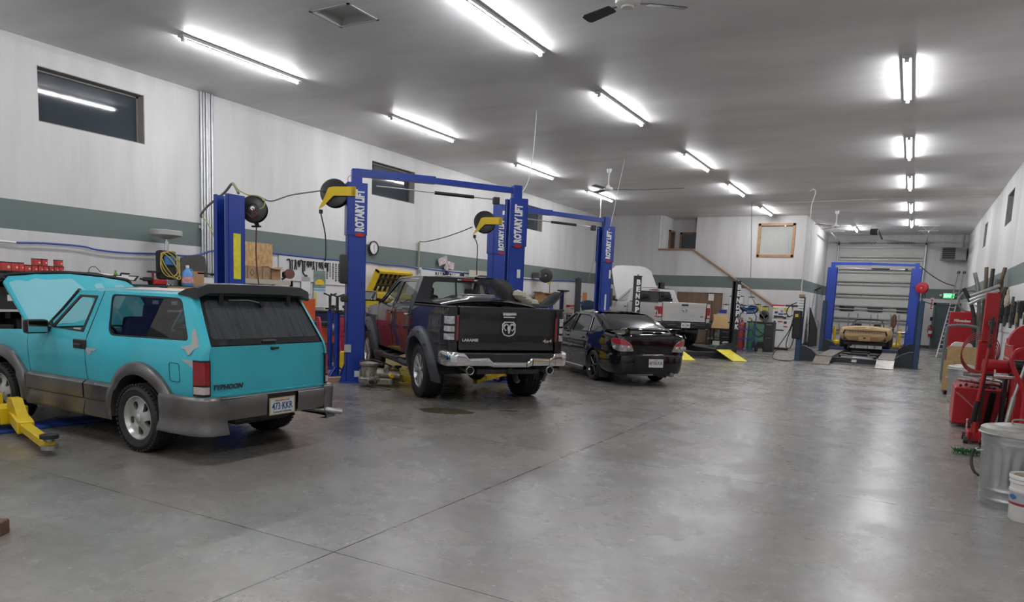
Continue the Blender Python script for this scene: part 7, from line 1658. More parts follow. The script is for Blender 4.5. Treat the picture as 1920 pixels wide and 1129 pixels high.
SR = C('sticker_red', (.5, .05, .06), .5); SB = C('sticker_blue', (.04, .06, .3), .5); SY = C('sticker_yellow', (.7, .6, .08), .5); SK = C('sticker_black', (.03, .03, .03), .5)
for i, (u, v, a, b, m_) in enumerate(((-.75, 1.64, .22, .05, SY), (.45, 1.60, .16, .14, SY), (-.6, 1.48, .12, .09, SB), (-.12, 1.42, .18, .06, SB), (.35, 1.43, .12, .05, SK), (-.65, 1.31, .12, .10, SK), (-.15, 1.31, .24, .08, SK), (.35, 1.28, .12, .08, SK), (.75, 1.33, .14, .05, SK), (-.1, 1.12, .18, .05, SR), (.45, 1.09, .12, .09, SK), (-.7, 1.12, .07, .06, SK), (.5, .93, .16, .05, SR), (-.1, .78, .32, .05, SK), (0, 1.53, .09, .09, C('sticker_grey', (.3, .3, .3), .5)))):
    MB(frame((u*w_, -.362, v), (1, 0, 0), (0, 0, 1))).prism(rpoly(rect(-a/2, -b/2, a/2, b/2), .015), 0, .002).build('sticker', m_, o if v < 1.23 else o2, smooth=0)
carton(((FX0+FX1)/2-.2, OFF-.5, 1.72), (.46, .4, .07), 'flat red box on top of the refrigerator', m=SR, tape=False); carton(((FX0+FX1)/2+.33, OFF-.5, 1.72), (.46, .4, .08), 'flat dark red box at the right on top of the refrigerator', m=C('dark_red_card', (.09, .015, .03), .5), tape=False)
# green cabinet with belt machine, welding gear
t = thing('green_cabinet', 'low green cabinet left of the refrigerator', 'cabinet', (-5.35, OFF-.45, 0)); GRN = C('cabinet_green', (.10, .24, .17), .5)
MB().bx(-.42, .36, -.3, .3, .25, 1.02, .01).build('body', GRN, t, smooth=0); MB().bx(-.46, .40, -.34, .32, 1.02, 1.07, .005).build('top', DARKST, t, smooth=0)
for i in range(3): MB().bx(-.38, .32, -.315, -.3, .3+i*.24, .5+i*.24, .004).build('drawer', GRN, t, smooth=0)
for x in (-.35, .29): MB().bx(x-.04, x+.04, -.25, .25, 0, .25).build('foot', GREY, t, smooth=0)
t = thing('bench_grinder', 'grey domed machine standing on the green cabinet', 'grinder', (-5.22, OFF-.45, 1.07)); mb = MB(); mb.bx(-.12, .12, -.1, .1, 0, .12, .01); mb.cyl((0, -.1, .3), (0, .1, .3), .17, n=24); mb.bx(-.17, .17, -.1, .1, .1, .3, .01); mb.build('housing', C('machine_grey', (.11, .11, .11), .5), t); MB().cyl((0, -.11, .3), (0, -.14, .3), .10, n=20).build('wheel', DARKST, t)
item('yellow_cloth', MB().box((0, 0, .02), (.36, .25, .04), .015), C('cloth_yellow', (.6, .42, .08), .9), 'yellow cloth lying on the green cabinet', 'cloth', (-5.42, OFF-.62, 1.07), .2)
cord([(-5.55, OFF-.8, 1.0), (-5.3, OFF-.85, .7), (-5.0, OFF-.86, .62), (-4.75, OFF-.86, .8), (-4.78, OFF-.86, 1.02), (-5.0, OFF-.85, 1.05)], .018, BLK, 'black hose loop hanging beside the refrigerator', 'welding_cable', 'cable')
cord([(-5.7, OFF-.8, .95), (-5.5, OFF-.82, .55), (-5.2, OFF-.84, .50), (-5.0, OFF-.85, .8)], .016, BLK, 'black hose drooping in front of the green cabinet', 'welding_cable', 'cable')
# gas cylinder cart
cx, cy = aty(1396, 655, 27.6).x, 27.6
t = thing('welding_cart', 'two-wheeled gas cylinder cart with a red and a green bottle behind the dark lift post', 'welding cart', (cx, cy, 0))
for s, m_ in ((-1, C('cylinder_red', (.25, .03, .03), .4)), (1, C('cylinder_green', (.02, .10, .06), .4))):
    mb = MB(); mb.lathe([(0, .06), (.11, .06), (.115, .10), (.115, .95), (.09, 1.05), (.04, 1.10), (.035, 1.16), (0, 1.16)], 20, M=tr(s*.17, 0, 0)); o = mb.build('cylinder', m_, t); mb = MB(); mb.cyl((s*.17, -.02, 1.16), (s*.17, -.02, 1.24), .02); mb.cyl((s*.17, -.12, 1.2), (s*.17, .03, 1.2), .03); mb.cyl((s*.17-.05, -.13, 1.23), (s*.17-.05, -.10, 1.23), .045, n=14); mb.build('regulator', C('brass', (.45, .32, .12), .35, .8), o)
mb = MB(); CB = C('cart_blue', (.05, .06, .30), .4)
mb.tube([(-.30, .12, .15), (-.30, .14, 1.3), (-.2, .14, 1.5), (.2, .14, 1.5), (.30, .14, 1.3), (.30, .12, .15)], .02, 8); mb.bx(-.32, .32, -.15, .15, .03, .06); mb.bx(-.3, .3, -.13, -.11, .45, .49); mb.bx(-.3, .3, -.13, -.11, .8, .84); mb.build('frame', CB, t)
for s in (-1, 1): MB().cyl((s*.36, .1, .19), (s*.43, .1, .19), .19, n=22).build('cart_wheel', TIRE, t)
for i in range(4): cord([(cx-.2+.02*i, cy+.1, 1.52), (cx-.3+.1*i, cy-.06, 1.66-.05*i), (cx+.1, cy-.08, 1.5+.06*i), (cx+.35, cy, 1.62), (cx+.25, cy+.1, 1.45), (cx-.05, cy+.05, 1.42)], .035, [C('hose_blue', (.02, .12, .35), .5), BLK, C('hose_blue', (.02, .12, .35), .5), C('hose_navy', (.01, .03, .10), .5)][i], ['blue hose coiled uppermost on the gas cylinder cart', 'black hose coiled on the gas cylinder cart', 'second blue hose coiled on the gas cylinder cart', 'navy hose at the bottom of the coil on the gas cylinder cart'][i], 'welding_hose', 'hose')
t = toolbox((cx-.85, cy+.9, 0), (.5, .55, .95), BLK, 'black tool cart behind the dark lift post', -PI/2, 4, 'tool_cart', 'tool cart')
toolbox((cx+.75, cy+.6, 0), (.45, .35, 1.12), C('dark_cabinet', (.03, .03, .035), .5), 'dark welder cabinet right of the gas cylinder cart', -PI/2, 2, 'welder', 'welder')
# bench with cartons right of the silver pickup
t = thing('workbench', 'steel workbench under the clipboards behind the dark lift post', 'workbench', (-6.55, OFF-.5, 0)); MB().bx(-.9, .6, -.35, .35, .95, 1.0, .005).build('top', DARKST, t, smooth=0); MB().bx(-.9, .6, -.3, .3, .25, .3).build('shelf', GRN, t, smooth=0)
for x in (-.85, .55):
    for y in (-.3, .3): MB().bx(x-.03, x+.03, y-.03, y+.03, 0, .95).build('leg', DARKST, t, smooth=0)
x_ = aty(1355, 590, OFF-.5).x; carton((x_, OFF-.5, 1.0), (.34, .3, .20), 'green and white box at the bottom of the pile on the bench', m=C('box_green_white', (.25, .42, .30), .5), tape=False); carton((x_-.02, OFF-.5, 1.203), (.36, .3, .14), 'white and blue box in the middle of the pile on the bench', m=C('box_white_blue', (.4, .45, .6), .5), tape=False); carton((x_+.03, OFF-.5, 1.346), (.30, .26, .15), 'blue box topmost on the pile on the bench', m=SB, tape=False)
x_ = aty(1368, 590, OFF-.5).x; carton((x_, OFF-.5, 1.0), (.24, .2, .52), 'tall white carton beside the blue box on the bench', m=C('carton_cream', (.6, .57, .50), .6), tape=False)
for i, (x, z, m_, nm) in enumerate(((-6.2, .3, BLK, 'black'), (-6.6, .3, STEEL, 'steel'), (-7.0, .3, GREY, 'grey'))): item('engine_part', MB().box((0, 0, .12), (.28, .3, .24), .04).cyl((.05, -.1, .2), (.05, -.1, .34), .07, n=14).cyl((-.08, .0, .1), (-.08, -.2, .12), .05, n=12), m_, nm+' engine part on the lower shelf of the steel workbench', 'engine part', (x, OFF-.5, z))
# cardboard sheet stuck out behind the pickup bumper
a = aty(1332, 600, 24.6); t = thing('cardboard_sheet', 'bent cardboard sheet sticking out beside the silver pickup bumper', 'cardboard', (a.x+.27, 24.9, 1.02))
rows = [[(x, y, z) for x, y, z in r] for r in (((-.30, 0, .34), (.22, 0, .34)), ((-.34, -.02, .22), (.26, -.02, .24)), ((-.30, -.04, 0), (.28, -.04, -.02)), )]
mb = MB(); mb.bar((-.02, 0, .36), (-.05, -.05, .0), .006, .5, up=(1, 0, 0)) if False else mb.prism([(-.27, .34), (.20, .36), (.27, .02), (.42, .10), (.34, -.12), (.22, -.16), (-.30, -.14), (-.24, .16)], -.004, .004, M=frame((0, 0, 0), (1, 0, 0), (0, .25, 1)))
mb.build('sheet', C('kraft_board', (.55, .36, .17), .8), t, smooth=0)
t = thing('parts_trolley', 'dark two-tier trolley holding the cardboard sheet beside the silver pickup', 'trolley', (a.x+.35, 25.1, 0))
for z in (.25, .84): MB().bx(-.4, .45, -.28, .28, z, z+.04).build('tray', GRN if z < .5 else DARKST, t, smooth=0)
for x in (-.37, .42):
    for y in (-.25, .25): MB().bx(x-.02, x+.02, y-.02, y+.02, .08, .84).build('leg', DARKST, t, smooth=0); MB().cyl((x-.02, y, .05), (x+.02, y, .05), .05, n=12).build('caster', BLK, t)
for i, (x, lab) in enumerate(((-.2, 'white card box on the lower tier of the dark trolley'), (.15, 'small white card box right of the other on the dark trolley'))): carton((a.x+.35+x, 25.0, .29), (.2, .2, .14), lab, m=PAPER, tape=False)
item('oil_bottle', MB().lathe([(0, 0), (.05, 0), (.05, .18), (.02, .22), (.02, .26), (0, .26)], 14), RED, 'red bottle on the upper tier of the dark trolley', 'bottle', (a.x+.1, 25.05, .88))
# flood lamp and sockets on the office side wall, black panel leaning, wire posts behind the roadster
p = atx(1527, 545, -4.08); t = thing('flood_lamp', 'small black flood lamp on the office side wall', 'lamp', p); MB().box((.16, 0, 0), (.30, .26, .05), .01, M=rot(-.5, 'Y')).build('head', BLK, t); MB().bar((0, 0, -.08), (.14, 0, -.02), .04, .03).build('arm', DARKST, t)
p = atx(1519, 612, -4.08); cord([atx(1528, 552, -4.07), atx(1516, 608, -4.07), atx(1512, 608, -4.07)], .012, GREY, 'grey conduit running down the office side wall from the flood lamp', 'wall_conduit', 'pipe', 0)
item('socket_box', MB().box((0, 0, 0), (.05, .10, .16), .006), ALU, 'metal socket box low on the office side wall', 'socket', (-4.07, atx(1513, 623, -4.07).y, atx(1513, 623, -4.07).z))
a = aty(1520, 642, 35.5); t = thing('leaning_panel', 'black triangular panel leaning on the office side wall behind the blue lift', 'panel', (-3.70, 35.0, 0)); MB(frame((0, 0, 0), (.2, 1, 0), (-.12, 0, 1))).prism([(-.9, 0), (.8, 0), (.2, 1.0), (-.5, 1.75)], -.02, .02).build('sheet', BLK, t, smooth=0); MB(frame((.08, .2, 0), (.2, 1, 0), (-.12, 0, 1))).prism([(-.1, 0), (.9, 0), (.5, .9), (.2, 1.2)], -.015, .015).build('grey_sheet', C('panel_grey', (.25, .25, .25), .5), t, smooth=0)
for i, (px, py, hk, lab) in enumerate(((1592, 587, -1, 'leftmost steel post with a hook behind the roadster'), (1609, 588, 0, 'short steel post behind the roadster left of centre'), (1633, 590, 0, 'steel post behind the roadster windshield'), (1646, 590, 0, 'steel post right of the middle one behind the roadster'), (1671, 590, 0, 'thin steel post behind the roadster right fender'), (1686, 591, 1, 'rightmost steel post with a hook behind the roadster'))):
    p = aty(px, py, 35.5); t = thing('stand_post', lab, 'post', (p.x, 35.5, 0), 0, 'steel posts behind the roadster'); MB().cyl((0, 0, 0), (0, 0, p.z), .028, n=8).build('tube', STEEL, t); MB().bx(-.1, .1, -.1, .1, 0, .02).build('foot', STEEL, t, smooth=0)
    if hk: MB().tube([(0, 0, p.z-.75), (hk*.3, 0, p.z-.75), (hk*.36, 0, p.z-.65), (hk*.36, 0, p.z-.45)], .025, 6).build('hook', STEEL, t)
p = aty(1675, 610, 33.5); blob((p.x, 33.5, 1.0), .15, (.7, .6, 2.0), C('glove_leather', (.12, .06, .045), .8), 'brown leather strap bundle right of the roadster', 'leather_bundle', 'bundle', 31, .2)
item('stand_post', MB().cyl((0, 0, 0), (0, 0, 1.0), .04, n=10).bx(-.15, .15, -.15, .15, 0, .02), DARKST, 'dark pedestal under the leather bundle right of the roadster', 'post', (p.x, 33.5, 0))
# exit sign, safety sign, extinguisher, keypad on the end wall
EW = BACK-.02
def ew(px, py): return aty(px, py, EW)
p = ew(1779, 555); t = thing('exit_sign', 'lit green exit sign above the exit door', 'exit sign', (p.x, EW-.03, p.z)); MB().bx(-.24, .24, -.03, .03, -.13, .13, .01).build('housing', WHITE, t, smooth=0)
EG = mat('exit_green', (.05, .75, .22), .5); EG.node_tree.nodes['Principled BSDF'].inputs['Emission Color'].default_value = (.08, .9, .25, 1); EG.node_tree.nodes['Principled BSDF'].inputs['Emission Strength'].default_value = .45
MB(frame((0, -.032, 0), (1, 0, 0), (0, 0, 1))).prism(rect(-.22, -.11, .22, .11), 0, .003).build('lit_face', EG, t, smooth=0); MB(frame((0, -.036, -.0), (1, 0, 0), (0, 0, 1))).text('EXIT', .19, Matrix(), .002, bold=.004, fit=.38).build('lettering', mat('exit_letters', (.6, 1, .7), .5, emit=.5), t, smooth=0)
p = ew(1764, 554); item('emergency_lamp', MB().ball((0, 0, 0), .06, 10).box((0, .04, 0), (.1, .06, .12), .01), WHITE, 'small white emergency lamp left of the exit sign', 'lamp', (p.x, EW-.06, p.z))
p = ew(1747, 570); t = thing('fire_sign', 'vertical red and white sign above the fire extinguisher', 'sign', (p.x, EW-.0, p.z)); MB(frame((0, 0, 0), (1, 0, 0), (0, 0, 1))).prism(rect(-.075, -.30, .075, .30), 0, .004).build('board', WHITE, t, smooth=0); MB(frame((0, -.005, 0), (0, 0, 1), (-1, 0, 0))).text('FIRE', .13, Matrix(), .002, bold=.004, fit=.5).build('lettering', RED, t, smooth=0)
p = ew(1744, 622); t = thing('fire_extinguisher', 'red fire extinguisher on the end wall beside the exit door', 'fire extinguisher', (p.x, EW-.1, p.z-.25)); MB().lathe([(0, 0), (.08, 0), (.085, .03), (.085, .40), (.05, .47), (.03, .50), (0, .50)], 20).build('tank', RED, t); mb = MB(); mb.box((0, 0, .53), (.05, .12, .06), .01); mb.tube([(0, 0, .52), (-.1, -.04, .50), (-.11, -.05, .2)], .014, 6, k=3); mb.build('valve_hose', BLK, t); MB().lathe([(.087, .15), (.087, .3)], 20).build('label', PAPER, t)
p = ew(1746, 598); item('key_switch', MB().box((0, 0, 0), (.10, .05, .18), .01), BLK, 'black switch box above the fire extinguisher', 'switch', (p.x, EW-.025, p.z)); p = ew(1744, 607); item('push_button', MB().box((0, 0, 0), (.08, .04, .10), .01).cyl((0, -.02, 0), (0, -.04, 0), .02, n=10), WHITE, 'small white button box between the black switch and the extinguisher', 'button', (p.x, EW-.02, p.z))
# ---------------------------------------------------------------- right side
GALV = C('galvanised_steel', (.50, .51, .52), .32, .85, noise=.08, nscale=4)
def trash_can(x, y, label, lid=True, r=.285, h=.66):
    t = thing('trash_can', label, 'trash can', (x, y, 0), .2, 'galvanised trash cans'); n = 96; zs = [0, .03, .035, .05, .055, .09, .12, .125, .14, .145, .17]+[.17+(h-.31)*i/8 for i in range(1, 9)]+[h-.13, h-.12, h-.10, h-.09, h-.07, h-.05, h-.04, h-.02, h-.01, h]
    rows = []
    for z in zs:
        rr = r*(.88+.12*z/h); rings = .008*(math.exp(-((z-.045)/.012)**2)+math.exp(-((z-.132)/.010)**2)+math.exp(-((z-h+.11)/.010)**2)+math.exp(-((z-h+.06)/.010)**2)+math.exp(-((z-h+.005)/.008)**2))
        e = min(1, max(0, (z-.17)/.04), max(0, (h-.14-z)/.04)); rows.append([])
        for i in range(n): a = 2*PI*i/n; fl = .017*max(0, math.cos(a*16))**.7*max(0, e); rows[-1].append(((rr+rings-fl)*math.cos(a), (rr+rings-fl)*math.sin(a), z))
    mb = MB(); mb.grid(rows, close_v=True); mb.cyl((0, 0, 0), (0, 0, .004), r*.87, n=32); mb.build('body', GALV, t, smooth=50)
    if lid:
        mb = MB(); R = r+.012; mb.lathe([(R+.012, h-.035), (R+.014, h-.03), (R+.004, h-.02), (R+.0, h+.012), (R-.02, h+.025), (R-.05, h+.028), (R-.055, h+.034), (R-.10, h+.036), (R-.11, h+.045), (.05, h+.062), (0, h+.063)], 48)
        mb.build('lid', C('lid_dusty', (.42, .41, .38), .5, .5, noise=.25, nscale=10), t)
        MB().tube([(-.07, 0, h+.055), (-.06, 0, h+.095), (.06, 0, h+.095), (.07, 0, h+.055)], .008, 6, k=3).build('handle', STEEL, t)
    for s in (-1, 1): MB().tube([(s*(r-.0), -.06, h*.72), (s*(r+.03), -.05, h*.70), (s*(r+.03), .05, h*.70), (s*(r), .06, h*.72)], .007, 6, k=3).build('handle', STEEL, t)
    return t
trash_can(.94, 7.62, 'large galvanised trash can with lid at the right edge of the photo'); trash_can(.98, 15.85, 'galvanised trash can standing behind the red tire machine', r=.27, h=.68)
t = thing('bucket', 'white plastic bucket with lid in front of the big trash can', 'bucket', (.99, 7.05, 0))
BW = C('bucket_white', (.68, .67, .63), .4, noise=.06); mb = MB(); mb.lathe([(0, 0), (.128, 0), (.133, .01), (.142, .24), (.150, .245), (.150, .262), (.143, .266), (.146, .31), (.155, .315), (.155, .33), (.147, .335), (.148, .355)], 40); mb.build('body', BW, t)
mb = MB(); mb.lathe([(.150, .345), (.158, .347), (.160, .37), (.155, .38), (.147, .376), (.142, .368), (0, .37)], 40); mb.build('lid', BW, t); MB().lathe([(0, .3705), (.13, .3705), (.125, .374), (0, .374)], 28).build('dried_residue', C('residue_tan', (.32, .27, .18), .9, noise=.4, nscale=14), t)
MB().lathe([(.1415, .155), (.1435, .235)], 40).build('label', C('label_grey', (.38, .40, .43), .4, noise=.12, nscale=14), t); MB().lathe([(.1415, .135), (.1425, .155)], 40).build('red_band', C('band_red', (.35, .03, .05), .4), t)
a = math.radians(-150); MB(frame((.1445*math.cos(a), .1445*math.sin(a), .20), (-math.sin(a), math.cos(a), 0), (0, 0, 1))).prism(arc(0, 0, .035, 0, 330, 11, .02), 0, .002).build('label_mark', C('label_blue', (.05, .15, .35), .4), t, smooth=0)
cord([(.86, 8.45, .03), (.72, 8.5, .07), (.69, 8.75, .16), (.74, 8.95, .26), (.9, 9.05, .30)], .014, RUB, 'black hose end looping out from behind the big trash can', 'rubber_hose', 'hose')
GRM = C('green_bristle', (.03, .14, .05), .9); t = thing('broom_head', 'green bristled push broom head lying on the floor behind the big trash can', 'broom', (.86, 10.02, 0), .15)
MB().bx(-.26, .26, -.03, .03, .03, .06, .01).build('block', GRM, t, smooth=0); random.seed(4); mb = MB()
for i in range(220): x = random.uniform(-.27, .27); y = random.uniform(-.06, .06); mb.bar((x, y*.5, .045), (x+random.uniform(-.03, .03), y*1.6, random.choice((0.004, .075))), .006, .004)
o = mb.build('bristles', GRM, t, smooth=0); o['kind'] = 'stuff'
# red floor jack with tall handle
t = thing('floor_jack', 'tall-handled red jack standing upright before the red tire machine', 'jack', (.86, 10.98, 0))
mb = MB(); mb.bx(-.06, .06, -.06, .30, .05, .15, .01); mb.bx(-.075, -.05, -.10, .35, .03, .16, .005); mb.bx(.05, .075, -.10, .35, .03, .16, .005); mb.cyl((0, -.02, .1), (0, -.0, .28), .045, n=14); mb.build('chassis', RED, t)
for x in (-.09, .09): MB().cyl((x-.025, -.08, .045), (x+.025, -.08, .045), .045, n=16).build('caster', DARKST, t); MB().cyl((x-.02, .32, .05), (x+.02, .32, .05), .05, n=16).build('caster', DARKST, t)
mb = MB(); mb.cyl((-.03, 0, .25), (.0, .03, .55), .036, .03, n=12); mb.build('grip_boot', RUB, t); MB().cyl((0, .03, .55), (.06, .08, 1.25), .021, n=12).build('handle', RED, t)
mb = MB(); mb.lathe([(.0, 0), (.012, .02), (.012, .12), (.02, .13), (.0, .14)], 10, M=tr(-.09, -.02, .18)); mb.build('release_knob', CHROME, t)
# tire changer
t = thing('tire_changer', 'red tire changer with black pedals, chrome clamps and tall red column', 'tire changer', (1.12, 12.85, 0))
MB().bx(-.45, .35, -.45, .45, .05, .60, .015).build('cabinet', RED, t, smooth=0); mb = MB(); mb.tube([(-.43, -.452, .52), (-.36, -.457, .47), (-.12, -.457, .25)], .012, 6); mb.build('hose_line', C('pink_line', (.5, .2, .2), .4), t)
mb = MB(); mb.cyl((-.05, 0, .60), (-.05, 0, .68), .12, n=20); mb.cyl((-.05, 0, .72), (-.05, 0, .745), .31, n=36); mb.build('turntable', STEEL, t)
for k in range(4): a = k*PI/2+.5; mb = MB(); mb.bar((-.05, 0, .76), (-.05+.33*math.cos(a), .33*math.sin(a), .76), .07, .04, b=.008); mb.box((-.05+.31*math.cos(a), .31*math.sin(a), .80), (.06, .06, .06), .01); mb.build('clamp', STEEL, t)
mb = MB(); mb.cyl((-.42, -.30, .72), (.18, -.32, .68), .045, n=16); mb.cyl((-.15, -.30, .72), (.1, -.31, .69), .055, n=16); mb.build('air_cylinder', CHROME, t); mb = MB()
for i in range(9): mb.ball((-.38+i*.07, -.36, .62+.02*math.sin(i*2)), .022, 8)
mb.build('ring_chain', BLK, t)
mb = MB(); mb.bar((-.2, -.50, .10), (-.2, -.72, .06), .10, .02); mb.bar((.0, -.50, .10), (.0, -.72, .06), .10, .02); mb.build('pedal', BLK, t, smooth=0)
mb = MB(); mb.bx(-.16, .06, .40, .62, .0, 1.28, .01); mb.bx(-.13, .05, .40, .58, 1.25, 2.02, .008); mb.build('column', RED, t, smooth=0); mb = MB(); mb.bar((-.03, .5, 1.55), (-.05, -.02, 1.55), .08, .08, b=.01); mb.cyl((-.05, -.02, .9), (-.05, -.02, 1.65), .025); mb.build('mount_arm', DARKST, t)
MB().bar((.10, -.47, .05), (.19, -.50, .5), .17, .03, b=.01).build('bead_paddle', C('paddle_white', (.5, .5, .48), .5, noise=.15), t); mb = MB(); mb.bar((-.02, -.5, .1), (.02, -.52, .58), .14, .05, b=.02); mb.build('rubber_guard', RUB, t)
for q in range(4): cord([(.90+(.215+.006*q)*math.cos(a*PI/8)+.008*q, 12.26+.014*q, 1.08+.022*q+(.25+.01*q)*math.sin(a*PI/8)) for a in range(17)], .0065, C('red_hose', (.30, .02, .02), .5), ['outermost', 'second', 'third', 'innermost'][3-q]+' loop of red air hose hung before the tall red column', 'air_hose', 'hose', 2)
# wheel balancer
t = thing('wheel_balancer', 'red wheel balancer with round red hood and black tool tray', 'wheel balancer', (1.58, 11.9, 0))
MB().bx(-.28, .34, -.35, .38, .0, .92, .02).build('cabinet', RED, t, smooth=0); MB().bx(-.33, .38, -.42, .42, .98, 1.06, .02).build('tray', BLK, t, smooth=0); MB().bx(-.30, .36, -.38, .40, .92, .98, .01).build('tray_base', BLK, t, smooth=0)
mb = MB(frame((-.12, -.2, 1.32), (1, 0, 0), (0, 0, 1))); mb.panel(arc(0, 0, .27, -8, 188, 24), lambda u, v, d: (u, v, -d), [], .1, .22); mb.build('hood', RED, t, smooth=30)
mb = MB(); mb.cyl((-.5, -.15, 1.05-.2), (-.28, -.15, .85), .04); mb.cyl((-.52, -.15, .85), (-.50, -.15, .85), .09); mb.build('shaft', CHROME, t); MB().bx(-.05, .3, .1, .3, 1.06, 1.55, .02).build('display_panel', RED, t, smooth=0); MB().bx(-.02, .27, .085, .1, 1.15, 1.45).build('screen', BLK, t, smooth=0)
random.seed(6)
for i in range(8): item('hand_tool', MB().bar((-.08, 0, .012), (.08, .02, .012), .02, .018, b=.004).cyl((.08, .02, 0), (.08, .02, .03), .02, n=10), [DARKST, STEEL][i % 2], ['dark', 'bright'][i % 2]+' steel tool, '+ORD[i]+' from the left in the black balancer tray', 'tool', (1.30+.08*i, 11.58+.07*(i % 3), 1.06), i*.9, 'tools in the balancer tray')
item('machine_motor', MB().cyl((-.16, 0, .10), (.16, 0, .10), .10, n=20).cyl((.16, 0, .10), (.28, 0, .10), .04).bx(-.14, .14, -.09, .09, 0, .04), RED, 'red cylindrical motor on the shelf left of the balancer', 'motor', (1.12, 12.19, .85), .1)
t = thing('side_table', 'black steel stand under the red motor beside the balancer', 'stand', (1.12, 12.19, 0)); MB().bx(-.15, .15, -.14, .14, .82, .85).build('top', BLK, t, smooth=0)
for x in (-.13, .13): MB().bx(x-.02, x+.02, -.12, .12, 0, .82).build('leg', BLK, t, smooth=0)
# red hand truck and yellow jugs
t = thing('hand_truck', 'red tubular hand truck standing behind the big trash can', 'hand truck', (1.30, 9.55, 0))
for x in (-.12, .12): mb = MB(); mb.tube([(x, 0, .12), (x, .05, 1.15)], .026, 10); mb.build('tube', RED, t)
mb = MB(); mb.tube([(-.12, .02, .7), (-.14, .02, .85), (-.27, -.02, 1.12), (-.28, -.02, 1.24), (-.2, 0, 1.31), (.08, .05, 1.31), (.12, .05, 1.22)], .024, 10, k=4); mb.build('handle', RED, t)
for z in (.3, .6, .9): MB().bar((-.12, .02, z), (.12, .02, z), .03, .02).build('crossbar', RED, t)
MB().bx(-.2, .2, -.25, 0, .03, .045).build('toe_plate', RED, t, smooth=0)
for s in (-1, 1): MB().cyl((s*.18, .1, .13), (s*.24, .1, .13), .13, n=22).build('wheel', TIRE, t)
item('pry_bar', MB().cyl((0, 0, 0), (.10, .06, .75), .03, n=10).cyl((.10, .06, .75), (.2, .1, 1.25), .018, n=10), STEEL, 'grey steel bar leaning beside the red hand truck', 'bar', (1.02, 9.85, 0))
for i, (x, y, h_) in enumerate(((1.28, 8.75, .62), (1.60, 8.95, .68))):
    t = thing('fluid_jug', ['yellow fluid jug left of the other behind the big trash can', 'yellow fluid jug near the right edge behind the big trash can'][i], 'jug', (x, y, 0)); mb = MB(); mb.bx(-.14, .14, -.10, .10, 0, h_-.08, .03, seg=2); mb.build('body', YEL, t); MB().cyl((.06, 0, h_-.08), (.06, 0, h_), .03).build('cap', BLK, t); MB().tube([(-.1, 0, h_-.1), (-.09, 0, h_-.02), (.0, 0, h_-.02), (.02, 0, h_-.1)], .012, 6, k=3).build('handle', YEL, t)
# platform cart with plywood, white jug
t = thing('platform_cart', 'steel platform cart with a looped grey handle carrying tan boards', 'cart', (1.02, 17.9, 0))
MB().bx(-.32, .35, -.55, .75, .18, .22).build('deck', DARKST, t, smooth=0); mb = MB(); mb.tube([(-.30, .7, .2), (-.30, .74, 1.25), (-.22, .76, 1.42), (.2, .76, 1.42), (.30, .74, 1.25), (.30, .7, .2)], .035, 10, k=3); mb.build('handle', C('tube_grey', (.14, .14, .15), .45), t); mb = MB(); mb.tube([(-.28, .5, .2), (-.28, .52, .85), (-.2, .52, .93), (.2, .52, .93), (.28, .5, .2)], .018, 8, k=3); mb.build('rail', C('tube_grey', (.14, .14, .15), .45), t)
for x in (-.25, .28):
    for y in (-.45, .65): MB().cyl((x-.025, y, .075), (x+.025, y, .075), .075, n=16).build('caster', BLK, t)
item('plywood_sheet', MB().bx(-.30, .36, -.012, .012, 0, .80), C('plywood_tan', (.45, .31, .14), .7, noise=.15), 'upper tan board standing on the platform cart', 'board', (1.02, 17.30, .22), .05); item('plywood_sheet', MB().bx(-.34, -.16, -.012, .012, 0, .62), C('plywood_tan', (.45, .31, .14), .7, noise=.15), 'narrow tan board strip at the left of the platform cart', 'board', (1.02, 17.26, .10), 0)
t = thing('fluid_jug', 'translucent white jug standing on the platform cart', 'jug', (.98, 17.72, .66)); mb = MB(); mb.prism(rpoly([(-.2, 0), (.2, 0), (.22, .30), (.17, .42), (-.12, .44), (-.2, .36)], .04), -.12, .12, M=frame((0, 0, 0), (1, 0, 0), (0, 0, 1))); mb.build('body', C('jug_white', (.6, .6, .57), .45), t); MB().cyl((.1, 0, .42), (.1, 0, .47), .03).build('cap', RED, t)
item('crate', MB().bx(-.26, .26, -.22, .22, 0, .44, .01), C('plywood_tan', (.45, .31, .14), .7, noise=.15), 'wooden crate under the white jug on the platform cart', 'crate', (1.0, 17.72, .22))
# tall red cabinet with printed name, black boxes, ducts
t = thing('tool_cabinet', 'tall red tool cabinet with white brand lettering before the ladder', 'tool cabinet', (1.36, 25.5, 0)); MB().bx(-.34, .34, -.35, .35, .12, 1.76, .015).build('body', RED, t, smooth=0); MB().bx(-.34, .34, -.33, .33, .0, .12).build('base', BLK, t, smooth=0)
MB(frame((-.02, -.352, 1.50), (1, 0, 0), (0, 0, 1))).text('Milwaukee', .12, Matrix(), .003, bold=.004, fit=.42).build('lettering', WHITE, t, smooth=0); MB(frame((-.02, -.352, 1.38), (1, 0, 0), (0, 0, 1))).prism(rect(-.08, -.03, .08, .03), 0, .003).build('badge', GREY, t, smooth=0)
t = thing('tool_cabinet', 'black tool cabinet right of the tall red one', 'tool cabinet', (1.80, 24.3, 0)); MB().bx(-.24, .22, -.35, .35, .0, 1.66, .015).build('body', BLK, t, smooth=0); MB(frame((0, -.352, 1.52), (1, 0, 0), (0, 0, 1))).prism(rect(-.16, -.05, .16, .05), 0, .003).build('drawer_label', GREY, t, smooth=0)
t = thing('coil_bracket', 'round grey spoked ring on top of the tall red cabinet', 'ring', (1.50, 25.4, 1.765)); c_ = (0, 0, .33)
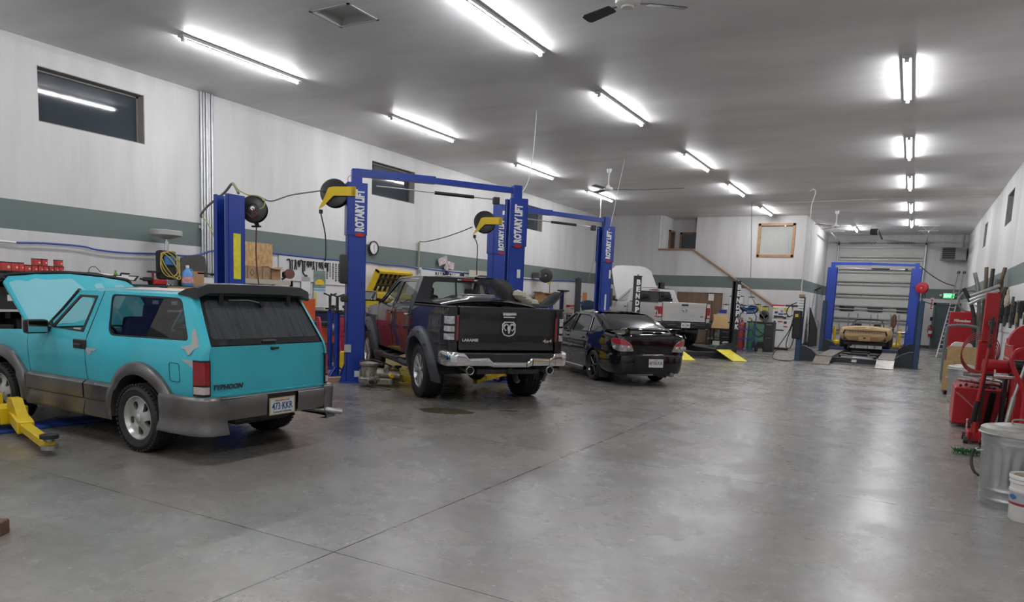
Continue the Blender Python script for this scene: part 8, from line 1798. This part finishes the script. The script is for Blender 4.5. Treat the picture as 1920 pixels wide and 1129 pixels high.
mb = MB(); mb.tube([(.30*math.cos(a*PI/12), 0, .33+.32*math.sin(a*PI/12)) for a in range(24)], .03, 8, closed=True); mb.bar((-.28, 0, .33), (.28, 0, .33), .03, .02); mb.bar((0, 0, .03), (0, 0, .63), .03, .02); mb.build('ring', C('ring_grey', (.2, .19, .17), .5), t)
for i, (x, z, r_, lab) in enumerate(((1.62, 2.05, .05, 'upper'), (1.66, 1.92, .055, 'middle'), (1.60, 1.80, .05, 'lower'))): cord([(x-.05, 24.2, z-.1), (x+.05, 24.25, z+.05), (x+.2, 24.3, z+.12), (x+.32, 24.3, z+.02), (x+.38, 24.3, z-.12)], r_, ALU, lab+' silver flexible duct heaped on the black cabinet', 'flexible_duct', 'duct')
random.seed(8)
for i in range(7):
    x = 1.45+.075*i; y = 21.6+.12*(i % 3); h_ = [2.35, 2.75, 2.9, 2.85, 2.6, 2.9, 2.4][i]; ld = [-.35, -.22, -.05, 0, .05, .12, .1][i]
    o = MB().tube([(x, y, .0), (x, y, 1.2), (x+ld*.35, y, h_*.8), (x+ld, y, h_)], .045, 8, k=3).build('exhaust_pipe', [DARKST, STEEL, C('rust_pipe', (.16, .12, .08), .6)][i % 3]); tag(o, ['leftmost bent', 'second from left bent', 'third from left', 'middle', 'third from right', 'second from right', 'rightmost'][i]+' of the long exhaust pipes standing against the right wall', 'pipe', 'long exhaust pipes by the right wall')
for i in range(3): cord([(1.25, 21.50-.0*i, 1.95+.1*i), (1.5, 21.50, 2.1+.08*i), (1.85, 21.53, 2.2+.12*i)], .045, [STEEL, ALU, STEEL][i], ['lowest', 'middle', 'highest'][i]+' bent silver pipe lying across the exhaust pipes', 'exhaust_pipe', 'pipe')
# ladder leaning on the far part of the right wall
t = thing('extension_ladder', 'long aluminium extension ladder leaning against the right wall by the exit door', 'ladder', (0, 0, 0)); f0 = Vector((.98, 31.9, 0)); f1 = Vector((1.93, 38.9, 3.62)); d_ = (f1-f0); sd = Vector((.24, -.02, 0))
for q in (0, 1): mb = MB(); mb.bar(f0+sd*q*.9-Vector((.0, 0, 0)), f1-sd*(1-q)*.9, .09, .035, up=(1, 0, 0)); mb.build('rail', ALU, t, smooth=0); MB().bar(f1-sd*(1-q)*.9-d_*.01, f1-sd*(1-q)*.9+d_*.01, .11, .06).build('rail_cap', BLK, t)
for i in range(1, 22): u = i/22; MB().cyl(f0+d_*u-sd*.9*u, f0+d_*u+sd*.9*(1-u), .016, n=6).build('rung', ALU, t)
MB().box(tuple(f0+d_*.22), (.05, .2, .06), .004).build('sticker', YEL, t)
# white board and hanging things on the right wall
def rw(px, py, off=.03): return atx(px, py, RW-off)
a = rw(1858, 540); 
o = MB().bx(-.02, 0, 13.5, 25.5, 1.30, 2.36).build('tool_board', WB, None, (RW-.004, 0, 0)); tag(o, 'long white tool board on the right wall', 'board')
t = thing('wall_ledge', 'small wooden ledge with white cups high on the right wall', 'shelf', (RW-.14, 15.2, 2.42)); MB().bx(-.14, .13, -.4, .5, -.03, 0, .004).build('board', C('ledge_wood', (.25, .14, .09), .6), t, smooth=0)
for i, (y, h_, r_) in enumerate(((15.0, .26, .075), (15.35, .16, .09))): item('cup', MB().lathe([(0, 0), (r_*.8, 0), (r_, h_), (r_*.9, h_), (r_*.7, .01)], 18), WHITE, ['tall white cup on the ledge', 'short white cup on the ledge'][i]+' high on the right wall', 'cup', (RW-.15, y, 2.42))
cord([(RW-.02, 15.2, 2.38), (RW-.03, 15.3, 1.8), (RW-.03, 15.4, 1.4)], .012, GC, 'thin cable running down the white board below the ledge', 'cable', 'cable')
for i, (px, py, kd, m_, lab) in enumerate(((1864, 552, 'brush', C('brush_blue', (.03, .08, .5), .4), 'blue-handled black broom hung on the right wall'), (1877, 548, 'glove', C('glove_tan', (.30, .22, .13), .85, noise=.5, nscale=9), 'tan and black work glove bundle hung high on the right wall'), (1888, 566, 'glove', C('glove_cream', (.42, .36, .26), .85, noise=.4, nscale=9), 'cream glove bundle hung right of the tan one'), (1898, 575, 'saw', C('tool_greydark', (.07, .075, .08), .4, .5), 'dark grey pruning tool hung on the right wall'), (1908, 580, 'hammer', C('handle_tan', (.35, .22, .10), .5), 'wooden handled hammer hung on the right wall'))):
    p = rw(px, py, .12); t = thing('wall_tool', lab, 'tool', p); F2 = frame((0, 0, 0), (0, -1, 0), (0, 0, 1))
    if kd == 'brush': MB(F2).bar((0, .35, 0), (0, -.25, 0), .03, .03).build('handle', m_, t); MB(F2).box((0, -.45, 0), (.34, .36, .06), .02).build('bristles', BLK, t)
    elif kd == 'glove':
        mb = MB()
        for q in range(5): mb.ball((0, -.12+.06*q, .05*math.sin(q*2)), .085, 8, sc=(.6, .9, 1.6))
        mb.tube([(0, 0, .1), (0, -.02, .28)], .03, 6); mb.build('cloth', m_, t)
    elif kd == 'saw': MB(F2).prism(rpoly([(-.04, .22), (.05, .22), (.12, .05), (.09, -.28), (-.02, -.30), (-.10, .0)], .03), -.02, .02).build('body', m_, t)
    else: MB(F2).bar((0, .10, 0), (0, -.28, 0), .05, .04, b=.01).build('handle', m_, t); MB(F2).bar((-.12, .15, 0), (.12, .15, 0), .06, .05, b=.01).build('head', DARKST, t)
random.seed(13)
for i in range(22):
    y = 15.8+i*.30+random.uniform(-.05, .05); z = 1.98+random.uniform(-.06, .06); kd = ['pliers', 'wrench', 'hook', 'block'][i % 4]
    t2 = tool(y, z, kd, '%s, %s tool in the crowded row on the right wall board' % ({'pliers': 'steel pliers', 'wrench': 'steel wrench', 'hook': 'bent steel bar', 'block': 'short steel clamp'}[kd], ORD[i]), 1.6+random.random(), 'tools in the crowded row on the right wall board')
    t2.location.x = RW-.035; t2.rotation_euler.z = PI; t2.data.materials[0] = [C('tool_grey', (.12, .12, .12), .4, .6), C('tool_black', (.015, .015, .016), .45), STEEL, C('tool_red2', (.3, .02, .03), .4)][i % 4] if False else t2.data.materials[0]
toolbox((1.75, 14.6, 0), (.5, 1.2, 1.30), RED, 'low red drawer chest against the right wall behind the balancer', 0, 5, 'tool_chest', 'tool chest', -1)
toolbox((1.72, 10.35, 0), (.5, .9, 1.1), RED, 'red drawer chest at the right edge of the photo', 0, 4, 'tool_chest', 'tool chest', -1); item('black_case', MB().bx(-.2, .2, -.35, .35, 0, .28, .02), BLK, 'black case standing on the red chest at the right edge', 'case', (1.72, 10.35, 1.1)); item('yellow_case', MB().bx(-.06, .06, -.09, .09, 0, .18, .02), YEL, 'small yellow box on the balancer hood side', 'box', (1.42, 10.9, 1.30)) if False else None
